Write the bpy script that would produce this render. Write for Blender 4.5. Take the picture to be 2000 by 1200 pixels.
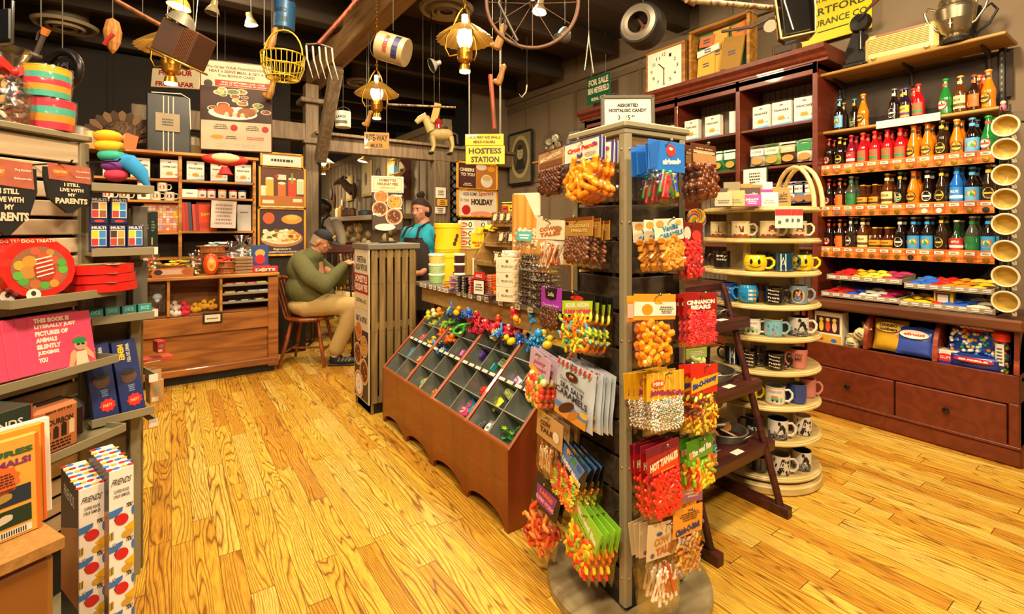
import bpy, math, random
from mathutils import Matrix, Vector
from math import sin, cos, pi, radians, sqrt, atan2
for o in list(bpy.data.objects): bpy.data.objects.remove(o)
SC = bpy.context.scene; COL = SC.collection
# camera, world, exposure
FPX = 950.0; CX = 1000.0; HY = 446.0; CAMZ = 1.4; YAW = radians(35)
cd = bpy.data.cameras.new('camera'); cam = bpy.data.objects.new('camera', cd); COL.objects.link(cam)
cam.location = (0, 0, CAMZ); cam.rotation_euler = (pi/2, 0, -YAW)
cd.sensor_width = 36; cd.lens = 36*FPX/2000; cd.shift_y = -(600-HY)/2000; cd.clip_start = .05; cd.clip_end = 100
SC.camera = cam
SC.view_settings.view_transform = 'Standard'; SC.view_settings.look = 'None'
SC.view_settings.gamma = 1; SC.view_settings.use_curve_mapping = False
SC.view_settings.exposure = 0.3
w = bpy.data.worlds.new('world'); SC.world = w; w.use_nodes = True
w.node_tree.nodes['Background'].inputs[0].default_value = (1.0, .80, .58, 1)
w.node_tree.nodes['Background'].inputs[1].default_value = .12
WARM = (1.0, .77, .48)
def light(kind, loc, power, size=.3, color=WARM, aim=None, spot=None, blend=.6):
    d = bpy.data.lights.new('ceiling_light_source', kind); d.energy = power*.5; d.color = color
    if kind == 'AREA': d.shape = 'DISK'; d.size = size
    else: d.shadow_soft_size = size
    if spot: d.spot_size = radians(spot); d.spot_blend = blend
    o = bpy.data.objects.new('ceiling_light_source', d); COL.objects.link(o); o.location = loc
    if aim is not None: o.rotation_euler = (Vector(aim)-Vector(loc)).to_track_quat('-Z', 'Y').to_euler()
    return o
# ceiling floods of the shop (the track lights over the aisles)
for x, y, z, pw, ax, ay, az in ((-.4, -.1, 3.3, 150, .6, 2.6, 0), (1.6, -.9, 3.3, 170, 3.2, 1.2, .3), (.55, 2.5, 3.45, 90, .3, 4.2, 0),
        (2.6, .9, 3.3, 125, 4.3, 1.3, .9), (2.2, 3.2, 3.4, 110, 4.0, 3.4, 1.0), (.3, 4.5, 3.4, 110, .1, 6.2, .9), (-1.3, .5, 3.3, 75, -.6, 2.4, .9),
        (2.3, 5.6, 3.3, 110, 2.2, 5.9, .9), (1.0, 1.0, 3.4, 95, 1.5, 2.6, .4), (-1.9, 2.6, 3.4, 60, -1.2, 5.6, .8)):
    light('AREA', (x, y, z), pw, .35, aim=(ax, ay, az))
for x, y, z, pw in ((2.6, 9.0, 2.9, 110), (2.2, 12.5, 2.9, 120), (.6, 9.5, 2.9, 50)):
    light('AREA', (x, y, z), pw, .5, aim=(x+.4, y+.6, 0))
# picture geometry helpers
FW = Vector((sin(YAW), cos(YAW), 0)); RT = Vector((cos(YAW), -sin(YAW), 0)); UP = Vector((0, 0, 1)); CAM = Vector((0, 0, CAMZ))
def ray(px, py): return FW + RT*((px-CX)/FPX) + UP*((HY-py)/FPX)
def onz(px, py, z): d = ray(px, py); return CAM + d*((z-CAMZ)/d.z)
def onx(px, py, X): d = ray(px, py); return CAM + d*(X/d.x)
def ony(px, py, Y): d = ray(px, py); return CAM + d*(Y/d.y)
def atd(px, py, D): return CAM + ray(px, py)*D
def onplane(px, py, p, n):
    d = ray(px, py); return CAM + d*((Vector(p)-CAM).dot(n)/d.dot(n))
def Tm(x=0, y=0, z=0): return Matrix.Translation((x, y, z))
def Rz(a): return Matrix.Rotation(a, 4, 'Z')
def Rx(a): return Matrix.Rotation(a, 4, 'X')
def Ry(a): return Matrix.Rotation(a, 4, 'Y')
def D(a): return radians(a)
# materials
def lin(h):
    h = h.lstrip('#'); r = []
    for i in (0, 2, 4):
        c = int(h[i:i+2], 16)/255; r.append(c/12.92 if c <= .04045 else ((c+.055)/1.055)**2.4)
    return (*r, 1)
MC = {}
def mt(c, r=.5, m=0.0, e=0.0, coat=0.0, tr=0.0, var=.12, sc=18.0, bump=0.0, alpha=1.0):
    k = (c, r, m, e, coat, tr, var, sc, bump, alpha)
    if k in MC: return MC[k]
    a = bpy.data.materials.new('surface_'+c.lstrip('#')); a.use_nodes = True; nt = a.node_tree; b = nt.nodes['Principled BSDF']
    col = lin(c); b.inputs['Roughness'].default_value = r; b.inputs['Metallic'].default_value = m
    b.inputs['Coat Weight'].default_value = coat; b.inputs['Transmission Weight'].default_value = tr
    tc = nt.nodes.new('ShaderNodeTexCoord'); n = nt.nodes.new('ShaderNodeTexNoise'); n.inputs['Scale'].default_value = sc; n.inputs['Detail'].default_value = 3
    nt.links.new(tc.outputs['Object'], n.inputs['Vector'])
    mx = nt.nodes.new('ShaderNodeMix'); mx.data_type = 'RGBA'
    mx.inputs[6].default_value = (*[v*(1-var) for v in col[:3]], 1); mx.inputs[7].default_value = (*[min(1, v*(1+var*.6)) for v in col[:3]], 1)
    nt.links.new(n.outputs['Fac'], mx.inputs[0]); nt.links.new(mx.outputs[2], b.inputs['Base Color'])
    if e: b.inputs['Emission Color'].default_value = col; b.inputs['Emission Strength'].default_value = e
    if bump:
        bp = nt.nodes.new('ShaderNodeBump'); bp.inputs['Strength'].default_value = bump; bp.inputs['Distance'].default_value = .004
        nt.links.new(n.outputs['Fac'], bp.inputs['Height']); nt.links.new(bp.outputs[0], b.inputs['Normal'])
    MC[k] = a; return a
def wood(c1, c2, r=.5, sc=6.0, ax='z', stretch=9.0, coat=0.0, sharp=.5, bump=.15):
    k = ('w', c1, c2, r, sc, ax, stretch, coat, sharp, bump)
    if k in MC: return MC[k]
    a = bpy.data.materials.new('wood_'+c1.lstrip('#')); a.use_nodes = True; nt = a.node_tree; b = nt.nodes['Principled BSDF']; L = nt.links.new
    tc = nt.nodes.new('ShaderNodeTexCoord'); mp = nt.nodes.new('ShaderNodeMapping')
    s = [sc, sc, sc]; s['xyz'.index(ax)] = sc/stretch; mp.inputs['Scale'].default_value = s
    L(tc.outputs['Object'], mp.inputs['Vector'])
    n = nt.nodes.new('ShaderNodeTexNoise'); n.inputs['Scale'].default_value = 1.2; n.inputs['Detail'].default_value = 2; L(mp.outputs[0], n.inputs['Vector'])
    ml = nt.nodes.new('ShaderNodeMath'); ml.operation = 'MULTIPLY'; ml.inputs[1].default_value = 16; L(n.outputs['Fac'], ml.inputs[0])
    fr = nt.nodes.new('ShaderNodeMath'); fr.operation = 'PINGPONG'; fr.inputs[1].default_value = 1; L(ml.outputs[0], fr.inputs[0])
    n2 = nt.nodes.new('ShaderNodeTexNoise'); n2.inputs['Scale'].default_value = 14; n2.inputs['Detail'].default_value = 5; L(mp.outputs[0], n2.inputs['Vector'])
    mm = nt.nodes.new('ShaderNodeMath'); mm.operation = 'MULTIPLY_ADD'; mm.inputs[1].default_value = .5; L(fr.outputs[0], mm.inputs[0]);
    hf = nt.nodes.new('ShaderNodeMath'); hf.operation = 'MULTIPLY'; hf.inputs[1].default_value = .55; L(n2.outputs['Fac'], hf.inputs[0]); L(hf.outputs[0], mm.inputs[2])
    cr = nt.nodes.new('ShaderNodeValToRGB'); cr.color_ramp.elements[0].position = .5-sharp*.5+.05; cr.color_ramp.elements[1].position = .5+sharp*.5
    cr.color_ramp.elements[0].color = lin(c2); cr.color_ramp.elements[1].color = lin(c1)
    L(mm.outputs[0], cr.inputs[0]); L(cr.outputs[0], b.inputs['Base Color'])
    b.inputs['Roughness'].default_value = r; b.inputs['Coat Weight'].default_value = coat
    if bump:
        bp = nt.nodes.new('ShaderNodeBump'); bp.inputs['Strength'].default_value = bump; bp.inputs['Distance'].default_value = .003
        L(mm.outputs[0], bp.inputs['Height']); L(bp.outputs[0], b.inputs['Normal'])
    MC[k] = a; return a
def film(tint='#ffffff', gl=.16, name='clear_film'):
    k = ('film', tint, gl)
    if k in MC: return MC[k]
    a = bpy.data.materials.new(name); a.use_nodes = True; nt = a.node_tree; nt.nodes.remove(nt.nodes['Principled BSDF']); L = nt.links.new
    out = nt.nodes['Material Output']; t = nt.nodes.new('ShaderNodeBsdfTransparent'); t.inputs[0].default_value = lin(tint)
    g = nt.nodes.new('ShaderNodeBsdfGlossy'); g.inputs['Roughness'].default_value = .2
    m = nt.nodes.new('ShaderNodeMixShader'); lw = nt.nodes.new('ShaderNodeLayerWeight'); lw.inputs[0].default_value = .25
    mr = nt.nodes.new('ShaderNodeMath'); mr.operation = 'MULTIPLY_ADD'; mr.inputs[1].default_value = .4; mr.inputs[2].default_value = gl*.3
    L(lw.outputs['Facing'], mr.inputs[0]); L(mr.outputs[0], m.inputs[0]); L(t.outputs[0], m.inputs[1]); L(g.outputs[0], m.inputs[2])
    tc = nt.nodes.new('ShaderNodeTexCoord'); n = nt.nodes.new('ShaderNodeTexNoise'); n.inputs['Scale'].default_value = 38; n.inputs['Detail'].default_value = 1
    bp = nt.nodes.new('ShaderNodeBump'); bp.inputs['Strength'].default_value = .6; bp.inputs['Distance'].default_value = .006
    L(tc.outputs['Object'], n.inputs['Vector']); L(n.outputs['Fac'], bp.inputs['Height']); L(bp.outputs[0], g.inputs['Normal']); L(bp.outputs[0], lw.inputs['Normal'])
    L(m.outputs[0], out.inputs[0]); MC[k] = a; return a
# mesh collector
TXT = {}
def text_mesh(s, bold=.0):
    k = (s, bold)
    if k in TXT: return TXT[k]
    cu = bpy.data.curves.new('lettering', 'FONT'); cu.body = s; cu.size = 1; cu.offset = bold; cu.resolution_u = 2; cu.align_x = 'CENTER'; cu.space_line = .82
    o = bpy.data.objects.new('lettering', cu); COL.objects.link(o)
    dg = bpy.context.evaluated_depsgraph_get(); me = bpy.data.meshes.new_from_object(o.evaluated_get(dg))
    vs = [v.co.copy() for v in me.vertices]; fs = [tuple(p.vertices) for p in me.polygons]
    bpy.data.objects.remove(o); bpy.data.curves.remove(cu); bpy.data.meshes.remove(me)
    if vs:
        x0 = min(v.x for v in vs); x1 = max(v.x for v in vs); y0 = min(v.y for v in vs); y1 = max(v.y for v in vs)
        vs = [((v.x-x0)/max(1e-6, x1-x0), (v.y-y0)/max(1e-6, y1-y0)) for v in vs]
    TXT[k] = (vs, fs); return TXT[k]
class MB:
    def __init__(s, M=None): s.v = []; s.f = []; s.mi = []; s.sm = []; s.mats = []; s.M = M or Matrix(); s.wrap = None
    def mat(s, m):
        if isinstance(m, str): m = mt(m)
        if m not in s.mats: s.mats.append(m)
        return s.mats.index(m)
    def add(s, vs, fs, m, smooth=False, M=None):
        b = len(s.v); T = s.M @ M if M is not None else s.M; i = s.mat(m)
        for p in vs:
            q = T @ Vector(p); s.v.append(q[:])
        for f in fs: s.f.append([k+b for k in f]); s.mi.append(i); s.sm.append(smooth)
        return s
    def box(s, c, d, m, b=0.0, M=None):
        hx, hy, hz = d[0]/2, d[1]/2, d[2]/2; cx, cy, cz = c
        if b <= 0:
            vs = [(cx+x*hx, cy+y*hy, cz+z*hz) for x in (-1, 1) for y in (-1, 1) for z in (-1, 1)]
            return s.add(vs, [(0, 1, 3, 2), (4, 6, 7, 5), (0, 4, 5, 1), (2, 3, 7, 6), (0, 2, 6, 4), (1, 5, 7, 3)], m, M=M)
        b = min(b, hx*.9, hy*.9, hz*.9); vs = []; ix = {}
        for x in (-1, 1):
            for y in (-1, 1):
                for z in (-1, 1):
                    for a in range(3):
                        h = [hx-b, hy-b, hz-b]; h[a] += b; ix[(x, y, z, a)] = len(vs); vs.append((cx+x*h[0], cy+y*h[1], cz+z*h[2]))
        fs = []
        for a in range(3):
            o1, o2 = [q for q in range(3) if q != a]
            for sg in (-1, 1):
                f = []
                for p, q in ((-1, -1), (1, -1), (1, 1), (-1, 1)):
                    k = [0, 0, 0]; k[a] = sg; k[o1] = p; k[o2] = q; f.append(ix[(*k, a)])
                if (sg > 0) == (a == 1): f.reverse()
                fs.append(f)
            for p in (-1, 1):
                for q in (-1, 1):
                    k0 = [0, 0, 0]; k1 = [0, 0, 0]; k0[a] = -1; k1[a] = 1; k0[o1] = k1[o1] = p; k0[o2] = k1[o2] = q
                    f = [ix[(*k0, o1)], ix[(*k1, o1)], ix[(*k1, o2)], ix[(*k0, o2)]]
                    if (p*q > 0) != (a == 1): f.reverse()
                    fs.append(f)
        for x in (-1, 1):
            for y in (-1, 1):
                for z in (-1, 1):
                    f = [ix[(x, y, z, 0)], ix[(x, y, z, 1)], ix[(x, y, z, 2)]]
                    if x*y*z < 0: f.reverse()
                    fs.append(f)
        return s.add(vs, fs, m, M=M)
    def lathe(s, prof, m, n=20, M=None, smooth=True):
        base = M or Matrix(); cur = m
        for i in range(len(prof)-1):
            a, b2 = prof[i], prof[i+1]; cur = a[2] if len(a) > 2 else cur
            vs = []; fs = []
            for r, z in ((a[0], a[1]), (b2[0], b2[1])):
                for k in range(n): t = 2*pi*k/n; vs.append((r*cos(t), r*sin(t), z))
            for k in range(n): fs.append((k, (k+1) % n, n+(k+1) % n, n+k))
            s.add(vs, fs, cur, smooth, base)
        return s
    def cyl(s, p0, p1, r0, m, r1=None, n=12, caps=True, smooth=True):
        p0 = Vector(p0); p1 = Vector(p1); r1 = r0 if r1 is None else r1; d = p1-p0; L = d.length
        if L < 1e-6: return s
        q = Matrix.Translation(p0) @ d.to_track_quat('Z', 'Y').to_matrix().to_4x4()
        s.lathe([(r0, 0), (r1, L)], m, n, q, smooth)
        if caps:
            for r, z, o in ((r0, 0, 1), (r1, L, 0)):
                if r > 1e-5:
                    vs = [(r*cos(2*pi*k/n), r*sin(2*pi*k/n), z) for k in range(n)]; f = list(range(n))
                    if o: f.reverse()
                    s.add(vs, [f], m, False, q)
        return s
    def tube(s, pts, r, m, n=8, closed=False, caps=True):
        pts = [Vector(p) for p in pts]; N = len(pts); vs = []; fs = []; up = None
        for i, p in enumerate(pts):
            if closed: d = pts[(i+1) % N]-pts[i-1]
            else: d = pts[min(i+1, N-1)]-pts[max(i-1, 0)]
            d.normalize()
            if up is None:
                up = Vector((0, 0, 1)) if abs(d.z) < .9 else Vector((1, 0, 0))
            up = (up - d*up.dot(d)); up.normalize(); sd = d.cross(up); rr = r[i] if isinstance(r, (list, tuple)) else r
            for k in range(n): t = 2*pi*k/n; vs.append(p+up*(cos(t)*rr)+sd*(sin(t)*rr))
        for i in range(N if closed else N-1):
            j = (i+1) % N
            for k in range(n): fs.append((i*n+k, j*n+k, j*n+(k+1) % n, i*n+(k+1) % n))
        s.add(vs, fs, m, True)
        if caps and not closed: s.add(vs[:n], [list(range(n))], m); s.add(vs[-n:], [list(range(n))[::-1]], m)
        return s
    def ball(s, c, r, m, nu=12, nv=8, M=None):
        if isinstance(r, (int, float)): r = (r, r, r)
        vs = []; fs = []
        for j in range(nv+1):
            p = pi*j/nv
            for i in range(nu): t = 2*pi*i/nu; vs.append((c[0]+r[0]*sin(p)*cos(t), c[1]+r[1]*sin(p)*sin(t), c[2]-r[2]*cos(p)))
        for j in range(nv):
            for i in range(nu): fs.append((j*nu+i, j*nu+(i+1) % nu, (j+1)*nu+(i+1) % nu, (j+1)*nu+i))
        return s.add(vs, fs, m, True, M)
    def prism(s, poly, z0, z1, m, M=None, smooth=False):
        n = len(poly); vs = [(x, y, z0) for x, y in poly]+[(x, y, z1) for x, y in poly]
        s.add(vs, [list(range(n))[::-1], [k+n for k in range(n)]], m, False, M)
        return s.add(vs, [(k, (k+1) % n, n+(k+1) % n, n+k) for k in range(n)], m, smooth, M)
    def surf(s, fn, nu, nv, m, smooth=True, M=None):
        vs = [fn(i/nu, j/nv) for j in range(nv+1) for i in range(nu+1)]; w = nu+1
        return s.add(vs, [(j*w+i, j*w+i+1, (j+1)*w+i+1, (j+1)*w+i) for j in range(nv) for i in range(nu)], m, smooth, M)
    # --- flat print on a card facing -y : x right, z up, l = layer towards the viewer
    def _pt(s, x, z, l):
        o = .0007*l
        if s.wrap:
            R = s.wrap+o; t = x/s.wrap; return (R*sin(t), -R*cos(t), z)
        return (x, -o, z)
    def pg(s, pts, m, l=1):
        return s.add([s._pt(x, z, l) for x, z in pts], [list(range(len(pts)))], m)
    def rect(s, x0, z0, x1, z1, m, l=1):
        if s.wrap:
            n = max(1, int(abs(x1-x0)/s.wrap/.3)+1)
            for i in range(n):
                a = x0+(x1-x0)*i/n; b = x0+(x1-x0)*(i+1)/n; s.pg([(a, z0), (b, z0), (b, z1), (a, z1)], m, l)
            return s
        return s.pg([(x0, z0), (x1, z0), (x1, z1), (x0, z1)], m, l)
    def oval(s, cx, cz, rx, rz, m, l=2, n=18, a0=0, rot=0):
        return s.pg([(cx+rx*cos(2*pi*k/n+a0)*cos(rot)-rz*sin(2*pi*k/n+a0)*sin(rot), cz+rz*sin(2*pi*k/n+a0)*cos(rot)+rx*cos(2*pi*k/n+a0)*sin(rot)) for k in range(n)], m, l)
    def star(s, cx, cz, r, m, l=2, n=14, q=.85):
        return s.pg([(cx+r*(1 if k % 2 else q)*cos(pi*k/n), cz+r*(1 if k % 2 else q)*sin(pi*k/n)) for k in range(2*n)], m, l)
    def txt(s, t, cx, cz, w, h, m, l=3, bold=.02, slant=0.0, rot=0.0, skew=0.0):
        vs, fs = text_mesh(t, bold); o = []
        for x, y in vs:
            X = (x-.5)*w+(y-.5)*h*slant; Z = (y-.5)*h+(x-.5)*w*skew
            o.append(s._pt(cx+X*cos(rot)-Z*sin(rot), cz+X*sin(rot)+Z*cos(rot), l))
        return s.add(o, fs, m)
    def scrib(s, cx, cz, w, h, m, rows=2, l=3, seed=0):
        R = random.Random(seed); n = rows
        for i in range(n):
            z = cz+h*(.5-(i+.5)/n); ww = w*R.uniform(.6, 1); x = cx-ww/2
            while x < cx+ww/2:
                a = w*R.uniform(.05, .14); s.rect(x, z-h/n*.28, min(x+a, cx+ww/2), z+h/n*.28, m, l); x += a+w*.025
        return s
    def build(s, name, parent=None, bevel=0, M=None):
        me = bpy.data.meshes.new(name); me.from_pydata(s.v, [], s.f)
        for m in s.mats: me.materials.append(m)
        me.polygons.foreach_set('material_index', s.mi); me.polygons.foreach_set('use_smooth', s.sm); me.update()
        o = bpy.data.objects.new(name, me); COL.objects.link(o)
        if parent is not None: o.parent = parent
        if M is not None: o.matrix_basis = M
        return o
# scene graph helpers
KIDS = {}
def kid(o, p): o.parent = p; KIDS.setdefault(p.name, []).append(o); return o
def tag(o, label=None, cat=None, group=None, kind=None):
    if label: o['label'] = label
    if cat: o['category'] = cat
    if group: o['group'] = group
    if kind: o['kind'] = kind
    return o
def thing(name, label, cat, M=None, group=None):
    o = bpy.data.objects.new(name, None); COL.objects.link(o); o.empty_display_size = .05
    if M is not None: o.matrix_basis = M if isinstance(M, Matrix) else Matrix.Translation(M)
    return tag(o, label, cat, group)
def part(mb, name, p, label=None, kind=None, M=None):
    o = mb.build(name, None, M=M); kid(o, p); return tag(o, label, None, None, kind)
def solo(mb, name, label, cat, M=None, group=None, kind=None):
    return tag(mb.build(name, M=M), label, cat, group, kind)
def struct(mb, name, M=None): return tag(mb.build(name, M=M), kind='structure')
def dup(o, M, label=None, group=None):
    def cp(a, par):
        c = a.copy(); COL.objects.link(c)
        if par is not None: c.parent = par
        for ch in KIDS.get(a.name, []): KIDS.setdefault(c.name, []).append(cp(ch, c))
        return c
    c = cp(o, None); c.matrix_basis = M if isinstance(M, Matrix) else Matrix.Translation(M)
    if label: c['label'] = label
    if group: c['group'] = group
    return c
ORD = ['first', 'second', 'third', 'fourth', 'fifth', 'sixth', 'seventh', 'eighth', 'ninth', 'tenth', 'eleventh', 'twelfth', 'thirteenth', 'fourteenth', 'fifteenth', 'sixteenth', 'seventeenth', 'eighteenth']
RN = random.Random(7)
# = THE ROOM
def floor_mat():
    a = bpy.data.materials.new('oak_strip_floor'); a.use_nodes = True; nt = a.node_tree; b = nt.nodes['Principled BSDF']; L = nt.links.new
    N = nt.nodes.new
    def math_(op, x, y=None, z=None):
        n = N('ShaderNodeMath'); n.operation = op
        for i, v in enumerate((x, y, z)):
            if v is None: continue
            if isinstance(v, (int, float)): n.inputs[i].default_value = v
            else: L(v, n.inputs[i])
        return n.outputs[0]
    tc = N('ShaderNodeTexCoord'); sp = N('ShaderNodeSeparateXYZ'); L(tc.outputs['Object'], sp.inputs[0]); X, Y = sp.outputs[0], sp.outputs[1]
    PWD = .083
    row = math_('FLOOR', math_('DIVIDE', X, PWD))
    wn = N('ShaderNodeTexWhiteNoise'); wn.noise_dimensions = '1D'; L(row, wn.inputs['W'])
    yy = math_('ADD', math_('DIVIDE', Y, .95), math_('MULTIPLY', wn.outputs['Value'], 7.3))
    seg = math_('FLOOR', yy)
    cb = N('ShaderNodeCombineXYZ'); L(row, cb.inputs[0]); L(seg, cb.inputs[1])
    w2 = N('ShaderNodeTexWhiteNoise'); w2.noise_dimensions = '3D'; L(cb.outputs[0], w2.inputs['Vector'])
    sp2 = N('ShaderNodeSeparateColor'); L(w2.outputs['Color'], sp2.inputs[0]); ra, rb, rc = sp2.outputs
    fx = math_('FRACT', math_('DIVIDE', X, PWD)); fy = math_('FRACT', yy)
    # cathedral grain: distance from a wandering heart line, stretched along the strip
    v = N('ShaderNodeCombineXYZ'); L(math_('ADD', math_('MULTIPLY', X, 8.0), math_('MULTIPLY', ra, 31)), v.inputs[0]); L(math_('ADD', math_('MULTIPLY', Y, .75), math_('MULTIPLY', rb, 57)), v.inputs[1]); L(math_('MULTIPLY', rc, 19), v.inputs[2])
    n1 = N('ShaderNodeTexNoise'); n1.inputs['Scale'].default_value = 1.25; n1.inputs['Detail'].default_value = 2.2; n1.inputs['Roughness'].default_value = .45; L(v.outputs[0], n1.inputs['Vector'])
    freq = math_('MULTIPLY_ADD', rc, 14, 9)
    ring = math_('FRACT', math_('ADD', math_('MULTIPLY', n1.outputs['Fac'], freq), math_('MULTIPLY', X, math_('MULTIPLY_ADD', ra, 70, 25))))
    v2 = N('ShaderNodeCombineXYZ'); L(math_('MULTIPLY', X, 240), v2.inputs[0]); L(math_('MULTIPLY', Y, 9), v2.inputs[1]); L(ra, v2.inputs[2])
    n2 = N('ShaderNodeTexNoise'); n2.inputs['Scale'].default_value = 1.6; n2.inputs['Detail'].default_value = 4; L(v2.outputs[0], n2.inputs['Vector'])
    rp = N('ShaderNodeValToRGB'); e = rp.color_ramp.elements; e[0].position = 0; e[0].color = (0, 0, 0, 1); e[1].position = .11; e[1].color = (.62, .62, .62, 1)
    q = rp.color_ramp.elements.new(.45); q.color = (1, 1, 1, 1); q = rp.color_ramp.elements.new(.8); q.color = (.86, .86, .86, 1); q = rp.color_ramp.elements.new(1.0); q.color = (.1, .1, .1, 1)
    L(ring, rp.inputs[0])
    por = N('ShaderNodeMapRange'); por.inputs[1].default_value = .36; por.inputs[2].default_value = .56; por.inputs[3].default_value = .35; por.inputs[4].default_value = 1; L(n2.outputs['Fac'], por.inputs[0])
    g = math_('MULTIPLY', rp.outputs[0], math_('MULTIPLY_ADD', por.outputs[0], .75, .25))
    g = math_('MAXIMUM', g, math_('MULTIPLY', ra, .35))
    tone = N('ShaderNodeValToRGB'); t = tone.color_ramp.elements; t[0].position = 0; t[0].color = lin('#cf9430'); t[1].position = 1; t[1].color = lin('#f0ca60')
    q = t.new(.35); q.color = lin('#e2ae38'); q = t.new(.7); q.color = lin('#efc24c'); L(rb, tone.inputs[0])
    mx = N('ShaderNodeMix'); mx.data_type = 'RGBA'; mx.inputs[6].default_value = lin('#6a3808'); L(g, mx.inputs[0]); L(tone.outputs[0], mx.inputs[7])
    ex = math_('MINIMUM', fx, math_('SUBTRACT', 1, fx)); ey = math_('MINIMUM', fy, math_('SUBTRACT', 1, fy))
    gap = math_('MULTIPLY', math_('GREATER_THAN', ex, .012), math_('GREATER_THAN', ey, .0016))
    m2 = N('ShaderNodeMix'); m2.data_type = 'RGBA'; m2.inputs[6].default_value = lin('#5c3310'); L(gap, m2.inputs[0]); L(mx.outputs[2], m2.inputs[7])
    L(m2.outputs[2], b.inputs['Base Color'])
    b.inputs['Roughness'].default_value = .38; b.inputs['Specular IOR Level'].default_value = .35
    bp = N('ShaderNodeBump'); bp.inputs['Strength'].default_value = .25; bp.inputs['Distance'].default_value = .002; L(math_('MULTIPLY', g, gap), bp.inputs['Height']); L(bp.outputs[0], b.inputs['Normal'])
    return a
m = MB(); m.surf(lambda u, v: (-7+14*u, -4+24*v, 0), 4, 6, floor_mat(), False); struct(m, 'floor')
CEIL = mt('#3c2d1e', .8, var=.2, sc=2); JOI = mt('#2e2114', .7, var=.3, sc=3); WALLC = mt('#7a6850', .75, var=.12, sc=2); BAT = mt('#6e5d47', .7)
m = MB(); m.box((0, 8, 3.86), (14, 24, .1), CEIL); struct(m, 'ceiling')
# joists run across the room, the big beam along it
for i in range(13):
    y = -.9+i*1.03
    m = MB()
    big = i % 2 == 0
    m.box((-1.4, y, 3.66), (11.8, .16 if big else .09, .3 if big else .22), JOI, .008); o = struct(m, 'trim_%d' % (i+1))
m = MB(); m.box((1.57, 3.2, 3.45), (.19, 7.4, .34), wood('#8a6a3e', '#6f5230', .6, 3, 'y', 10), .01); struct(m, 'trim_20')
PST = wood('#75624a', '#5f4e39', .65, 5, 'z', 10)
m = MB(); m.box((1.47, 6.62, 1.62), (.16, .16, 3.24), PST, .008); m.box((1.47, 6.62, 3.02), (.3, .3, .06), PST, .01); m.box((1.47, 6.62, 2.5), (.22, .22, .05), PST, .01); struct(m, 'trim_21')
m = MB(); m.box((0, 0, 0), (.13, .13, 1.25), PST, .008, M=Tm(1.56, 6.12, 2.76) @ Rx(D(38))); struct(m, 'trim_22')
m = MB(); m.box((3.1, 6.62, 2.5), (3.2, .14, .2), PST, .008); m.box((3.1, 6.6, 2.62), (3.2, .24, .04), PST, .006); struct(m, 'trim_23')
m = MB(); m.box((.55, 6.62, 2.62), (1.8, .14, .22), PST, .008); struct(m, 'trim_24')
# right hand wall, vertical boards and battens with a framed upper band
m = MB(); m.box((4.72, 2.9, 1.93), (.1, 7.8, 3.86), WALLC)
for i in range(14): m.box((4.663, -.7+i*.58, 1.9), (.014, .05, 3.8), BAT)
for z in (2.15, 3.36): m.box((4.66, 2.9, z), (.02, 7.8, .07), BAT, .004)
struct(m, 'wall_right')
m = MB(); m.box((4.35, 6.85, 1.93), (.75, .1, 3.86), WALLC); m.box((4.02, 6.78, 1.3), (.16, .16, 2.6), PST, .008); struct(m, 'wall_right_return')
m = MB(); m.box((4.64, 3.0, 3.5), (.05, 7.6, .1), BAT, .006); struct(m, 'trim_25')
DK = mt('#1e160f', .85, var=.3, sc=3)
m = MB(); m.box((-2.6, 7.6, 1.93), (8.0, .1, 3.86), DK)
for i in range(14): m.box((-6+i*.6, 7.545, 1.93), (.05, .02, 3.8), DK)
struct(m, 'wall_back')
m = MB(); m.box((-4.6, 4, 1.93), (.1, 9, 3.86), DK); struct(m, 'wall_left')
# dining room beyond: long board wall with shelf, stone and lattice
GW = mt('#8d7d62', .75, var=.15, sc=2)
m = MB(); m.box((3.67, 11.2, 1.5), (.1, 8.4, 3.1), GW)
for i in range(26): m.box((3.61, 7.1+i*.32, 1.5), (.02, .045, 3.1), BAT)
struct(m, 'wall_dining')
m = MB(); m.box((3.64, 11.2, 3.1), (.16, 8.4, .12), GW, .01); struct(m, 'trim_26')
m = MB(); m.box((2.3, 15.3, 1.5), (6, .1, 3.1), mt('#4d3b28', .8)); struct(m, 'wall_dining_end')
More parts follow.
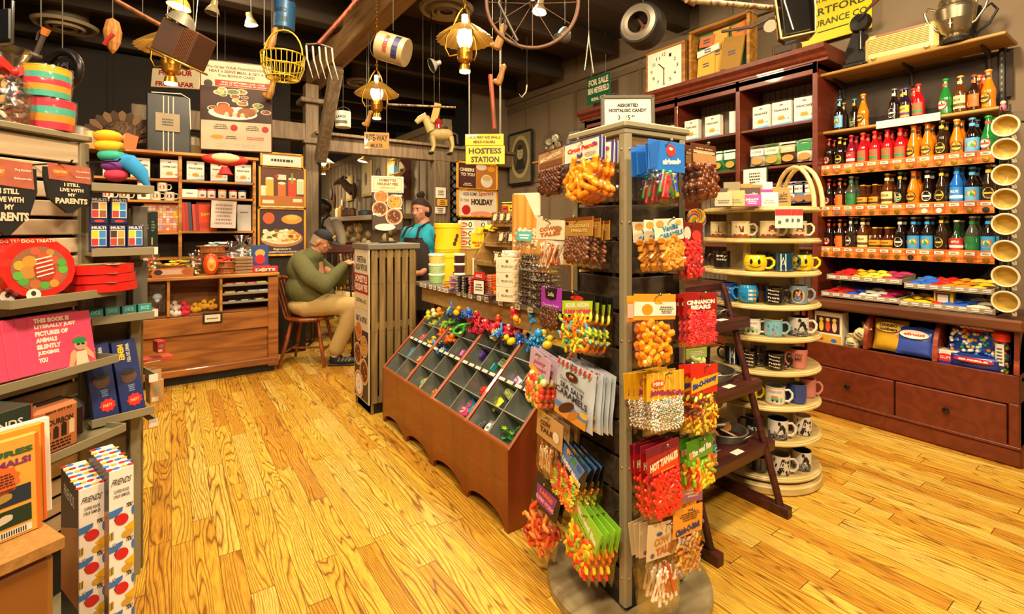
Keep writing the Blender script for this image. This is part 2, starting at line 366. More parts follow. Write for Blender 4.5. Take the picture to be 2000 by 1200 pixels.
# = RIGHT WALL: red cabinets, bookcase, soda rack
def yat(px, X): return onx(px, 440, X).y
def xat(px, Y): return ony(px, 440, Y).x
def FXM(X, Y, z=0): return Tm(X, Y, z) @ Rz(-pi/2)      # front faces -X
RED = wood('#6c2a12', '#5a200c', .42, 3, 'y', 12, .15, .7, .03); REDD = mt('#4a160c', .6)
BLK = mt('#141210', .5); BRASS = mt('#c79a35', .3, .85, var=.2); CREAM = mt('#ddd0b0', .5); WHT = mt('#dad2c5', .5, var=.04)
KNOBM = mt('#1b1512', .25, .3, coat=.5)
PINE = wood('#b5873f', '#8f6428', .5, 4, 'x', 12, .1)
def low_cabinet(Y0, Y1, label, ndr, knobs=True):
    W = Y0-Y1; t = thing('drawer_cabinet', label, 'cabinet', FXM(4.04, Y0))
    m = MB(); m.box((W/2, .29, .055), (W+.03, .6, .11), RED, .012); m.box((W/2, -.008, .115), (W+.02, .02, .02), RED, .004); part(m, 'plinth', t)
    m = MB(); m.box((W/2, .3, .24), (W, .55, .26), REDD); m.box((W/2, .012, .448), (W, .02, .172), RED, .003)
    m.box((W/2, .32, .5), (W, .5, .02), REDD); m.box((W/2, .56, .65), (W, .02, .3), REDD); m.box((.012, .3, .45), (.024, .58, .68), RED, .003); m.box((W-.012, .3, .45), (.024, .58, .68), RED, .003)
    m.box((W-.02, .01, .24), (.045, .05, .26), RED, .004)
    part(m, 'body', t)
    m = MB(); m.box((W/2, .285, .828), (W+.05, .63, .07), wood('#6a3a1c', '#4c2812', .45, 3, 'x', 12, .2), .012); part(m, 'countertop', t)
    dw = (W-.06)/ndr
    for i in range(ndr):
        m = MB(); m.box((.015+dw*(i+.5), -.004, .24), (dw-.01, .024, .236), RED, .005); d = part(m, 'drawer', t)
        k = MB(); k.lathe([(.006, 0), (.007, .012), (.018, .02), (.02, .03), (.014, .037), (.001, .039)], KNOBM, 14, Tm(.015+dw*(i+.5), -.014, .25) @ Rx(pi/2)); kid(k.build('knob'), d)
    nb = 3 if ndr == 2 else 4; bw = W/nb
    for i in range(nb+1):
        m = MB(); pts = [(.04, .52), (.04, .66)]+[(.04+.2*(1-cos(a)), .66+.13*sin(a)) for a in [pi/2*k/6 for k in range(7)]]+[(.5, .79), (.5, .52)]
        pts = [(.0, .54)]+[(.0+.17*(1-cos(pi/2*k/8)), .54+.25*sin(pi/2*k/8)) for k in range(9)]+[(.5, .79), (.5, .54)]
        x = min(max(bw*i, .012), W-.012); m.prism([(a, b) for a, b in pts], -.012, .012, wood('#9a4420', '#7a2c12', .4, 4, 'x', 9, .2), Tm(x, .0, 0) @ Rz(pi/2) @ Rx(pi/2)); part(m, 'divider', t, 'curved red divider')
    return t
low_cabinet(1.78, .625, 'low red cabinet with two knobbed drawers and curved bin dividers under the soda rack', 2)
low_cabinet(4.4, 1.80, 'long low red cabinet running behind the cream mug carousel', 4)
t = thing('bookcase', 'tall red bookcase with moulded crown, open bays of boxed pancake mix', 'bookcase', FXM(4.22, 4.45)); W = 4.45-1.78
m = MB()
cr = [(0, 0), (0, .02), (-.02, .035), (-.03, .06), (-.07, .085), (-.075, .12), (.43, .12), (.43, 0)]
m.prism([(a, b) for a, b in cr], -.075, W+.075, RED, Matrix(((0, 0, 1, 0), (1, 0, 0, 0), (0, 1, 0, 2.73), (0, 0, 0, 1))))
part(m, 'crown', t)
m = MB()
for x in (0, .67, 1.34, 2.0, W): m.box((min(max(x, .02), W-.02), .21, 1.8), (.04, .42, 1.88), RED, .004)
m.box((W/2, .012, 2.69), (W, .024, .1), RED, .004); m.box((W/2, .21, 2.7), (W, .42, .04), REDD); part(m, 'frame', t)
m = MB(); m.box((W/2, .41, 1.8), (W, .015, 1.86), mt('#8f7c62', .7))
for i in range(52): m.box((.03+i*.0515, .4, 1.8), (.006, .006, 1.86), mt('#6a5a46', .7))
part(m, 'back_panel', t, 'grey beadboard back panel')
for i in range(4):
    for z in (2.27, 1.925, 1.58, 1.235):
        m = MB(); m.box(((i+.5)*.667, .21, z), (.63, .38, .022), wood('#6b3422', '#57271a', .5, 4, 'x', 9), .003); part(m, 'shelf', t)
FOOD = mt('#b8762c', .6); TXTC = mt('#3a332c', .6)
def pancake_box(word='PANCAKE', bcol='#5d9bd8', food='#c07a2a', wd=.155, hd=.2, name='food_box'):
    t = thing(name, 'x', 'box'); m = MB(); m.box((0, .03, hd/2), (wd, .06, hd), WHT, .002); part(m, 'carton', t)
    p = MB(); y = -.0005; p.M = Tm(0, y, 0)
    p.txt(word, 0, hd*.64, wd*.76, hd*.095, TXTC, 1, .04); p.oval(0, hd*.86, wd*.1, hd*.035, mt('#6a6258', .6), 1, 12)
    p.oval(0, hd*.25, wd*.24, hd*.05, mt('#d9b37a', .6), 1)
    for i in range(3): p.oval(0, hd*(.27+.045*i), wd*(.2-.02*i), hd*.045, mt(food, .6), 2+i); p.oval(0, hd*(.285+.045*i), wd*(.18-.02*i), hd*.03, mt('#e0a850', .6), 2.5+i)
    p.oval(-wd*.36, hd*.3, wd*.04, wd*.03, mt('#c98f7c', .6), 1, 10); p.oval(wd*.36, hd*.25, wd*.06, wd*.05, mt(bcol, .6), 1, 10)
    p.pg([(-wd/2, 0), (wd/2, 0), (wd/2, hd*.1), (-wd/2, hd*.05)], mt(bcol, .6), 1); part(p, 'front_print', t); return t
PB = pancake_box(); first = [True]
def put(proto, used, M, label, group=None):
    if not proto.get('used_once'):
        proto['used_once'] = 1; proto.matrix_basis = M; proto['label'] = label
        if group: proto['group'] = group
        return proto
    o = dup(proto, M, label, group)
    return o
GPB = 'white pancake mix boxes in the red bookcase'
for (px, z, side) in ((1350, 2.281, 'first'), (1391, 2.281, 'second')):
    put(PB, 0, FXM(4.26, yat(px, 4.26), z), 'white pancake mix box, %s one in the red bookcase bay above green pouches' % side, GPB)
put(PB, 0, FXM(4.3, yat(1425, 4.3), 2.281) @ Rz(D(-62)), 'white pancake mix box turned side-on above the green pouches', GPB)
for i, px in enumerate((1486, 1526, 1571)):
    put(PB, 0, FXM(4.26, yat(px, 4.26), 2.281) @ Rz(D((-4, 3, 8)[i])), 'white pancake mix box above the coffee bags, %s from the clock side' % ORD[i], GPB)
for i, px in enumerate((1289, 1308)):
    put(PB, 0, FXM(4.3, yat(px, 4.3), 2.281) @ Rz(D(10)), 'white pancake mix box behind the candy tower sign, %s one' % ('half hidden', 'mostly visible')[i], GPB)
def pouch(c1, c2, c3, w=.13, h=.19, name='food_pouch', win='#c98a3c'):
    t = thing(name, 'x', 'bag'); m = MB()
    def f(u, v, s):
        d = .035*sin(pi*min(1, (1-v)*1.15+.02))**.5*(sin(pi*u)**.45) if v < .999 else 0
        ww = w*(1-.06*sin(pi*v)); return ((u-.5)*ww, .04-s*d, v*h)
    m.surf(lambda u, v: f(u, v, 1), 10, 12, mt(c1, .35, coat=.3)); m.surf(lambda u, v: f(1-u, v, -1), 10, 12, mt(c1, .35, coat=.3)); part(m, 'pouch_body', t)
    p = MB(Tm(0, .003, 0)); p.rect(-w*.36, h*.52, w*.36, h*.82, mt(c2, .5), 1); p.txt('COFFEE' if name == 'coffee_bag' else 'MIX', 0, h*.68, w*.5, h*.1, mt(c3, .5), 2); p.oval(0, h*.28, w*.3, h*.15, mt(win, .5), 1); p.rect(-w*.4, h*.88, w*.4, h*.95, mt(c3, .5), 1); part(p, 'front_print', t); return t
GP = pouch('#1f6b34', '#f0e8d0', '#f3efe0', .15, .2)
for i, px in enumerate((1372, 1399, 1425)):
    put(GP, 0, FXM(4.25, yat(px, 4.25), 1.937), 'green stand-up food pouch below the pancake boxes, %s from the clock side' % ORD[i], 'green pouches in the second bookcase bay')
for i, (px, c1, c2, c3) in enumerate(((1478, '#a9a08c', '#efe6d2', '#4a3828'), (1506, '#8fa24a', '#e8e4c8', '#3a4a20'), (1538, '#4a2f1c', '#c7b58a', '#e8e0c8'), (1570, '#e8e4da', '#2f8a4a', '#2f8a4a'))):
    p = pouch(c1, c2, c3, .16, .2, 'coffee_bag'); p.matrix_basis = FXM(4.25, yat(px, 4.25), 1.937); p['label'] = '%s coffee bag in the bookcase bay beside the soda' % ('taupe', 'olive green', 'dark brown', 'white and green')[i]
for i, (px, c) in enumerate(((1513, '#3a2a1e'), (1540, '#b9c3d4'), (1560, '#5a86b8'), (1579, '#d8cfc2'))):
    p = pouch(c, '#f0e8d8', '#7a3020', .13, .2, 'cookie_pouch', '#9a6a3c'); p.matrix_basis = FXM(4.25, yat(px, 4.25), 1.592); p['label'] = '%s cookie pouch behind the mug carousel top, third bookcase shelf' % ('dark brown', 'pale grey', 'blue', 'beige')[i]
t = thing('framed_notice', 'small black-framed notice standing among coffee bags above the mug carousel', 'sign', FXM(4.1, yat(1475, 4.1), 1.62))
m = MB(); m.box((0, 0, .15), (.22, .015, .3), BLK, .003); m.box((0, .03, .01), (.16, .12, .02), BLK, .003); part(m, 'frame', t)
m = MB(Tm(0, -.008, 0)); m.rect(-.1, .01, .1, .29, mt('#e9dfc8', .5), 1); m.scrib(0, .16, .14, .2, TXTC, 8, 2, 3); part(m, 'paper', t)
RX = 4.3; Y0 = yat(1604, RX); Y1 = yat(1943, RX); RW = Y0-Y1; NC = 13
t = thing('soda_rack', 'black soda bottle rack with orange wooden drawer-style label strips and two tan top shelves', 'rack', FXM(RX, Y0))
m = MB(); m.box((RW/2, .335, 1.55), (RW, .015, 1.5), mt('#191310', .8)); m.box((RW/2, .33, 2.44), (RW+.06, .012, .3), mt('#33271d', .8)); part(m, 'back_panel', t)
for x in (.02, RW-.02):
    m = MB(); m.box((x, .315, 1.76), (.03, .03, 1.78), BLK, .003)
    for k in range(40): m.box((x, .298, .95+k*.042), (.008, .004, .02), mt('#7a6a50', .5, .5))
    part(m, 'upright', t)
TAN = wood('#b58a45', '#96702f', .5, 4, 'x', 14, .1)
for z, d, y, ex in ((2.63, .34, .15, .05), (2.17, .3, .17, .0)):
    m = MB(); m.box((RW/2+.01, y, z), (RW+.04+ex, d, .022), TAN, .006)
    part(m, 'top_shelf', t)
    for x in (.05, RW*.5, RW-.08):
        m = MB(); m.prism([(0, 0), (-.22, 0), (-.22, -.015), (-.04, -.06), (-.015, -.14), (0, -.14)], -.006, .006, mt('#3a3026', .6), Matrix(((0, 0, 1, x), (1, 0, 0, .32), (0, 1, 0, z-.012), (0, 0, 0, 1)))); part(m, 'bracket', t)
SW1 = wood('#e08a32', '#b8571a', .45, 9, 'x', 9, .2); SW2 = wood('#c8652a', '#9a4016', .45, 9, 'x', 9, .2)
cardp = None
ROWS = ((1.82, 1.905), (1.495, 1.58), (1.17, 1.255))
for ri, (za, zb) in enumerate(ROWS):
    m = MB(); m.box((RW/2, .165, zb-.03), (RW, .3, .016), BLK); part(m, 'shelf', t)
    m = MB(); m.box((RW/2, -.006, (za+zb)/2), (RW, .012, zb-za), SW1, .001)
    cw = RW/NC
    for i in range(NC): m.box((cw*(i+.5), -.0125, (za+zb)/2), (cw*.86, .003, (zb-za)*.82), SW2 if i % 2 else SW1, .001)
    s = part(m, 'label_strip', t)
    for i in range(NC):
        c = MB(); c.box((cw*(i+.5), -.0155, zb-.023), (cw*.66, .003, .022), WHT, .0008)
        c.M = Tm(cw*(i+.5), -.0175, zb-.023); c.rect(-cw*.22, -.004, cw*.2, -.001, TXTC, .3); c.rect(-cw*.22, .002, cw*.1, .005, TXTC, .3); kid(c.build('price_card'), s)
        k = MB(); cc = BRASS
        if (ri, i) in ((1, 1), (1, 2)): cc = mt('#8a8078', .4, .6)
        if (ri, i) in ((1, 8), (1, 9)): cc = WHT
        if (ri, i) in ((1, 12), (2, 7)): cc = BLK
        k.lathe([(.017, 0), (.0185, .002), (.016, .006), (.001, .007)], cc, 12, Tm(cw*(i+.5), -.014, za+.024) @ Rx(pi/2)); kid(k.build('bottle_cap'), s)
m = MB(); m.M = Tm(RW*.435, -.005, 2.145); m.box((.12, 0, .02), (.37, .004, .055), WHT, .001); m.M = Tm(RW*.435+.12, -.003, 2.165); m.scrib(-.08, 0, .18, .02, TXTC, 1, 1, 4); m.scrib(.04, 0, .07, .03, TXTC, 2, 1, 5); m.scrib(.14, 0, .06, .03, TXTC, 2, 1, 6); part(m, 'sign_strip', t, 'white price strip clipped to the shelf edge')
def bottle(glass, label, accent, capc, kind=0, h=.235, r=.031, lab='round', word=''):
    h *= 1.06; r *= 1.1; t = thing('soda_bottle', 'x', 'bottle'); g = mt(glass, .12, coat=.9, var=.05)
    if kind == 1: pr = [(r*.9, 0), (r, .006), (r, h*.36), (r*.92, h*.44), (r*.62, h*.56), (r*.42, h*.66), (r*.42, h*.9), (r*.5, h*.94), (r*.46, h*.965)]      # stubby
    elif kind == 2: pr = [(r*.85, 0), (r*.97, .01), (r*.9, h*.2), (r*1.0, h*.4), (r*.98, h*.46), (r*.7, h*.6), (r*.42, h*.76), (r*.38, h*.92), (r*.46, h*.95), (r*.46, h*.97)]   # contour
    else: pr = [(r*.9, 0), (r, .006), (r, h*.5), (r*.95, h*.56), (r*.6, h*.68), (r*.4, h*.76), (r*.37, h*.92), (r*.46, h*.94), (r*.44, h*.97)]
    m = MB(); m.lathe(pr+[(.001, h*.97)], g, 16); part(m, 'glass_body', t)
    m = MB(); m.lathe([(r*.5, h*.945), (r*.52, h*.96), (r*.46, h*.99), (r*.38, h), (.001, h)], mt(capc, .35, .3), 14); part(m, 'cap', t)
    m = MB(); m.wrap = r*1.015; L = mt(label, .5); A = mt(accent, .5); z = h*.27; nb = .055 if kind != 1 else .04
    if lab == 'round': m.oval(0, z, r*.86, h*.14, L, 1, 20); m.oval(0, z, r*.7, h*.105, A, 2, 20); m.rect(-r*.62, z-.006, r*.62, z+.006, L, 3)
    elif lab == 'slant': m.rect(-r*1.3, h*.1, r*1.3, h*.45, L, 1); m.pg([(-r*.75, h*.16), (r*.75, h*.3), (r*.75, h*.4), (-r*.75, h*.26)], A, 2); m.txt(word or 'SODA', 0, h*.28, r*1.1, h*.06, L, 3, .03, skew=.25)
    elif lab == 'wave': m.rect(-r*1.3, h*.08, r*1.3, h*.46, L, 1); m.oval(0, h*.28, r*.8, h*.13, A, 2); m.oval(r*.1, h*.29, r*.5, h*.07, mt('#f0d040', .5), 3); m.oval(r*.15, h*.26, r*.3, h*.04, mt('#2a9a50', .5), 4)
    else: m.rect(-r*1.3, h*.1, r*1.3, h*.45, L, 1); m.rect(-r*1.3, h*.16, r*1.3, h*.24, A, 2); m.txt(word or 'COLA', 0, h*.34, r*1.2, h*.07, A, 2, .03);
    if kind != 1: m.wrap = r*.44; m.rect(-r*.5, h*.78, r*.5, h*.86, L, 1)
    part(m, 'label_print', t); return t
COLA, ORG, REDB, GRN, BLU, CLR, AMB = '#180b07', '#ef7a10', '#b8101a', '#1c7a2c', '#1766c8', '#4a4a3c', '#2c1408'
KINDS = {
 'cola_red': (COLA, '#d8381c', '#f4e8d8', '#c8281c', 0, .225, .029, 'round', '', 'dark cola'), 'cola_yel': (COLA, '#e2c22a', '#201810', '#b09030', 0, .225, .03, 'round', '', 'yellow-label root beer'),
 'straw': ('#7c1226', '#c8202a', '#f0e0d0', '#c03028', 0, .23, .031, 'band', 'JOY', 'deep red'), 'strawr': (REDB, '#d65a34', '#2c8a48', '#d8402c', 0, .235, .033, 'band', 'RED', 'green-banded bright red'),
 'orange': (ORG, '#3a3012', '#c8a030', '#e8a848', 2, .24, .034, 'round', '', 'orange soda'), 'gold': ('#2a1c0c', '#d8b43a', '#2a2010', '#8a7a60', 0, .245, .031, 'round', '', 'gold-label dark'),
 'bluel': (COLA, '#5aaee6', '#c8642c', '#58a8d8', 0, .235, .034, 'wave', '', 'sky-blue-label dark'), 'green': (GRN, '#d84a3c', '#e8f0d8', '#2ca048', 2, .235, .034, 'round', '', 'green glass'),
 'crush': (AMB, '#ea6a1c', '#f4eee0', '#d8501c', 0, .225, .03, 'slant', 'CRUSH', 'orange-label brown'), 'greenl': (CLR, '#1f7a3c', '#f0e6d0', '#c8c0b0', 0, .235, .033, 'slant', 'CELRAY', 'green-label clear'),
 'stub': ('#4a1f08', '#e09a1c', '#3a2410', '#e8a020', 1, .165, .036, 'band', 'GINGER', 'stubby amber ginger-beer'), 'cream': ('#5a2c0c', '#ead894', '#6a4a20', '#d8b848', 0, .235, .034, 'band', 'CREAM', 'cream-label amber'),
 'sun': ('#1c120c', '#f0b030', '#58b8c8', '#38a890', 0, .24, .03, 'round', '', 'sunny-label dark'), 'white': (COLA, '#ece6d8', '#2a2420', '#8a8478', 0, .235, .031, 'round', '', 'white-label dark'),
 'blue': (BLU, '#2a86d8', '#e8f0f4', '#3a9ae0', 0, .25, .033, 'band', 'BLUE', 'bright blue'), 'purple': ('#221028', '#e0b818', '#6a2a8a', '#6a4ac0', 0, .225, .031, 'band', 'GRAPE', 'purple-label dark'),
 'rainb': ('#1c1410', '#2a9ade', '#e8642c', '#c8c0b0', 0, .235, .033, 'wave', '', 'tropical-blue-label dark'), 'redw': ('#1a3a1c', '#c02a2c', '#f4e8dc', '#c8c0b0', 1, .21, .034, 'band', 'APPLE', 'red-and-white-label green'),
 'swing': ('#2a2218', '#e8e2d4', '#3a3430', '#d8d4c8', 0, .245, .032, 'round', '', 'swing-top white-label')}
PR = {}
def soda(kind, M, label):
    if kind not in PR: PR[kind] = bottle(*KINDS[kind][:9])
    put(PR[kind], 0, M, label, 'soda bottles in the black rack')
R1 = ['cola_red', 'cola_yel', 'straw', 'strawr', 'strawr', 'strawr', 'strawr', 'orange', 'orange', 'gold', 'orange', 'bluel', 'green']
R2 = ['cola_red', 'crush', 'greenl', 'stub', 'stub', 'cream', 'sun', 'orange', 'white', 'gold', 'blue', 'bluel', 'gold']
R3 = ['cola_red', 'crush', 'swing', 'cream', 'stub', 'stub', 'white', 'rainb', 'rainb', 'gold', 'redw', 'greenl', 'rainb']
for ri, (za, zb) in enumerate(ROWS):
    for i, k in enumerate((R1, R2, R3)[ri]):
        for dd in range(2):
            x = RW/NC*(i+.5)+(.0 if dd == 0 else .006)
            soda(k, FXM(RX+.05+.082*dd, Y0-x, zb-.022) @ Rz(D(RN.uniform(-25, 10)-15*(1-i/13))), '%s bottle, %s row, %s column from the bookcase, %s' % (KINDS[k][9], ('upper', 'middle', 'lowest')[ri], ORD[i], ('in front', 'one behind')[dd]))
TS = [(1640, 'bluel', 0), (1648, 'cola_yel', 1), (1669, 'sun', 1), (1686, 'orange', 0), (1747, 'white', 0), (1763, 'gold', 1), (1769, 'purple', 0), (1785, 'strawr', 1), (1794, 'strawr', 0), (1847, 'green', 0), (1876, 'cream', 0), (1903, 'crush', 0), (1912, 'orange', 1), (1931, 'orange', 0), (1922, 'strawr', 1)]
for i, (px, k, bk) in enumerate(TS):
    X = RX+.07+(.11 if bk else 0); soda(k, FXM(X, yat(px, X), 2.181) @ Rz(D(-25)), '%s bottle on the tan shelf, %s from the bookcase' % (KINDS[k][9], ORD[i]))
def mound(mb, x0, x1, y0, y1, z, cols, n, seed, s=.03):
    R = random.Random(seed)
    for i in range(n):
        M = Tm(R.uniform(x0, x1), R.uniform(y0, y1), z+R.uniform(0, s*.6)) @ Rz(R.uniform(0, 6)) @ Rx(R.uniform(-.4, .4)) @ Ry(R.uniform(-.3, .3)); c = R.choice(cols)
        mb.box((0, 0, 0), (s*R.uniform(1.2, 2.4), s*R.uniform(.6, 1.0), s*.4), mt(c, .35), s*.12, M)
TRB = wood('#a09078', '#8a7a62', .5, 5, 'x', 9)
trays = [(1615, 1762, 1.005, '#c82020 #e8b020 #d8d040 #b0305a', 'upper one beside the bookcase', 6), (1766, 1943, .985, '#2a6ad8 #d82018 #e08a1c #e8c030', 'upper one beside the soup mugs', 7), (1604, 1757, .875, '#c81c1c #2a4ac8 #e8e0d0 #a82050', 'lower one beside the bookcase', 7), (1756, 1945, .865, '#e8b81c #d83018 #2a58c0 #f0e0c0', 'lower one beside the soup mugs', 8)]
for ti, (a, b, z, cols, pos, nt_) in enumerate(trays):
    X = 4.13+(.04 if ti < 2 else 0); ya = yat(a, X); yb = yat(b, X); w_ = ya-yb
    t = thing('candy_tray', 'grey candy tray with white price tags under the bottles, ' + pos, 'tray', FXM(X, ya, z))
    m = MB(); m.box((w_/2, .0, .018), (w_, .012, .036), TRB, .002); m.box((w_/2, .14, .006), (w_, .28, .012), TRB); m.box((.005, .14, .02), (.01, .28, .04), TRB); m.box((w_-.005, .14, .02), (.01, .28, .04), TRB); m.box((w_/2, .28, .03), (w_, .01, .06), TRB); part(m, 'tray_box', t)
    m = MB(); m.box((w_*.2, .26, -.06), (.02, .02, .12), BLK); m.box((w_*.8, .26, -.06), (.02, .02, .12), BLK); part(m, 'bracket', t)
    for i in range(nt_):
        m = MB(); m.box((w_*(i+.5)/nt_, -.009, .02), (w_/nt_*.62, .004, .02), WHT, .0008); m.M = Tm(0, -.0115, 0); m.rect(w_*(i+.5)/nt_-.018, .018, w_*(i+.5)/nt_+.018, .021, TXTC, .2); part(m, 'price_tag', t)
    cl = cols.split(); R = random.Random(ti)
    nn = 18
    for i in range(nn):
        c = cl[i*len(cl)//nn]; m = MB(); L_ = R.uniform(.07, .11); W_ = R.uniform(.035, .05)
        m.surf(lambda u, v: ((u-.5)*L_, (v-.5)*W_*(1 if .1 < u < .9 else 1.15), .015*sin(pi*v)*sin(pi*min(1, max(0, (u-.08)/.84)))**.5), 8, 4, mt(c, .3, coat=.4)); m.surf(lambda u, v: ((.5-u)*L_, (v-.5)*W_, -.008*sin(pi*v)*sin(pi*u)), 8, 4, mt(c, .3, coat=.4))
        m.M = Rx(D(90)) @ Tm(0, 0, -.0); m.rect(-L_*.25, -.006, L_*.25, .006, mt(R.choice(['#f4ecd8', '#f0c828', '#2a3a9a']), .4), -14)
        solo(m, 'candy_bar', '%s wrapped candy, %s from the bookcase, %s tray' % ({'#c82020': 'red', '#e8b020': 'amber', '#d8d040': 'yellow', '#b0305a': 'pink', '#2a6ad8': 'blue', '#d82018': 'red', '#e08a1c': 'orange', '#e8c030': 'yellow', '#c81c1c': 'red', '#2a4ac8': 'blue', '#e8e0d0': 'white', '#a82050': 'magenta', '#e8b81c': 'yellow', '#d83018': 'red', '#2a58c0': 'blue', '#f0e0c0': 'cream'}.get(c, ''), ORD[i], pos.replace('one ', '')), 'candy', FXM(X, ya, z) @ Tm(.03+(w_-.06)*(i+.5)/nn, .06+.07*(i % 3), .034+.016*(i % 3)) @ Rz(R.uniform(-1, 1)) @ Rx(.25), 'wrapped candy in the trays under the bottles')
m = MB(); m.box((0, 0, .045), (.1, .06, .09), mt('#e8b81c', .4), .002); m.M = Tm(0, -.0305, 0); m.rect(-.04, .01, .035, .08, mt('#3a4a6a', .5), .2); m.rect(-.03, .02, .025, .07, mt('#e8e0c8', .5), .8); solo(m, 'candy_carton', 'small yellow carton standing in the lower candy tray beside the soup mugs', 'box', FXM(4.25, yat(1845, 4.25), .885))
def toybag(c, wd, hd, dp, fill, title, tcol, tbg):
    t = thing('candy_bag', 'x', 'bag'); m = MB(); f = mt(c, .25, coat=.6)
    fn = lambda u, v, s: ((u-.5)*wd*(1-.05*sin(pi*v)), s*dp*.5*(sin(pi*u)*sin(pi*v))**.4, v*hd)
    m.surf(lambda u, v: fn(u, v, -1), 12, 10, f); m.surf(lambda u, v: fn(1-u, v, 1), 12, 10, f); part(m, 'bag_film', t)
    if fill:
        m = MB(); R = random.Random(3)
        for i in range(90): m.ball((R.uniform(-.42, .42)*wd, -dp*.5+R.uniform(0, .006), R.uniform(.1, .58)*hd), .011, mt(R.choice(fill), .3), 8, 6)
        part(m, 'gumballs', t, kind='stuff')
    m = MB(Tm(0, -dp*.5-.013, 0)); m.oval(0, hd*.72, wd*.36, hd*.15, mt(tbg, .4), 1, 24)
    L = title.split('|')
    for i, s_ in enumerate(L): m.txt(s_, 0, hd*(.72+(.065 if len(L) > 1 else 0)-.12*i), wd*.52, hd*.1, mt(tcol, .4), 2, .05)
    part(m, 'printed_title', t); return t
o = toybag('#1c3f9c', .3, .3, .1, ['#e8e4dc', '#2a9a3c', '#e8c020', '#e07a20', '#2a70d0', '#f0f0e8'], 'DUBBLE|BUBBLE', '#f4f0e8', '#c8242c'); o.matrix_basis = FXM(4.16, yat(1910, 4.16), .57) @ Rx(D(-12)); o['label'] = 'large blue bag of mixed gumballs reading DUBBLE BUBBLE in the curved cabinet bin'
o = toybag('#20307c', .26, .1, .08, None, 'BUBBLE', '#f4f0e8', '#c8242c'); o.matrix_basis = FXM(4.1, yat(1905, 4.1), .512); o['label'] = 'second blue gumball bag lying flat under the large one'
o = toybag('#cfa12c', .2, .22, .09, None, 'HARIBO|Goldbears', '#2a2018', '#d8b03a'); o.matrix_basis = FXM(4.12, yat(1737, 4.12), .54) @ Rx(D(-14)); o['label'] = 'gold gummy bear bag reading HARIBO in the middle cabinet bin'
o = toybag('#3a52b0', .22, .19, .08, None, 'efrutti', '#e84a20', '#e8e4d8'); o.matrix_basis = FXM(4.1, yat(1787, 4.1), .54) @ Rx(D(-14)); o['label'] = 'blue dotted candy bag reading efrutti in the middle cabinet bin'
o = toybag('#2a3a8a', .2, .2, .07, None, 'GUMMI', '#e84a20', '#8a9ad0'); o.matrix_basis = FXM(4.23, yat(1800, 4.23), .54) @ Rx(D(-14)); o['label'] = 'blue candy bag standing behind the dotted one in the middle cabinet bin'
t = thing('gumball_tube', 'clear tube of gumballs with a red lid beside the large gumball bag', 'tube', FXM(4.12, yat(1957, 4.12), .512))
m = MB(); m.lathe([(.001, .002), (.036, .002), (.036, .21), (.001, .21)], film('#eef0e8', .4), 18); part(m, 'tube_wall', t)
m = MB(); R = random.Random(5)
for i in range(80): a = R.uniform(0, 6.28); m.ball((.022*cos(a), .022*sin(a), .015+.19*i/80), .0105, mt(R.choice(['#e07020', '#e8e0d0', '#2a58c0', '#2a9a3c', '#d82828', '#e8c020']), .3), 8, 6)
part(m, 'gumballs', t, kind='stuff')
m = MB(); m.lathe([(.039, .205), (.04, .25), (.03, .262), (.001, .262)], mt('#e0341c', .4), 18); part(m, 'lid', t, 'red lid')
m = MB(); m.wrap = .037; m.rect(-.025, .06, .015, .19, WHT, 1); m.scrib(-.005, .12, .03, .1, TXTC, 5, 2, 9); part(m, 'label_print', t)
m = MB(); m.box((0, .05, .05), (.12, .1, .1), WHT, .003); m.M = Tm(0, -.001, 0); m.rect(-.058, 0, .058, .035, mt('#2a3a9a', .4), .3); m.oval(0, .055, .045, .025, mt('#d82828', .4), 1); m.txt('GUM', 0, .055, .05, .02, WHT, 2); solo(m, 'gum_carton', 'small blue, white and red gum carton beside the large gumball bag', 'box', FXM(4.09, yat(1846, 4.09), .512))
m = MB()
t = thing('figurine_box', 'white windowed gift box with small figures in the cabinet bin beside the carousel', 'box', FXM(4.1, yat(1617, 4.1), .512)); m = MB(); m.box((0, .06, .125), (.19, .12, .25), mt('#e8dcc0', .5), .003); part(m, 'carton', t)
m = MB(Tm(0, -.001, 0)); m.rect(-.08, .09, .08, .215, mt('#3a1a1c', .5), .5); m.rect(-.09, .0, .09, .075, mt('#d8a838', .5), .5); m.oval(-.05, .04, .02, .014, mt('#d83028', .5), 1); m.oval(.04, .035, .02, .014, mt('#2a6ad0', .5), 1)
for i, c in enumerate(('#e8c828', '#d84830', '#e0b888')): m.oval(-.045+.045*i, .14, .016, .04, mt(c, .5), 1); m.oval(-.045+.045*i, .19, .014, .014, mt('#e8c060', .5), 2)
part(m, 'front_print', t)
for i, (px, X, z, rr) in enumerate(((1666, 4.12, .512, 0), (1676, 4.1, .6, 35), (1682, 4.3, .512, 10), (1660, 4.22, .512, -20))):
    t = thing('cloth_pouch', 'beige tied cloth candy pouch beside the figurine box, %s' % ('front one', 'one lying on top', 'tallest standing at the back', 'half hidden one')[i], 'pouch', FXM(X, yat(px, X), z) @ Ry(D(rr)))
    h = .12 if i != 2 else .2
    m = MB(); m.lathe([(.001, 0), (.04, .004), (.047, h*.3), (.04, h*.55), (.016, h*.68), (.03, h*.9), (.026, h*.92), (.001, h*.7)], mt('#d6c492', .8), 14); part(m, 'sack', t)
    m = MB(); m.wrap = .048; m.scrib(0, h*.32, .05, h*.3, TXTC, 2, 1, i); part(m, 'lettering', t)
t = thing('wire_ladder', 'black wire ladder panel at the far end of the soda rack from the bookcase', 'rack', FXM(4.2, yat(1953, 4.2)-.0))
m = MB()
for x in (0, .045): m.cyl((x, 0, .88), (x, 0, 2.16), .004, BLK)
for i in range(34): m.cyl((0, 0, .9+i*.038), (.045, 0, .9+i*.038), .003, BLK, n=6)
part(m, 'wire_frame', t)
mug = thing('soup_mug', 'x', 'mug')
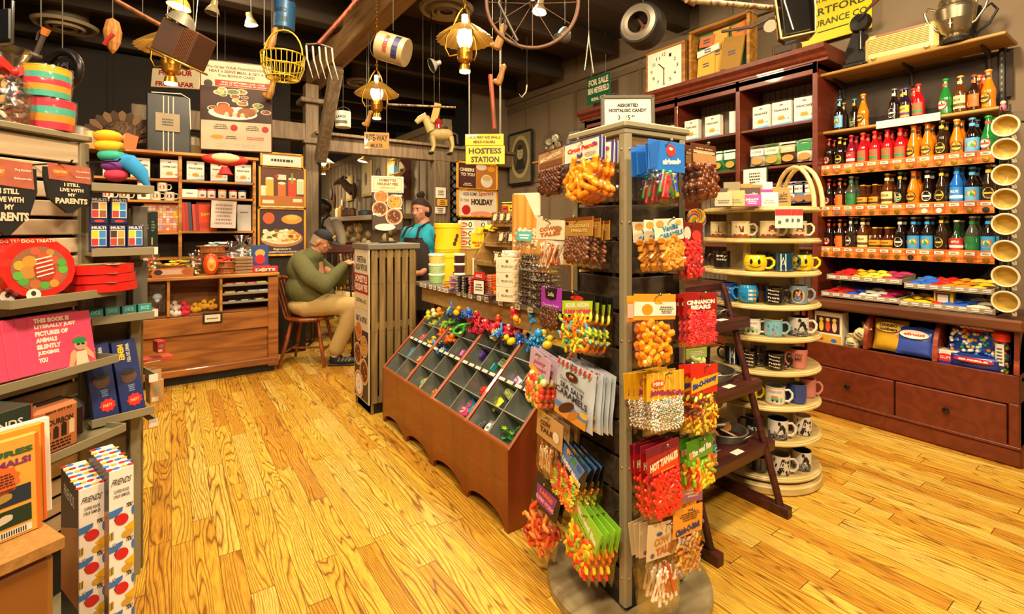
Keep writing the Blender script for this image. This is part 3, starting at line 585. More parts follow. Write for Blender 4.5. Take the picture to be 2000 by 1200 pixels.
m = MB(); m.lathe([(.001, 0), (.03, 0), (.052, .018), (.06, .05), (.062, .075)], mt('#6a4a3a', .3, coat=.6), 24); m.lathe([(.062, .075), (.0595, .078), (.056, .074), (.05, .02), (.001, .008)], mt('#c8a94e', .3, coat=.6), 24); part(m, 'bowl', mug)
m = MB(); m.lathe([(.0625, .069), (.0655, .075), (.062, .081), (.055, .078)], CREAM, 24); part(m, 'rim', mug)
m = MB(); m.tube([(.055, 0, .06), (.085, 0, .062), (.092, 0, .045), (.08, 0, .028), (.052, 0, .025)], .006, CREAM, 8); part(m, 'handle', mug)
for i, py in enumerate((245, 290, 340, 387, 435, 487, 536, 585)):
    P = onx(1974, py, 4.08); put(mug, 0, Tm(*P) @ Rz(D(-8)) @ Ry(D(-97)) @ Rz(D(200)), 'cream-rimmed soup mug hanging beside the soda rack, %s from the top' % ORD[i], 'soup mugs hanging on the wire ladder')
    m = MB(); m.tube([(0, 0, 0), (-.05, 0, .01), (-.06, 0, .03)], .003, BLK, 6); m.M = Tm(0, 0, 0); c = ('#c86a8a', '#4a5a6a', '#c8a070', '#3a3a44', '#d8b8a0', '#c8902c', '#c83a4a', '#5a4a4a')[i]
    m.ball((-.02, .0, .03), (.022, .016, .024), mt(c, .5)); m.ball((-.02, 0, .06), .014, mt('#e0c0a0', .5)); P = onx(1961, py-24, 4.17); solo(m, 'small_ornament', 'small %s ornament hanging between the soup mugs, %s from the top' % (('pink', 'slate', 'tan', 'charcoal', 'beige', 'ochre', 'red', 'grey')[i], ORD[i]), 'ornament', Tm(*P) @ Rz(0))
TOPZ = 2.85
t = thing('wall_clock', 'square wooden-framed clock reading ten thirty on top of the red bookcase', 'clock', FXM(4.3, yat(1297, 4.3), TOPZ+.03))
m = MB(); m.box((0, .06, .22), (.5, .12, .47), wood('#b07830', '#8a5820', .45, 4, 'x', 9), .008); part(m, 'case', t)
m = MB(Tm(0, -.001, .22)); m.rect(-.215, -.2, .215, .2, mt('#efe8d4', .4), .5)
for k in range(12):
    a = pi/2-2*pi*(k+1)/12; q = 1/max(abs(cos(a)), abs(sin(a)))*.82 if (k+1) % 3 else 1; m.txt(str(k+1), cos(a)*.165*min(q, 1.12), sin(a)*.155*min(q, 1.12), .03 if k < 9 else .042, .036, BLK, 1, .01)
part(m, 'dial', t)
for nm, a, l in (('hour_hand', 90-315, .1), ('minute_hand', 90-180, .15)):
    m = MB(Tm(0, -.004, .22) @ Ry(-D(a))); m.box((l/2, 0, 0), (l, .002, .01), BLK); part(m, nm, t)
m = MB(Tm(0, -.006, .22)); m.oval(0, 0, .012, .012, mt('#c02020', .4), 1); part(m, 'hand_hub', t)
t = thing('shadow_box', 'wooden shadow box filled with vintage paper bags on top of the red bookcase', 'display box', FXM(4.34, yat(1402, 4.34), TOPZ+.01))
WB = wood('#b8822e', '#8c5c1c', .5, 4, 'x', 9)
m = MB()
for c, d in (((0, .06, .03), (.64, .14, .03)), ((0, .06, .53), (.64, .14, .03)), ((-.305, .06, .28), (.03, .14, .5)), ((.305, .06, .28), (.03, .14, .5))): m.box(c, d, WB, .004)
m.box((0, .125, .28), (.6, .01, .5), mt('#3a7a4a', .6)); part(m, 'box_frame', t)
for nm, pts, c, y in (('paper_bag', [(-.2, .05), (-.02, .05), (.06, .5), (-.1, .5)], '#d8a648', .1), ('paper_bag', [(-.28, .06), (-.08, .06), (-.08, .32), (-.26, .3)], '#e0a83c', .085), ('paper_bag', [(.0, .08), (.2, .05), (.26, .34), (.05, .38)], '#9a7424', .04), ('paper_bag', [(.12, .36), (.28, .34), (.28, .5), (.1, .47)], '#d87a2c', .07), ('paper_bag', [(-.26, .38), (-.1, .36), (-.08, .47), (-.24, .48)], '#c8703c', .09), ('paper_bag', [(-.26, .27), (-.02, .3), (-.02, .36), (-.26, .33)], '#dfe0d0', .06)):
    m = MB(); m.prism(pts, -.012, .012, mt(c, .7), Matrix(((1, 0, 0, 0), (0, 0, -1, y), (0, 1, 0, 0), (0, 0, 0, 1))))
    m.M = Tm(0, y-.0135, 0); xs = [p[0] for p in pts]; zs = [p[1] for p in pts]; m.scrib(sum(xs)/4, sum(zs)/4, .1, .05, mt('#2a3a6a', .5), 2, .3, 3); part(m, nm, t)
m = MB(); m.box((0, .06, .06), (.2, .12, .12), mt('#4a3424', .7), .01); m.box((0, -.004, .07), (.14, .01, .06), mt('#3a2a1c', .6), .004); solo(m, 'wooden_box', 'small dark wooden box on the bookcase crown under the hanging percolator', 'box', FXM(4.25, yat(1530, 4.25), TOPZ))
t = thing('table_radio', 'cream vintage table radio with ribbed front on the upper tan shelf', 'radio', FXM(4.3, yat(1757, 4.3), 2.642) @ Rz(D(4)) @ Matrix.Scale(1.18, 4))
CR = mt('#d8c47e', .35, coat=.5)
m = MB(); m.box((0, .07, .085), (.36, .14, .17), CR, .022); part(m, 'cabinet', t)
m = MB()
for i in range(9): m.box((-.01, -.003, .055+i*.0105), (.3, .008, .005), mt('#bfa860', .4), .002)
part(m, 'grille', t)
m = MB(); m.box((0, .0, .155), (.24, .006, .016), mt('#8a5a3a', .4), .002); part(m, 'dial_window', t)
for x in (-.13, .13): m = MB(); m.lathe([(.014, 0), (.015, .01), (.011, .014), (.001, .014)], CR, 14, Tm(x, -.001, .028) @ Rx(pi/2)); part(m, 'knob', t)
t = thing('coffee_urn', 'tarnished silver two-handled trophy urn with a spigot on the upper shelf', 'urn', FXM(4.32, yat(1866, 4.32), 2.642))
SIL = mt('#a89a7c', .28, .9, var=.25, sc=6)
m = MB(); m.lathe([(.001, .03), (.055, .03), (.06, .045), (.05, .06), (.075, .085), (.1, .15), (.112, .22), (.11, .235), (.085, .245), (.08, .26), (.09, .27), (.085, .3), (.05, .33), (.02, .34), (.015, .36), (.001, .365)], SIL, 28); part(m, 'urn_body', t)
m = MB(); m.lathe([(.001, 0), (.08, 0), (.085, .02), (.07, .032), (.001, .032)], mt('#1c1612', .4), 24); part(m, 'base', t)
for s_ in (-1, 1): m = MB(); m.tube([(s_*.06, 0, .1), (s_*.1, 0, .12), (s_*.145, 0, .19), (s_*.165, 0, .255), (s_*.145, 0, .285), (s_*.105, 0, .26), (s_*.1, 0, .225)], .008, SIL, 8); part(m, 'handle', t)
m = MB(); m.cyl((0, -.08, .11), (0, -.12, .11), .008, SIL); m.cyl((0, -.115, .08), (0, -.115, .135), .007, SIL); m.ball((0, -.115, .14), .01, SIL); part(m, 'spigot', t)
t = thing('trophy_cup', 'black two-handled cup standing behind the silver urn on the upper shelf', 'cup', FXM(4.45, yat(1885, 4.45), 2.642))
m = MB(); m.lathe([(.001, 0), (.06, 0), (.03, .02), (.05, .06), (.08, .2), (.085, .25), (.001, .24)], BLK, 20); part(m, 'cup_bowl', t)
for s_ in (-1, 1): m = MB(); m.tube([(s_*.05, 0, .07), (s_*.12, 0, .12), (s_*.16, 0, .2), (s_*.13, 0, .25), (s_*.08, 0, .22)], .008, BLK, 8); part(m, 'handle', t)
t = thing('crank_grinder', 'black iron crank grinder with wooden handle on the upper shelf beside the cream radio', 'grinder', FXM(4.3, yat(1672, 4.3), 2.642))
IR = mt('#16120f', .4, .4, coat=.3)
m = MB(); m.box((-.02, .06, .02), (.16, .12, .04), IR, .01); m.prism([(-.08, .03), (.06, .03), (.05, .1), (.02, .16), (.05, .24), (.03, .3), (-.03, .3), (-.06, .2), (-.09, .12)], -.03, .03, IR, Matrix(((1, 0, 0, 0), (0, 0, -1, .06), (0, 1, 0, 0), (0, 0, 0, 1)))); m.lathe([(.001, -.03), (.06, -.03), (.075, 0), (.06, .04), (.001, .045)], IR, 24, Tm(.02, .03, .33) @ Rx(pi/2)); m.cyl((.03, 0, .12), (.03, 0, .26), .014, IR); part(m, 'grinder_body', t)
m = MB(); m.tube([(.02, -.02, .33), (.06, -.04, .36), (.1, -.045, .4)], .008, IR, 8); part(m, 'crank', t)
m = MB(); m.tube([(.08, -.045, .385), (.14, -.045, .43), (.17, -.045, .455)], [.009, .014, .013], mt('#4a2410', .4, coat=.3), 10); part(m, 'crank_handle', t, 'dark wooden handle')
t = thing('enamel_sign', 'yellow enamel insurance sign hanging on the wall above the black grinder', 'sign', FXM(4.6, yat(1627, 4.6), 3.02) @ Matrix.Scale(1.0, 4))
m = MB(); m.box((0, 0, .3), (.56, .01, .62), mt('#d8c41c', .35, coat=.4), .004); part(m, 'plate', t)
m = MB(Tm(0, -.006, 0)); DG = mt('#3a3410', .5)
for i, (s_, z, wv, h_) in enumerate((('KEEP YOUR CATTLE', .545, .46, .035), ('MARKET IN THE BEST', .48, .46, .035), ('INSURED AGAINST', .415, .48, .045), ('DEATH AND CRIPPLING', .345, .48, .035), ('HARTFORD', .25, .5, .065), ('INSURANCE CO', .15, .5, .055), ('', .09, .1, .02))):
    if s_: m.txt(s_, 0, z, wv, h_, DG, .5, .02)
m.rect(-.12, .07, .12, .08, DG, .5); part(m, 'lettering', t)
# = CANDY TOWER in the foreground
TC = FW*1.92+RT*.455; TM = Tm(TC.x, TC.y, 0) @ Rz(D(-5)); TA = .15; TH = 1.78
TAUPE = mt('#9c9274', .45, var=.08); DKW = wood('#4a3d30', '#2e241b', .7, 7, 'x', 9, 0, .6); LTW = wood('#8a6c40', '#6a4f2a', .6, 7, 'x', 9, 0, .6)
tower = thing('candy_tower', 'tall square candy tower of dark slats with taupe corner posts on a round wooden base', 'display rack', TM)
m = MB(); m.lathe([(.001, .001), (.31, .001), (.315, .01), (.315, .035), (.305, .045), (.001, .045)], wood('#9a8a66', '#7d6d4b', .45, 4, 'x', 6, .2), 56); part(m, 'round_base', tower)
for sx in (-1, 1):
    for sy in (-1, 1):
        m = MB(); x, y = sx*TA, sy*TA; m.box((x-sx*.013, y+sy*.002, .91), (.03, .006, 1.7), TAUPE, .002); m.box((x+sx*.002, y-sy*.013, .91), (.006, .03, 1.7), TAUPE, .002)
        for z in (.16, .55, 1.0, 1.42, 1.68):
            m.ball((x-sx*.014, y+sy*.006, z), (.005, .003, .005), mt('#b8b09a', .3, .8), 8, 5); m.ball((x+sx*.006, y-sy*.014, z), (.003, .005, .005), mt('#b8b09a', .3, .8), 8, 5)
        part(m, 'corner_post', tower)
for a in range(4):
    R_ = Rz(pi/2*a)
    for i in range(13):
        m = MB(R_); m.box((0, -TA+.012, .115+i*.131), (2*TA-.02, .012, .118), LTW if i == 12 else DKW, .003); part(m, 'slat', tower)
    m = MB(R_)
    for x in (-.055, .07): m.box((x, -TA+.02, .85), (.02, .006, 1.45), mt('#5a5446', .4, .5), .001)
    part(m, 'inner_rail', tower)
m = MB(); m.box((0, 0, .075), (2*TA, 2*TA, .05), mt('#1c1712', .6), .004); part(m, 'plinth', tower)
m = MB(); m.box((0, 0, TH-.012), (2*TA+.035, 2*TA+.035, .026), TAUPE, .006); m.box((0, 0, TH-.035), (2*TA+.014, 2*TA+.014, .02), TAUPE, .003); part(m, 'top_cap', tower)
t = thing('price_sign', 'framed white sign reading ASSORTED NOSTALGIC CANDY on top of the candy tower', 'sign', Tm(*(TC+Vector((.01, .0, TH)))) @ Rz(D(-37)) @ Tm(0, .02, 0) @ Rx(D(-4)))
m = MB(); FR = mt('#5d564a', .4, .3)
for c, d in (((0, 0, .008), (.215, .014, .014)), ((0, 0, .148), (.215, .014, .014)), ((-.1, 0, .078), (.014, .014, .15)), ((.1, 0, .078), (.014, .014, .15)), ((0, .02, .005), (.12, .06, .01))): m.box(c, d, FR, .002)
for x in (-.05, .0, .05): m.tube([(x-.012, 0, .155), (x-.006, 0, .163), (x+.006, 0, .163), (x+.012, 0, .155)], .0015, BLK, 6)
part(m, 'frame', t)
m = MB(Tm(0, -.001, 0)); m.rect(-.095, .012, .095, .144, mt('#cfc7b6', .5, var=.02), .5); m.txt('ASSORTED', 0, .114, .084, .015, BLK, 1.5, .05); m.txt('NOSTALGIC CANDY', 0, .093, .15, .015, BLK, 1.5, .05)
m.txt('3', -.035, .064, .009, .019, BLK, 1, .03); m.txt('for', -.018, .064, .012, .006, mt('#8a8478', .5), 1); m.txt('$', -.006, .068, .005, .009, BLK, 1, .02); m.txt('5', .005, .064, .011, .02, BLK, 1, .03); m.txt('49', .021, .069, .014, .01, BLK, 1, .02); part(m, 'paper', t)
FILM = film('#fbf6ec', .3)
def fillmesh(kind, cols, W, z0, z1, dep, seed, n=None, s=1.0):
    m = MB(); R = random.Random(seed); A = (z1-z0)*W
    rad = {'ball': .0075, 'tiny': .0036, 'cube': .012, 'worm': .006, 'caps': .007, 'fat': .0125, 'nut': .008, 'stick': .009, 'bear': .009, 'slice': .014, 'wrap': .010, 'bar': .012}[kind]*s
    area = {'ball': 2.6, 'tiny': 2.9, 'cube': 3.2, 'worm': 14, 'caps': 6.0, 'fat': 6.5, 'nut': 2.8, 'stick': 22, 'bear': 4.5, 'slice': 4.0, 'wrap': 6, 'bar': 14}[kind]
    n = n or min(260, int(A/(area*rad*rad)*1.25)+3)
    for i in range(n):
        v = (i+.5)/n; z = z0+(z1-z0)*v+R.uniform(-.3, .3)*rad; u = (i*.6180339) % 1; hw = W*.5*(.9-.25*max(0, (.12-v)/.12)); x = (u-.5)*2*max(.001, hw-rad); y = -dep*(.35+.5*sin(pi*min(.9, v+.12)))*R.uniform(.55, 1)
        c = mt(R.choice(cols), .32, coat=.35 if kind in ('caps', 'ball', 'cube', 'bear', 'worm', 'slice') else .1, var=.08); T = Tm(x, y, z) @ Ry(R.uniform(-1.5, 1.5)) @ Rz(R.uniform(-.4, .4))
        if kind in ('ball', 'tiny'): m.ball((0, 0, 0), rad*R.uniform(.85, 1.1), c, 8 if kind == 'ball' else 6, 6 if kind == 'ball' else 4, T)
        elif kind == 'nut': m.ball((0, 0, 0), (rad*R.uniform(.9, 1.35), rad, rad*R.uniform(.85, 1.1)), c, 9, 6, T)
        elif kind == 'cube': m.box((0, 0, 0), (rad*1.5, rad*1.4, rad*1.5), c, rad*.2, T @ Rx(R.uniform(-.5, .5)))
        elif kind == 'slice': m.box((0, 0, 0), (rad*2.0, rad*1.0, rad*1.35), c, rad*.42, T @ Rx(R.uniform(-.4, .4)))
        elif kind in ('caps', 'fat'):
            L_ = rad*(1.3 if kind == 'caps' else 1.5); m.lathe([(.0005, -L_-rad*.6), (rad*.6, -L_-rad*.25), (rad*.85, -L_+rad*.3), (rad*(.85 if kind == 'caps' else .72), 0), (rad*.85, L_-rad*.3), (rad*.6, L_+rad*.25), (.0005, L_+rad*.6)], c, 8, T)
        elif kind == 'worm':
            p = []; ph = R.uniform(0, 6)
            for k in range(7): p.append(T @ Vector(((k-3)*rad*1.3, sin(k+ph)*rad*.4, sin(k*1.1+ph)*rad*1.3)))
            c2 = mt(R.choice(cols), .32, coat=.35, var=.08); m.tube(p[:4], [rad*.6, rad*.85, rad*.85, rad*.85], c, 7); m.tube(p[3:], [rad*.85, rad*.85, rad*.85, rad*.6], c2, 7)
        elif kind == 'bear':
            m.ball((0, 0, 0), (rad*.8, rad*.7, rad), c, 8, 6, T); m.ball((0, 0, rad*1.2), rad*.6, c, 8, 6, T)
            for sx in (-1, 1): m.ball((sx*rad*.6, -rad*.4, .3*rad), rad*.35, c, 6, 4, T); m.ball((sx*rad*.45, -rad*.3, -rad*.9), rad*.4, c, 6, 4, T); m.ball((sx*rad*.4, 0, rad*1.7), rad*.22, c, 5, 4, T)
        elif kind in ('stick', 'bar'):
            L_ = min(W*.8, (z1-z0)*.8, rad*(9 if kind == 'stick' else 6)); T2 = Tm(x*.6, y, z0+(z1-z0)*(.5+R.uniform(-.1, .1))) @ Ry(R.uniform(-.5, .5)); w_ = rad*1.1
            m.box((0, 0, 0), (w_, w_*.7, L_), c, w_*.25, T2); q = m.M; m.M = q @ T2 @ Tm(0, -w_*.36, 0); c2 = mt(R.choice(cols[1:] or cols), .4); m.rect(-w_*.3, -L_*.3, w_*.3, L_*.1, c2, .5); m.rect(-w_*.3, L_*.2, w_*.3, L_*.34, c2, .5); m.M = q
        elif kind == 'wrap':
            m.box((0, 0, 0), (rad*2.2, rad*.9, rad*1.1), c, rad*.35, T); c2 = mt(R.choice(cols), .4)
            for sx in (-1, 1): m.prism([(sx*rad*1.0, -.1*rad), (sx*rad*2.0, -rad*.6), (sx*rad*2.0, rad*.6), (sx*rad*1.0, .1*rad)][::sx], -.0008, .0008, c2, T @ Rx(pi/2))
    return m
def candy_bag(W, H, hh, head, art, fill, cols, fz=.62, seed=1, dep=.02, opaque=None, s=1.0, bottomfill=None):
    t = thing('candy_bag', 'x', 'candy bag'); top = .012
    if opaque is None:
        m = MB(); hm = mt(head, .4, coat=.2)
        m.box((0, 0, top-hh/2), (W, .0025, hh), hm, .0008); part(m, 'header_card', t)
        z1 = top-hh; z0 = top-H
        m = MB()
        def f(u, v):
            b = (sin(pi*min(1, u*1.0))**.5)*(.25+.75*sin(pi*min(1, (1-v)*.95+.03))); ww = W*(.985+.02*sin(v*9)); wob = .0015*sin(u*23+v*11)+.0012*sin(v*31)
            return ((u-.5)*ww, .004-(dep*1.15+.003)*b+wob, z0+(z1-z0)*v+.003*sin(u*17+seed)*(1-v))
        m.surf(f, 14, 14, FILM); part(m, 'clear_pouch', t, 'clear crinkled pouch')
        f2 = fillmesh(fill, cols, W, z0+.012, z0+.012+(z1-z0)*fz, dep, seed, s=s); part(f2, 'candy_filling', t, kind='stuff')
    else:
        m = MB(); hm = mt(opaque, .35, coat=.25)
        def f(u, v, s_):
            b = (sin(pi*u)**.5)*(sin(pi*v)**.5); return ((u-.5)*W*(1-.04*sin(pi*v)), -s_*dep*b+.0015*sin(u*15+v*9), top-H+H*v)
        m.surf(lambda u, v: f(u, v, 1), 14, 16, hm); m.surf(lambda u, v: f(1-u, v, -1), 14, 16, hm); part(m, 'foil_pouch', t)
    m = MB(Tm(0, -.002-(dep*1.02 if opaque else 0), top)); art(m, W, H, hh); part(m, 'front_print', t)
    return t
WT = '#f6f0e2'
def A(*cmds):
    def art(m, W, H, hh):
        l = 1
        for c in cmds:
            if c[0] == 't': m.txt(c[1], c[2]*W, -c[3]*hh, c[4]*W, c[5]*hh, mt(c[6], .45), l, c[7] if len(c) > 7 else .03, skew=c[8] if len(c) > 8 else 0)
            elif c[0] == 'o': m.oval(c[1]*W, -c[2]*hh, c[3]*W, c[4]*hh, mt(c[5], .45), l)
            elif c[0] == 'r': m.rect(c[1]*W, -c[4]*hh, c[3]*W, -c[2]*hh, mt(c[5], .45), l)
            elif c[0] == 's': m.scrib(c[1]*W, -c[2]*hh, c[3]*W, c[4]*hh, mt(c[5], .5), c[6], l, 5)
            elif c[0] == 'p': m.pg([(x*W, -z*hh) for x, z in c[1]], mt(c[2], .45), l)
            l += .35
    return art
def ax_px(px, axis):
    a = (px-CX)/FPX; return abs(axis.dot(RT)-a*axis.dot(FW))
LB, RB = {}, {}
TXv = (TM.to_3x3() @ Vector((1, 0, 0))); TYv = (TM.to_3x3() @ Vector((0, 1, 0)))
nhk = 0
def hang(face, px, top, bot, wpx, n, head, hhf, art, fill, cols, name, e=.13, sp=.026, fz=.62, dep=.015, opaque=None, s=1.0, tilt=0, grp=None, rots=None):
    nrm = -TXv if face == 'L' else -TYv; p0 = TM @ Vector((0, 0, 0)); p0 = p0+nrm*(TA+e)
    P = onplane(px, top+5, p0, nrm); d = (P-CAM).dot(FW); W = wpx*d/FPX/ax_px(px, TYv if face == 'L' else TXv); H = (bot-top)*d/FPX
    loc = TM.inverted() @ P; R0 = Rz(-pi/2) if face == 'L' else Matrix()
    if face == 'L': R0 = Rz(-pi/2)
    bag = candy_bag(W, H, H*hhf, head, art, fill, cols, fz, px+top, dep, opaque, s)
    wds = ['outermost', 'second on the hook', 'third on the hook', 'fourth on the hook', 'innermost']
    for i in range(n):
        q = loc.copy()
        if face == 'L': q.x += sp*i
        else: q.y += sp*i
        q.z -= .005*i; tl = D(RN.uniform(-3, 3)+tilt) if rots is None else D(rots[i % len(rots)])
        M = TM @ Tm(*q) @ R0 @ Rz(D(RN.uniform(-6, 6))) @ Ry(tl) @ Rx(D(-3))
        put(bag, 0, M, (name+(', '+wds[i] if n > 1 else ''))[:140], grp or 'hook of '+name.split(',')[0])
    h = MB(); q = loc.copy(); o_ = Vector((-1, 0, 0)) if face == 'L' else Vector((0, -1, 0)); b = q-o_*(e+.01); ST = mt('#9a927c', .3, .9)
    h.tube([b+Vector((0, 0, -.014)), q+Vector((0, 0, -.0)), q+o_*.02+Vector((0, 0, .012))], .0025, ST, 6); h.ball(q+o_*.022+Vector((0, 0, .013)), .0055, ST, 8, 6); part(h, 'hook', tower)
def stripes(c1, n):
    return [('r', -.5+(k/n), 0, -.5+(k+.4)/n, .99, c1) for k in range(n)]
hang('L', 1076, 293, 384, 50, 2, '#b08a5c', .42, A(('r', -.5, .0, .5, .08, '#5a3018'), ('t', 'MACAROONS', 0, .4, .8, .2, '#f0d8a8', .03, .12), ('r', -.45, .6, .45, .9, '#7a4a28')), 'nut', ['#5a2c16', '#4a2210', '#6a3820'], 'brown-topped bag of malted chocolates beside the circus peanuts', fz=.85)
hang('L', 1138, 275, 392, 68, 4, '#f2e6cc', .37, A(('r', -.5, .0, .5, .05, '#3a3c9a'), ('r', .44, 0, .5, 1, '#3a3c9a'), ('r', -.5, .93, .5, 1, '#3a3c9a'), ('t', 'Circus Peanuts', 0, .36, .8, .22, '#c8302a', .05, .05), ('o', -.06, .68, .08, .14, '#3a3c9a'), ('o', -.06, .6, .04, .07, '#e8b888'), ('o', .32, .3, .05, .07, '#8a3a9a'), ('s', .22, .72, .34, .2, '#8a8478', 3)), 'fat', ['#f5a01c', '#f2a828', '#ee9414'], 'white and blue bag of orange circus peanuts', s=1.15, fz=.9)
hang('L', 1076, 432, 536, 52, 2, '#efe2c0', .36, A(('t', 'COW', -.12, .45, .5, .22, '#c06a20', .05, .1), ('t', 'TALES', 0, .7, .7, .22, '#c06a20', .05, .1), ('o', .25, .4, .14, .12, '#a87838')), 'stick', ['#f0e4cc', '#c8602a', '#e8d8c0'], 'cream COW TALES bag beside the chocolate peanut bags', fz=.9)
hang('L', 1130, 426, 520, 56, 4, '#b88a3c', .4, A(('r', -.5, 0, .5, .16, '#7a3c14'), ('o', -.4, .3, .06, .08, '#2a1c10'), ('t', 'CHOCOLATE', .05, .45, .7, .17, '#f0d690', .02), ('t', 'PEANUTS', .05, .7, .55, .17, '#f0d690', .02)), 'nut', ['#7a4a30', '#6a3c24', '#8a5a3c', '#5c3420'], 'gold-topped bag of chocolate peanuts', fz=.85)
hang('L', 1077, 563, 648, 40, 2, '#a838b8', .5, A(('p', [(-.3, 0), (.3, 0), (.25, .5), (0, .58), (-.25, .5)], '#1c1418'), ('t', 'Sofia', 0, .3, .3, .2, '#e0d0a0', .02), ('t', 'Chocolate Beans', 0, .8, .8, .13, '#e8c8e0', .01)), 'nut', ['#4a2814', '#5a3018', '#6a4028'], 'bright purple-topped bag of chocolate beans', fz=.9)
hang('L', 1128, 572, 688, 66, 4, '#16130f', .42, A(('p', [(-.46, .42), (.46, .28), (.44, .92), (-.46, .98)], '#b6dc2a'), ('o', .0, .25, .2, .1, '#d8302a'), ('t', 'SOUR  NEON', 0, .52, .7, .2, '#f6f0e2', .08, .1), ('t', 'GUMMI WORMS', 0, .78, .82, .18, '#e8307a', .07, .1)), 'worm', ['#f0c81c', '#f0781c', '#9ad02a', '#5ab8c8', '#e8502a', '#f0d840'], 'black and lime SOUR NEON GUMMI WORMS bag', s=1.15, fz=.92)
hang('L', 1056, 692, 800, 46, 3, '#cdb2cc', .4, A(('t', 'Juicy', 0, .45, .6, .2, '#d8406a', .04, .2), ('t', 'Drops', .05, .72, .6, .2, '#d8406a', .04, .2), ('o', -.2, .9, .25, .16, '#f0b83a')), 'ball', ['#f09a3a', '#f0c83a', '#e8402a', '#f0e0a0', '#e86a4a', '#5a9a3a'], 'lavender-topped bag of large fruit drops', s=2.0, tilt=8, fz=.9)
hang('L', 1126, 714, 828, 78, 5, '#b8cadc', .3, lambda m, W, H, hh: ([m.pg([((-.5+k/9)*W, 0), ((-.5+(k+.5)/9)*W, 0), ((-.54+(k+.5)/9)*W, -.1*H), ((-.54+k/9)*W, -.1*H)], mt('#c83a28', .5), 1) for k in range(1, 9)],
     m.oval(-.02*W, -.22*H, .16*W, .075*H, mt('#4a1c12', .4), 1.5), m.txt('PF', -.02*W, -.22*H, .1*W, .05*H, mt('#f0e0c0', .5), 2), m.txt('Dark Chocolate', 0, -.33*H, .62*W, .06*H, mt('#2a2a3a', .5), 1.5, .0, skew=-.08), m.txt('SEA SALT', 0, -.44*H, .6*W, .09*H, mt('#2a2a4a', .5), 1.5, .03, skew=-.08), m.txt('CARAMELS', 0, -.56*H, .82*W, .11*H, mt('#2a2a4a', .5), 1.5, .03, skew=-.08),
     m.rect(-.42*W, -.84*H, .42*W, -.74*H, mt('#5a86c0', .5), 1.2), m.rect(-.4*W, -.97*H, .4*W, -.82*H, mt('#d8963a', .5), 1.1), m.oval(-.1*W, -.78*H, .22*W, .08*H, mt('#4a2010', .4), 2, rot=.5), m.oval(.08*W, -.85*H, .16*W, .06*H, mt('#c87a28', .4), 2.4, rot=.6), m.oval(.34*W, -.74*H, .1*W, .05*H, mt('#e8b83a', .4), 2)), 'nut', ['#4a2010'], 'light blue foil SEA SALT CARAMELS bag with red striped top', opaque='#c6d4e2', dep=.012, sp=.024, tilt=4)
hang('L', 1074, 815, 936, 56, 4, '#c29a64', .42, A(('t', 'COW', -.15, .4, .4, .2, '#5a3018', .05, .05), ('t', 'TALES', -.05, .64, .6, .2, '#5a3018', .05, .05), ('o', .28, .6, .12, .2, '#e8dcc0')), 'stick', ['#e8d8b8', '#b8602a', '#d8c4a0'], 'tan kraft COW TALES bag beside blue gummy bear bags', fz=.95, tilt=4)
hang('L', 1122, 888, 1006, 56, 4, '#16171c', .42, A(('p', [(-.42, .08), (.42, .08), (.3, .8), (-.36, .92)], '#5a86c8'), ('o', .25, .3, .1, .14, '#2a62c8'), ('o', .05, .3, .08, .12, '#2a9a4a'), ('o', -.2, .2, .06, .12, '#e8942a'), ('t', 'GUMMY BEARS', 0, .74, .84, .2, '#f6f0e2', .08, -.12), ('r', .1, .86, .4, .98, '#e8c428')), 'bear', ['#e8402a', '#f0a02a', '#e8d84a', '#8ac84a', '#f07a2a', '#c82830'], 'black and blue GUMMY BEARS bag', tilt=14, s=1.05, fz=.9, rots=[20, 17, 13, 10])
hang('L', 1072, 946, 1090, 44, 2, '#1c1512', .42, A(('p', [(-.4, .3), (.4, .2), (.3, .85), (-.3, .9)], '#8a3a8a'), ('t', 'LARGE', 0, .45, .5, .16, '#f0702a', .06), ('t', 'GUMMI WORMS', 0, .7, .7, .16, '#f0a0c0', .05)), 'worm', ['#e8582a', '#c83020', '#e88a3a', '#a83018'], 'black and magenta LARGE GUMMI WORMS bag near the floor', tilt=12, s=1.7, fz=.8)
hang('L', 1148, 1006, 1132, 62, 4, '#8ccc2a', .4, A(('p', [(-.5, 0), (.5, .0), (.46, 1.0), (0, .92), (-.5, .62)], '#9ad83a'), ('t', 'Mike and Ike', -.02, .4, .86, .26, '#f6f2e6', .07, -.25), ('t', 'Original Fruits', -.1, .72, .5, .11, '#2a5a1c', .02, -.25), ('o', .3, .82, .12, .06, '#e8401c'), ('o', -.35, .45, .06, .1, '#e8902a')), 'caps', ['#f0d42a', '#e8301c', '#7ac02a', '#f08a1c', '#e85a1c'], 'lime green Mike and Ike bag above the round base', tilt=14, s=1.25, fz=.95, rots=[17, 14, 12, 10])
hang('R', 1302, 278, 402, 66, 4, '#2a78d8', .48, A(('o', .1, .3, .13, .2, '#d8382a'), ('o', .1, .24, .06, .05, '#f6f0e2'), ('t', 'airheads', .12, .66, .5, .2, '#f6f0e2', .06, .1), ('p', [(-.5, .2), (-.2, 0), (-.3, .9), (-.45, 1)], '#1f66c0')), 'bar', ['#d8281c', '#2a58c8', '#5a2a9a', '#3a9a3a', '#d83a5a', '#c8a828'], 'bright blue airheads bag of assorted bars', s=1.15, fz=.95)
hang('R', 1374, 284, 392, 56, 3, '#5c3018', .4, A(('r', -.42, .3, .42, .42, '#e8d8b8'), ('s', 0, .4, .8, .5, '#c8a070', 4), ('r', -.46, .46, .46, .86, '#b88a58')), 'ball', ['#6a3418', '#7a4020', '#5a2c14'], 'dark brown bag of large malted milk balls', s=2.0, fz=.9)
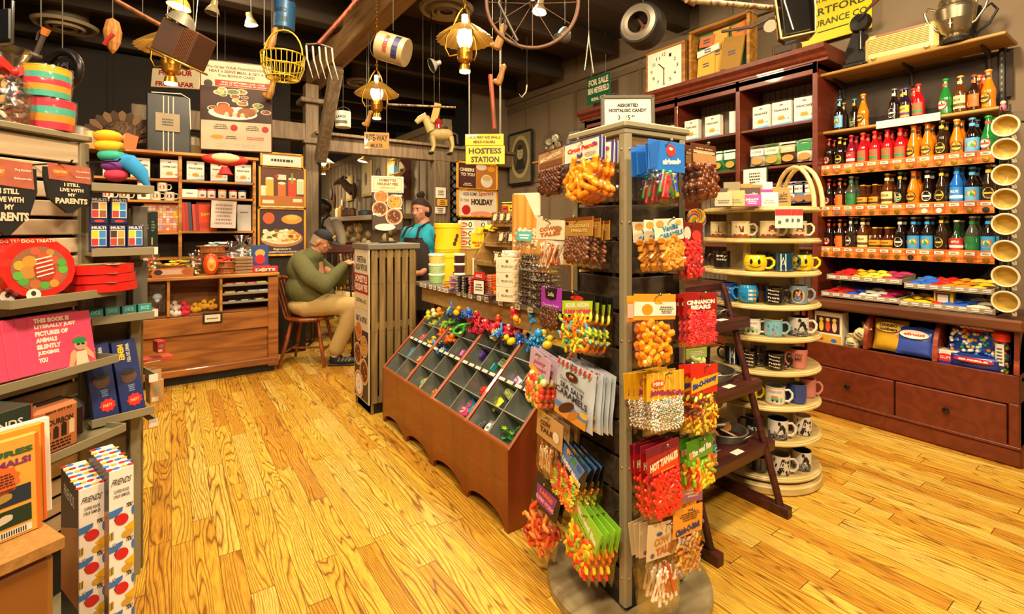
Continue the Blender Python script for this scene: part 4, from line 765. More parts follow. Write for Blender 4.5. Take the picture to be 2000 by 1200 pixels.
hang('R', 1306, 429, 533, 60, 3, '#efe4ca', .4, A(('o', -.32, .24, .13, .16, '#d8a040'), ('o', .32, .2, .1, .12, '#e0b050'), ('t', 'Vanilla', .02, .42, .55, .26, '#2a88b8', .03, .14), ('t', 'CARAMELS', .04, .74, .82, .24, '#2a88b8', .04, .14)), 'cube', ['#e0a040', '#d89434', '#cf8a2c'], 'cream bag of Vanilla CARAMELS', sp=.045, s=1.1, fz=.95)
hang('R', 1350, 436, 548, 52, 2, '#7a1c14', .38, A(('o', .2, .6, .2, .25, '#e04030'), ('o', -.2, .5, .15, .3, '#f0d8c0')), 'slice', ['#e8242c', '#d81c28', '#f03a3a'], 'red gummy raspberry bag behind the vanilla caramels', e=.06, fz=1.0, s=.9)
hang('R', 1280, 577, 715, 86, 2, '#f0a028', .36, A(('r', -.5, .3, .5, .84, '#f6f0e0'), ('o', -.2, .6, .13, .22, '#f09a1c'), ('o', .06, .34, .1, .05, '#f0b02a'), ('s', .26, .62, .36, .3, '#5a4a30', 4)), 'slice', ['#f79a12', '#f5a824', '#f08c0a'], 'orange and white bag of orange candy slices', s=1.25, fz=.85, tilt=3)
hang('R', 1368, 573, 678, 58, 3, '#a01c14', .42, A(('t', 'CINNAMON', 0, .42, .84, .2, '#f6ece0', .06, .05), ('t', 'BEARS', 0, .64, .6, .2, '#f6ece0', .06, .05), ('o', -.3, .86, .12, .14, '#e03a2a'), ('o', .25, .88, .12, .1, '#e8602a')), 'bear', ['#f0303c', '#e82430', '#f54a4a'], 'dark red CINNAMON BEARS bag', s=.95, fz=.95, tilt=4)
hang('R', 1300, 728, 845, 72, 5, '#e8b41c', .45, A(*[('r', -.5+k/7, 0, -.5+k/7+.02, 1, '#f4e0a0') for k in range(1, 7)], ('o', -.22, .4, .18, .15, '#e8602a'), ('t', 'MINI', -.22, .4, .26, .13, '#f6f0e2', .05), ('t', 'JaWBrEaKeRs', .02, .78, .9, .24, '#a8306a', .07, -.08)), 'tiny', ['#f2ecdc', '#efe8d8', '#f6f0e4', '#eae0cc', '#9ad0b0', '#e8b0a0', '#a8c8e0', '#f4eee0', '#f2ecdc'], 'yellow striped bag of MINI JaWBrEaKeRs', s=1.15, fz=.92)
hang('R', 1376, 714, 846, 58, 3, '#dc2c1c', .42, A(('p', [(-.5, .5), (.5, .32), (.5, .72), (-.5, .95)], '#e8b820'), ('t', 'Bit-O-Honey', .0, .62, .9, .26, '#24409a', .07, .22), ('o', -.4, .5, .06, .1, '#e8c428')), 'wrap', ['#f0c81c', '#e8b818', '#e0581c', '#f0d84a', '#8a3a3a'], 'red and yellow Bit-O-Honey bag', fz=.9, s=1.1, tilt=5)
hang('R', 1294, 868, 1010, 66, 4, '#b01c20', .42, A(('r', -.5, .0, .5, .28, '#7a1430'), ('p', [(-.4, .9), (-.3, .5), (-.1, .62), (.05, .45), (.2, .6), (.4, .42), (.45, .9)], '#e84a1c'), ('t', 'HOT TAMALES', .0, .58, .86, .26, '#f6ecc0', .07, .12), ('s', .1, .86, .5, .08, '#e8b020', 1), ('r', -.5, .94, .5, 1, '#7a1430')), 'caps', ['#ee2c1c', '#e82414', '#f23a24'], 'crimson HOT TAMALES bag', s=1.1, fz=.95)
hang('R', 1366, 857, 958, 54, 3, '#6aa82a', .46, A(('p', [(-.5, 0), (.5, 0), (.5, .4), (-.5, .7)], '#4a8a1c'), ('t', 'Mike and Ike', 0, .5, .86, .26, '#f6f2e6', .08, .12), ('o', -.36, .6, .06, .16, '#f0902a'), ('s', .1, .85, .5, .1, '#2a4a1c', 1)), 'caps', ['#f0981c', '#e8381c', '#f0d42a', '#8ac02a'], 'green Mike and Ike bag beside the hot tamales', s=1.2, fz=.95)
hang('R', 1302, 1020, 1192, 76, 4, '#d9c498', .38, A(('t', 'COW', -.12, .5, .4, .22, '#c87a2a', .05, .12), ('t', 'TALES', -.02, .76, .5, .22, '#c8642a', .05, .12), ('p', [(.05, .85), (.2, .5), (.4, .35), (.46, .5), (.25, .7), (.15, .95)], '#a8602a'), ('o', -.36, .86, .05, .06, '#6a4a8a'), ('o', -.2, .3, .08, .05, '#3a4a8a')), 'stick', ['#f4ecdc', '#c8602a', '#efe4d0', '#b8502a'], 'large cream COW TALES bag at the bottom of the tower', fz=.98, s=1.3, rots=[8, 4, -3, -6])
hang('R', 1344, 992, 1116, 62, 2, '#efa030', .42, A(('s', .05, .35, .7, .3, '#7a4a1c', 4), ('t', 'Chick-O-Stick', 0, .76, .84, .24, '#2a3a7a', .06, .1)), 'wrap', ['#d8923a', '#c87a2a', '#e0a850', '#b8a090'], 'orange Chick-O-Stick bag above the round base', fz=.9, tilt=4)
for px, top, bot, w_, head, cols, kind, lab in ((1352, 945, 1020, 44, '#b86aa8', ['#6a4a3c', '#8a6a5a'], 'nut', 'mauve bag peeking out behind the orange Chick-O-Stick bag'), (1360, 682, 722, 46, '#a8c05a', ['#c8d890', '#8aa83a'], 'slice', 'pale green bag peeking out above the Bit-O-Honey bags'), (1385, 850, 900, 30, '#5a4a3a', ['#58a0b8', '#e0a850'], 'worm', 'clear bag of sour worms peeking out behind green bags'), (1366, 440, 492, 22, '#6a8ab0', ['#8aa8c8', '#6a5a4a'], 'bar', 'narrow blue bag of bars hanging by the striped lollipop')):
    P = atd(px, top+4, 1.98); H = (bot-top)*1.98/FPX; W = w_*1.98/FPX/.9
    b = candy_bag(W, H*1.25, H*.5, head, A(('s', 0, .5, .7, .5, '#f0e8d8', 3)), kind, cols, .8, px); b.matrix_basis = Tm(*P) @ Rz(D(-15)); b['label'] = lab
t = thing('swirl_lollipop', 'big rainbow swirl lollipop beside the candy tower', 'lollipop', Tm(*atd(1360, 428, 1.95)) @ Rz(D(-20)))
m = MB(); m.cyl((0, .006, 0), (0, -.006, 0), .042, mt('#e8a030', .3, coat=.6), n=28); part(m, 'candy_disc', t)
m = MB(Tm(0, -.007, 0))
for a in range(8):
    c = ['#d83028', '#2a58b8', '#e8c828', '#2a9a4a'][a % 4]
    for k in range(7):
        th = a*pi/4+k*.32; r0 = .006+k*.005; r1 = r0+.0052; w0 = .24
        m.pg([(r0*cos(th), r0*sin(th)), (r1*cos(th+.32), r1*sin(th+.32)), (r1*cos(th+.32+w0*1.4), r1*sin(th+.32+w0*1.4)), (r0*cos(th+w0*1.4), r0*sin(th+w0*1.4))], mt(c, .3, coat=.5), 1)
part(m, 'swirl_print', t)
m = MB(); m.cyl((0, 0, -.04), (0, 0, -.17), .003, mt('#e8e0d0', .5)); part(m, 'stick', t)
# = STEPPED RACK WITH GALVANISED TUBS
DR = wood('#4c1d14', '#341009', .45, 5, 'x', 10, .15); GAL = mt('#9a988c', .35, .75, var=.3, sc=30)
t = thing('stepped_rack', 'dark red-brown stepped ladder rack holding galvanised tubs behind the candy tower', 'rack', Tm(0, 0, 0))
SH = ((1.40, .93), (1.335, .615), (1.27, .325))
for y0, z in SH:
    m = MB(); m.box((2.16, y0+.17, z-.014), (.72, .34, .028), DR, .004); m.box((2.16, y0+.0, z-.03), (.72, .02, .05), DR, .003); part(m, 'shelf', t)
for x in (1.86, 2.44):
    m = MB(); m.tube([(x, 1.19, .02), (x, 1.50, 1.1)], .02, DR, 4); m.box((x, 1.4, .025), (.045, .5, .05), DR, .004); m.tube([(x, 1.62, .02), (x, 1.58, 1.1)], .02, DR, 4); part(m, 'side_frame', t)
m = MB(); m.box((2.15, 1.5, .08), (.58, .03, .06), DR, .003); m.box((2.15, 1.55, 1.08), (.64, .05, .04), DR, .003); part(m, 'cross_rail', t)
for i, (y0, z) in enumerate(SH):
    for j, x in enumerate((2.34, 2.06)):
        u = thing('metal_tub', 'galvanised oval tub set in the %s step of the red-brown rack, %s' % (('top', 'middle', 'bottom')[i], ('outer end', 'inner one')[j]), 'tub', Tm(x, y0+.185, z), 'galvanised tubs in the stepped rack')
        m = MB(); S = Matrix.Diagonal((1.0, 1.15, 1, 1)); m.lathe([(.001, -.15), (.06, -.15), (.075, -.1), (.118, .035), (.122, .04), (.115, .042), (.072, -.1), (.055, -.143), (.001, -.143)], GAL, 32, S); m.tube([(S @ Vector((.12*cos(a*pi/14), .12*sin(a*pi/14), .04))) for a in range(28)], .004, GAL, 6, True); part(m, 'tub_bowl', u)
        for s_ in (-1, 1): m = MB(); m.tube([(s_*.03, -.145, .03), (s_*.03, -.16, .045), (-s_*.0, -.165, .05)], .003, GAL, 6); part(m, 'handle', u)
        R = random.Random(i*7+j)
        for k in range(7 if i else 4):
            c = R.choice(['#d8cca0', '#c8b070', '#4a5a3a', '#e0d8c0', '#c88a4a']); m = MB(); M = Tm(R.uniform(-.05, .05), R.uniform(-.05, .05), -.02+.01*k) @ Rz(R.uniform(0, 6)) @ Rx(R.uniform(-.7, .7)) @ Ry(R.uniform(-.5, .5))
            m.prism([(-.035, -.02), (.035, -.02), (.04, .02), (.0, .026), (-.035, .018)], -.004, .004, mt(c, .6), M); solo(m, 'wrapped_toffee', '%s paper-wrapped toffee in the %s %s tub of the stepped rack' % ({'#d8cca0': 'beige', '#c8b070': 'tan', '#4a5a3a': 'dark green', '#e0d8c0': 'white', '#c88a4a': 'amber'}[c], ('top', 'middle', 'bottom')[i], ('outer', 'inner')[j]), 'candy', Tm(x, y0+.185, z), 'toffees in the galvanised tubs')
    m = MB(); m.box((2.3-.04*i, y0+.02, z+.002), (.07, .035, .003), WHT, .001, ); m.M = Tm(0, 0, 0); solo(m, 'price_card', 'small white price card lying on the %s step of the red-brown rack' % ('top', 'middle', 'bottom')[i], 'price card')
# = MUG CAROUSEL
CC = Vector((2.81, 1.50, 0)); CPN = wood('#d3bd84', '#c2a868', .45, 3, 'x', 10, .15); CPS = mt('#a89870', .6)
car = thing('mug_carousel', 'round cream wooden carousel of nine tiers of mugs', 'display rack', Tm(CC.x, CC.y, 0) @ Rz(-YAW))
TZ = [1.515, 1.345, 1.168, .992, .822, .645, .462, .280, .092]
for i, z in enumerate(TZ):
    m = MB(); m.lathe([(.001, z-.026), (.30, z-.026), (.31, z-.02), (.31, z-.012), (.304, z-.009), (.304, z-.004), (.298, z), (.001, z)], CPN, 64); part(m, 'round_shelf', car)
m = MB(); m.lathe([(.001, .0), (.305, .0), (.315, .01), (.315, .04), (.30, .055), (.001, .055)], CPN, 64); part(m, 'round_base', car)
m = MB(); m.box((0, 0, .78), (.26, .26, 1.46), CPS); m.box((-.135, -.135, .78), (.03, .03, 1.46), CPN, .003); m.box((.135, -.135, .78), (.03, .03, 1.46), CPN, .003)
for k in range(44): m.cyl((.135, -.151, .08+k*.033), (.135, -.1495, .08+k*.033), .003, BLK, n=6)
part(m, 'center_column', car)
for x in (.2, .245):
    m = MB(); arc = [(x, .2*cos(pi*k/14)-.0, TZ[0]+.24*sin(pi*k/14)) for k in range(15)]; m.tube(arc, .012, CPN, 8); part(m, 'top_arch', car)
def camug(tier, px, r, h, body, inside=None, hang_=.0, art=None, kind='mug', label='', handle=None, rr=.235, front=0.0):
    d = ray(px, HY); d.z = 0; o = Vector((CC.x, CC.y)); dd = Vector((d.x, d.y)).normalized(); b = dd.dot(o); c = o.dot(o)-rr*rr; q = b*b-c
    tt = b-sqrt(q) if q > 0 else b
    P = dd*tt; M = Tm(P.x, P.y, TZ[tier]+.001) @ Rz(-atan2(dd.x, dd.y)+D(front))
    t = thing('coffee_mug', label, 'mug', M, 'mugs on the round carousel'); B = mt(body, .22, coat=.6, var=.05); I = mt(inside or body, .25, coat=.5, var=.05)
    if kind == 'mug': pr = [(r*.82, 0), (r*.95, .004), (r, .014), (r, h*.95), (r*.995, h)]
    elif kind == 'round': pr = [(r*.6, 0), (r*.85, h*.1), (r*1.05, h*.4), (r*1.08, h*.6), (r*.98, h*.85), (r*.88, h)]
    elif kind == 'camp': pr = [(r*.85, 0), (r*.98, .01), (r, h*.5), (r*.96, h*.88), (r*1.03, h)]
    else: pr = [(r*.72, 0), (r*.8, h*.05), (r, h)]
    m = MB(); m.lathe([(.001, 0)]+pr, B, 28); k = pr[-1][0]; m.lathe([(k, h), (k-.003, h+.001), (k-.005, h-.004), (k-.006, h*.5), (r*.6, .008), (.001, .008)], I, 28); part(m, 'cup_body', t)
    a = D(hang_); H_ = MB(Rz(a)); R1 = r if kind != 'round' else r*.98
    w_ = r*.72; H_.tube([(R1*.93, 0, h*.8), (R1+w_*.5, 0, h*.84), (R1+w_*.92, 0, h*.66), (R1+w_*.9, 0, h*.42), (R1+w_*.45, 0, h*.2), (R1*.93, 0, h*.2)], r*.13, mt(handle or body, .22, coat=.6, var=.05), 10); part(H_, 'handle', t)
    if art: m = MB(); m.wrap = r*1.004 if kind != 'round' else r*1.085; art(m, r, h); part(m, 'printed_art', t)
    return t
BR = mt('#8a4424', .4); BRD = mt('#5c2812', .4); KW = mt('#f0ece0', .4); BK = mt('#14110f', .4)
def a_cab(k):
    def f(m, r, h):
        m.rect(-r*1.2, h*.04, r*1.2, h*.14, BR, 1)
        for i in range(3): m.oval((-.7+.6*i)*r, h*.18, r*.28, h*.06, BR, 1)
        if k == 0: m.pg([(-.1*r, h*.3), (.05*r, h*.3), (0, h*.78), (-.05*r, h*.78)], BRD, 1); m.oval(0, h*.34, r*.5, h*.04, BR, 1.2)
        elif k == 1:
            for i in range(3): m.pg([((-.6+.4*i)*r, h*.7), ((-.5+.4*i)*r, h*.72), ((.1+.1*i)*r, h*.36), (.0, h*.34)], BRD, 1+i*.2)
        else:
            m.oval(.35*r, h*.45, r*.5, h*.07, BR, 1)
            for i in range(4): m.oval((.1+.18*i)*r, h*(.6+.05*(i % 2)), r*.16, h*.13, BRD if i % 2 else BR, 1.2+i*.1)
    return f
def a_smile(m, r, h):
    m.oval(-r*.35, h*.62, r*.13, h*.16, BK, 1.2); m.oval(r*.35, h*.62, r*.13, h*.16, BK, 1.2)
    p = [(r*.62*cos(a), h*.5-h*.26*sin(a)) for a in [pi*(.08+.84*k/10) for k in range(11)]]; q = [(r*.62*cos(a), h*.5-h*.21*sin(a)) for a in [pi*(.08+.84*k/10) for k in range(11)]]
    for i in range(10): m.pg([p[i], p[i+1], q[i+1], q[i]], BK, 1.2)
def a_txt(lines, c, w=1.3, sk=0., z0=.72, dz=.2, hh=.15):
    def f(m, r, h):
        for i, s_ in enumerate(lines): m.txt(s_, 0, h*(z0-dz*i), r*w*(1-.08*(i % 2)), h*hh, mt(c, .4), 1.2, .02, skew=sk)
    return f
def a_badge(m, r, h):
    for x in (-.28, .2): m.rect(x*r, 0.04*h, (x+.1)*r, h*.96, KW, 1)
    m.pg([(-.02*r-.32*r, h*.25), (0, h*.42), (.3*r, h*.25), (0, h*.8)], KW, 1.5); m.pg([(-.2*r, h*.3), (0, h*.46), (.18*r, h*.3), (0, h*.7)], mt('#1a2a3c', .4), 2)
def a_bw(seed):
    def f(m, r, h):
        R = random.Random(seed); G = [mt(c, .5) for c in ('#1c1a1a', '#3c3a3a', '#6a6868', '#a8a4a0')]
        m.rect(-1.1*r, h*.04, 1.1*r, h*.3, G[2], .8)
        for i in range(46): m.oval(R.uniform(-1.05, 1.05)*r, R.uniform(.06, .42)*h, R.uniform(.04, .14)*r, R.uniform(.02, .07)*h, R.choice(G), 1+i*.02, 7)
        m.pg([(-.1*r, h*.3), (.75*r, h*.3), (.8*r, h*.6), (.5*r, h*.82), (.25*r, h*.78), (.1*r, h*.55)], G[0], 2.2); m.oval(.15*r, h*.86, .16*r, h*.1, G[0], 2.3); m.pg([(-.75*r, h*.36), (.1*r, h*.44), (.2*r, h*.56), (-.7*r, h*.42)], G[3], 2.4)
    return f
def a_stripe(m, r, h):
    R = random.Random(4)
    for i in range(30): x = R.uniform(-1.1, 1.0)*r; z = R.uniform(.08, .9)*h; m.pg([(x, z), (x+.22*r, z+.05*h), (x+.14*r, z-.12*h)], BK, 1+i*.02)
    m.pg([(-.2*r, .1*h), (0, .1*h), (.5*r, .9*h), (.2*r, .9*h)], BK, 2)
def a_scene(m, r, h):
    m.oval(-.05*r, h*.36, r*.62, h*.17, mt('#e0d080', .4), 1); m.rect(-.42*r, h*.26, .34*r, h*.42, mt('#4aa8a0', .4), 1.4); m.rect(-.34*r, h*.42, .24*r, h*.54, mt('#c88a3a', .4), 1.6); m.oval(-.25*r, h*.26, .09*r, h*.06, BK, 1.8); m.oval(.18*r, h*.26, .09*r, h*.06, BK, 1.8); m.oval(.6*r, h*.32, .16*r, h*.12, mt('#7ab8a0', .4), 1.2)
    m.txt('SCOOBY-DOO!', 0, h*.76, r*1.35, h*.13, mt('#9a7ab0', .4), 1.5, .02)
def a_photo(m, r, h):
    m.oval(0, h*.5, r*.72, h*.42, mt('#d8b428', .4), 1, 12); m.oval(0, h*.5, r*.5, h*.33, mt('#2a2420', .4), 1.4, 12)
    for x, z, c in ((-.2, .5, '#b8483a'), (.1, .55, '#c8b0a0'), (.0, .38, '#3a62a8'), (.28, .45, '#a83a2a'), (-.1, .64, '#c89878'), (.2, .68, '#c89878')): m.oval(x*r, z*h, .12*r, .09*h, mt(c, .5), 1.8, 8)
def a_nope(m, r, h):
    for i in range(3): m.txt('NU', -.05*r+.35*r, h*(.72-.22*i), r*.5, h*.15, KW, 1.2, .06); m.oval(.78*r, h*(.72-.22*i), .13*r, .06*h, mt('#e8a02a', .4), 1.2)
def a_floral(m, r, h):
    for x, z, c in ((-.6, .4, '#e8742a'), (-.5, .62, '#3a8a4a'), (.1, .65, '#6a98b0'), (.0, .45, '#3a7ab8'), (.25, .3, '#c87a6a'), (.05, .22, '#c87a6a'), (.4, .6, '#6a98b0')): m.oval(x*r, z*h, .11*r, .08*h, mt(c, .4), 1.2, 9)
SC2 = 2.55/FPX
MUGS = [ # tier, px, r, h, body, inside, handle angle, art, kind, label
 (1, 1404, .047, .092, '#dccb9c', '#6a4a30', 0, a_cab(0), 'camp', 'cream mug with brown tower picture, second carousel tier'),
 (1, 1447, .048, .092, '#dccb9c', None, 0, a_cab(1), 'camp', 'cream mug with brown campfire picture, second carousel tier'),
 (1, 1503, .048, .092, '#dccb9c', None, 0, a_cab(2), 'camp', 'cream mug with brown cabin picture beside the magnet packs'),
 (1, 1557, .046, .092, '#dccb9c', None, 0, a_cab(2), 'camp', 'cream mug with brown cabin picture behind the magnet packs'),
 (2, 1410, .046, .1, '#1a1512', None, 200, a_txt(['My', 'Friday'], '#e8e0d0'), 'camp', 'black gloss mug beside the yellow smiling mug'),
 (2, 1475, .055, .085, '#e8cf14', None, 0, a_smile, 'round', 'round yellow mug with a smiling face, handle outward'),
 (2, 1530, .046, .1, '#143c58', None, 0, a_badge, 'mug', 'teal navy mug with white arrow badge stripes'),
 (2, 1567, .05, .085, '#e8cf14', None, 10, a_smile, 'round', 'round yellow smiling mug beside the teal navy mug'),
 (3, 1424, .044, .1, '#1c4a9a', None, 180, a_txt(['STAR', 'WARS'], '#8ab8e0', 1.0), 'mug', 'royal blue mug beside the sky blue mug'),
 (3, 1461, .048, .098, '#1c88c8', None, 180, a_nope, 'round', 'sky blue rounded mug with white lettering'),
 (3, 1511, .048, .092, '#15110f', None, 10, a_txt(['Merry', 'Monday', 'not', 'Friday'], '#e8dcc8', 1.2, -.1, .82, .2, .11), 'camp', 'black mug with cream script on the sky blue mug tier'),
 (3, 1558, .047, .098, '#7d8ea4', None, 0, a_photo, 'mug', 'grey-blue mug with yellow-framed picture'),
 (4, 1424, .045, .09, '#dcd6c8', None, 0, a_txt(['hello'], '#d8b428'), 'camp', 'plain white mug half hidden by the stepped rack'),
 (4, 1467, .048, .09, '#e2dccb', '#9aa0a0', 0, a_scene, 'camp', 'white mug with a van picture, fifth carousel tier'),
 (4, 1510, .046, .092, '#7ab4c8', '#c8a050', 0, a_floral, 'camp', 'pale blue mug with small flowers'),
 (4, 1559, .05, .1, '#d8d4cc', '#1c2a5a', 0, a_bw(1), 'mug', 'white mug with black and white couple picture, fifth tier'),
 (5, 1430, .044, .1, '#1c2a48', '#d8d4cc', 180, a_badge, 'mug', 'navy and white striped mug half hidden by the stepped rack'),
 (5, 1461, .048, .09, '#14100f', None, 0, a_txt(['Merry', 'Monday', 'not', 'Friday'], '#e8dcc8', 1.2, -.1, .82, .2, .11), 'camp', 'black script mug, sixth tier, nearer the stepped rack'),
 (5, 1513, .048, .09, '#14100f', None, 0, a_txt(['Merry', 'Monday', 'not', 'Friday'], '#e8dcc8', 1.2, -.1, .82, .2, .11), 'camp', 'black script mug, sixth tier, beside the pink mug'),
 (5, 1559, .046, .105, '#c87870', '#2a1c1c', 215, a_txt(['YOU', 'ME'], '#4a2420', .8), 'cone', 'dusty pink tapered mug on the sixth tier'),
 (6, 1461, .046, .1, '#d8bf1c', None, 5, None, 'mug', 'plain yellow mug beside the stepped rack'),
 (6, 1514, .048, .095, '#e2dccb', '#9aa0a0', 0, a_scene, 'camp', 'white mug with a van picture, seventh tier'),
 (6, 1556, .046, .1, '#1c3f8a', '#6a707a', 190, None, 'mug', 'royal blue mug with grey rim, seventh tier'),
 (7, 1473, .046, .1, '#15181f', '#6a5a50', 180, a_txt(['STAR TREK'], '#e8e8e8', 1.5, 0, .45, .2, .2), 'mug', 'black STAR TREK mug on the eighth tier'),
 (7, 1519, .05, .102, '#d8d4cc', '#1c2a5a', 0, a_bw(2), 'mug', 'white mug with black and white couple picture, eighth tier'),
 (7, 1567, .045, .1, '#d8d4cc', None, 100, a_stripe, 'mug', 'white mug with black comic art, eighth tier'),
 (8, 1482, .045, .08, '#2a2a34', None, 0, None, 'mug', 'dark mug half hidden behind the rack foot'),
 (8, 1523, .05, .1, '#cfc9bc', '#8a8478', 0, a_stripe, 'mug', 'white mug with black comic art, lowest tier'),
 (8, 1566, .046, .1, '#d8d4cc', '#1c2a5a', 80, a_bw(3), 'mug', 'white mug with black and white couple picture, lowest tier')]
for (ti, px, r, h, body, ins, ha, art, kd, lab) in MUGS:
    camug(ti, px, r, h, body, ins, ha, art, kd, lab)
for (ti, px, c, h, lab) in ((2, 1490, '#3a3c4a', .1, 'slate mug behind the yellow smiling mug'), (2, 1560, '#2a5a6a', .1, 'teal mug behind the yellow smiling mugs'), (3, 1485, '#6a4030', .1, 'brown mug behind the sky blue mug'), (5, 1480, '#5a4a42', .1, 'dark taupe mug behind the black script mugs'), (5, 1540, '#3c2c28', .1, 'dark brown mug behind the black script mugs'), (6, 1576, '#c87c78', .1, 'pink mug behind the royal blue mug'), (8, 1545, '#b8b2a6', .1, 'pale mug at the back of the lowest tier')):
    camug(ti, px, .044, h, c, None, 10, None, 'mug', lab, rr=.12 if px not in (1576,) else .2)
for i, px in enumerate((1530, 1540, 1552)):
    P = onz(px, 405, 1.51); t = thing('magnet_pack', 'white and red carded magnet pack hung on the carousel rim, %s of three' % ORD[i], 'magnet pack', Tm(*atd(px, 408, 2.50)) @ Rz(D(-55)), 'magnet packs on the carousel')
    m = MB(); m.box((0, .001, -.05), (.075, .002, .1), WHT, .0005); part(m, 'card', t); m = MB(); m.rect(-.037, -.035, .037, -.002, mt('#c02a28', .5), .6); m.oval(-.017, -.065, .015, .024, mt('#d8d4cc', .5), .6); m.oval(.017, -.065, .015, .024, mt('#d8d4cc', .5), .6); m.oval(-.017, -.07, .008, .01, mt('#5a5a5a', .5), 1); m.oval(.017, -.06, .008, .01, mt('#5a5a5a', .5), 1); part(m, 'front_print', t)
SIGNS = [(1413, '#b8a888', '#5a4a30', None, .075), (1438, '#b8a060', '#5a7a4a', None, .085), (1467, '#4a3428', '#e8d8c0', 'family', .1), (1469, '#d8409a', '#f0d8e0', 'Mess', .06), (1503, '#e8e0d4', '#c88a5a', None, .075), (1528, '#a8823a', '#2a1c10', 'Salt', .1), (1452, '#b08a3c', '#2a1c10', 'Still', .13), (1478, '#a8823a', '#2a1c10', 'Still', .125), (1495, '#e6e2da', '#8a8478', None, .14), (1405, '#4a3c30', '#b8a888', None, .1), (1430, '#8a7a5a', '#e8e0d0', None, .14), (1503, '#c83a8a', '#f0d0e0', 'you', .095)]
for i, (px, c, tc, wd, h) in enumerate(SIGNS):
    back = h > .11; d = 2.56+(.1 if back else 0)+(.05 if i in (9, 11) else 0)-(.02 if i == 3 else 0); P = atd(px, HY, d); t = thing('sign_card', '%s small gift sign card in the carousel top tray, %s' % ({'#b8a888': 'beige', '#b8a060': 'olive', '#4a3428': 'dark brown', '#d8409a': 'hot pink', '#e8e0d4': 'white', '#a8823a': 'gold', '#b08a3c': 'ochre', '#e6e2da': 'tall white', '#4a3c30': 'charcoal', '#8a7a5a': 'taupe', '#c83a8a': 'magenta'}[c], 'standing at the back' if back else 'near the rim'), 'card', Tm(P.x, P.y, TZ[0]+.001) @ Rz(D(-55+10*((i % 3)-1))) @ Rx(D(-8)), 'gift sign cards on the carousel')
    w_ = .085 if i != 2 else .1
    m = MB(); m.box((0, .004, h/2), (w_ if i != 7 else .06, .008, h), mt(c, .6), .001); part(m, 'board', t); m = MB();
    if i == 3: pass
    if wd: m.txt(wd, 0, h*.6, w_*.7, h*.25, mt(tc, .5), 1, .02, skew=.1)
    m.scrib(0, h*.32, w_*.7, h*.3, mt(tc, .5), 2, 1, i); part(m, 'lettering', t)
# = TOY BINS
BINR = wood('#8a3c14', '#6f2c0e', .35, 2, 'z', 12, .35, .8, .02); BINE = mt('#9a4a1c', .35, coat=.3); SHM = mt('#8d938a', .3, .4, var=.25, sc=5)
CW = .402; SL = .56; S45 = D(45)
def bin_case(k):
    t = thing('bin_case', 'red-brown sloping bin case, %s from the slatted stand, with grey metal compartments' % ORD[k], 'bin', FXM(1.26, 3.44-CW*k), 'sloping toy bin cases')
    arch = [(0, 0), (0, .385), (CW, .385), (CW, 0), (CW-.03, 0)]+[(CW/2+(CW/2-.03)*cos(a), .015+.06*sin(a)) for a in [pi*j/12 for j in range(13)]]+[(.03, 0)]
    m = MB(); m.prism(arch, -.01, .01, BINR, Tm(0, .01, 0) @ Rx(pi/2)); part(m, 'front_panel', t)
    side = [(.02, 0), (.02, .385), (.42, .8), (.42, 0)]
    for x in (.0, CW-.014): m = MB(Tm(x, 0, 0)); m.prism(side, 0, .014, BINR, Matrix(((0, 0, 1, 0), (1, 0, 0, 0), (0, 1, 0, 0), (0, 0, 0, 1)))); part(m, 'side_panel', t)
    m = MB(); S = Tm(0, .012, .382) @ Rx(S45)
    for x in (.004, CW-.004): m.box((x, SL/2, .006), (.016, SL+.02, .018), BINE, .006, S)
    m.box((CW/2, .0, .006), (CW, .02, .022), BINE, .008, S); part(m, 'edge_molding', t)
    m = MB(); m.box((CW/2, SL/2, -.14), (CW-.03, SL, .003), SHM, 0, S)
    m.box((CW/2, .012, -.07), (CW-.03, .003, .14), SHM, 0, S); m.box((CW/2, SL, -.07), (CW-.03, .003, .14), SHM, 0, S)
    for x in (.018, CW-.018): m.box((x, SL/2, -.07), (.003, SL, .14), SHM, 0, S)
    part(m, 'metal_tray', t)
    m = MB(); m.box((CW/2, SL/2, -.068), (.003, SL-.02, .136), SHM, 0, S)
    for j in (1, 2, 3): m.box((CW/2, SL*j/4, -.068), (CW-.036, .003, .136), SHM, 0, S)
    E_ = mt('#c8ccc0', .3, .6)  # paler strips along the divider tops: edge highlights put into the colour
    m.box((CW/2, SL/2, .001), (.005, SL-.02, .003), E_, 0, S); [m.box((CW/2, SL*j/4, .001), (CW-.036, .005, .003), E_, 0, S) for j in (1, 2, 3)]; part(m, 'metal_divider', t)
    m = MB(); j = 2; m.box((CW/2, SL*.5-(.0), .006), (CW-.04, .022, .004), mt('#3a3a38', .5), 0, S @ Tm(0, 0, 0))
    for i in range(5): m.box((.05+i*(CW-.1)/4, SL*.5, .0085), (.055, .018, .002), WHT, 0, S)
    part(m, 'price_strip', t)
    return t
for k in range(4): bin_case(k)
SN = Vector((-sin(S45), 0, cos(S45))); SP = Vector((1.27, 0, .382))
def inbin(px, py, dep=.06): return onplane(px, py, SP-SN*dep, SN)
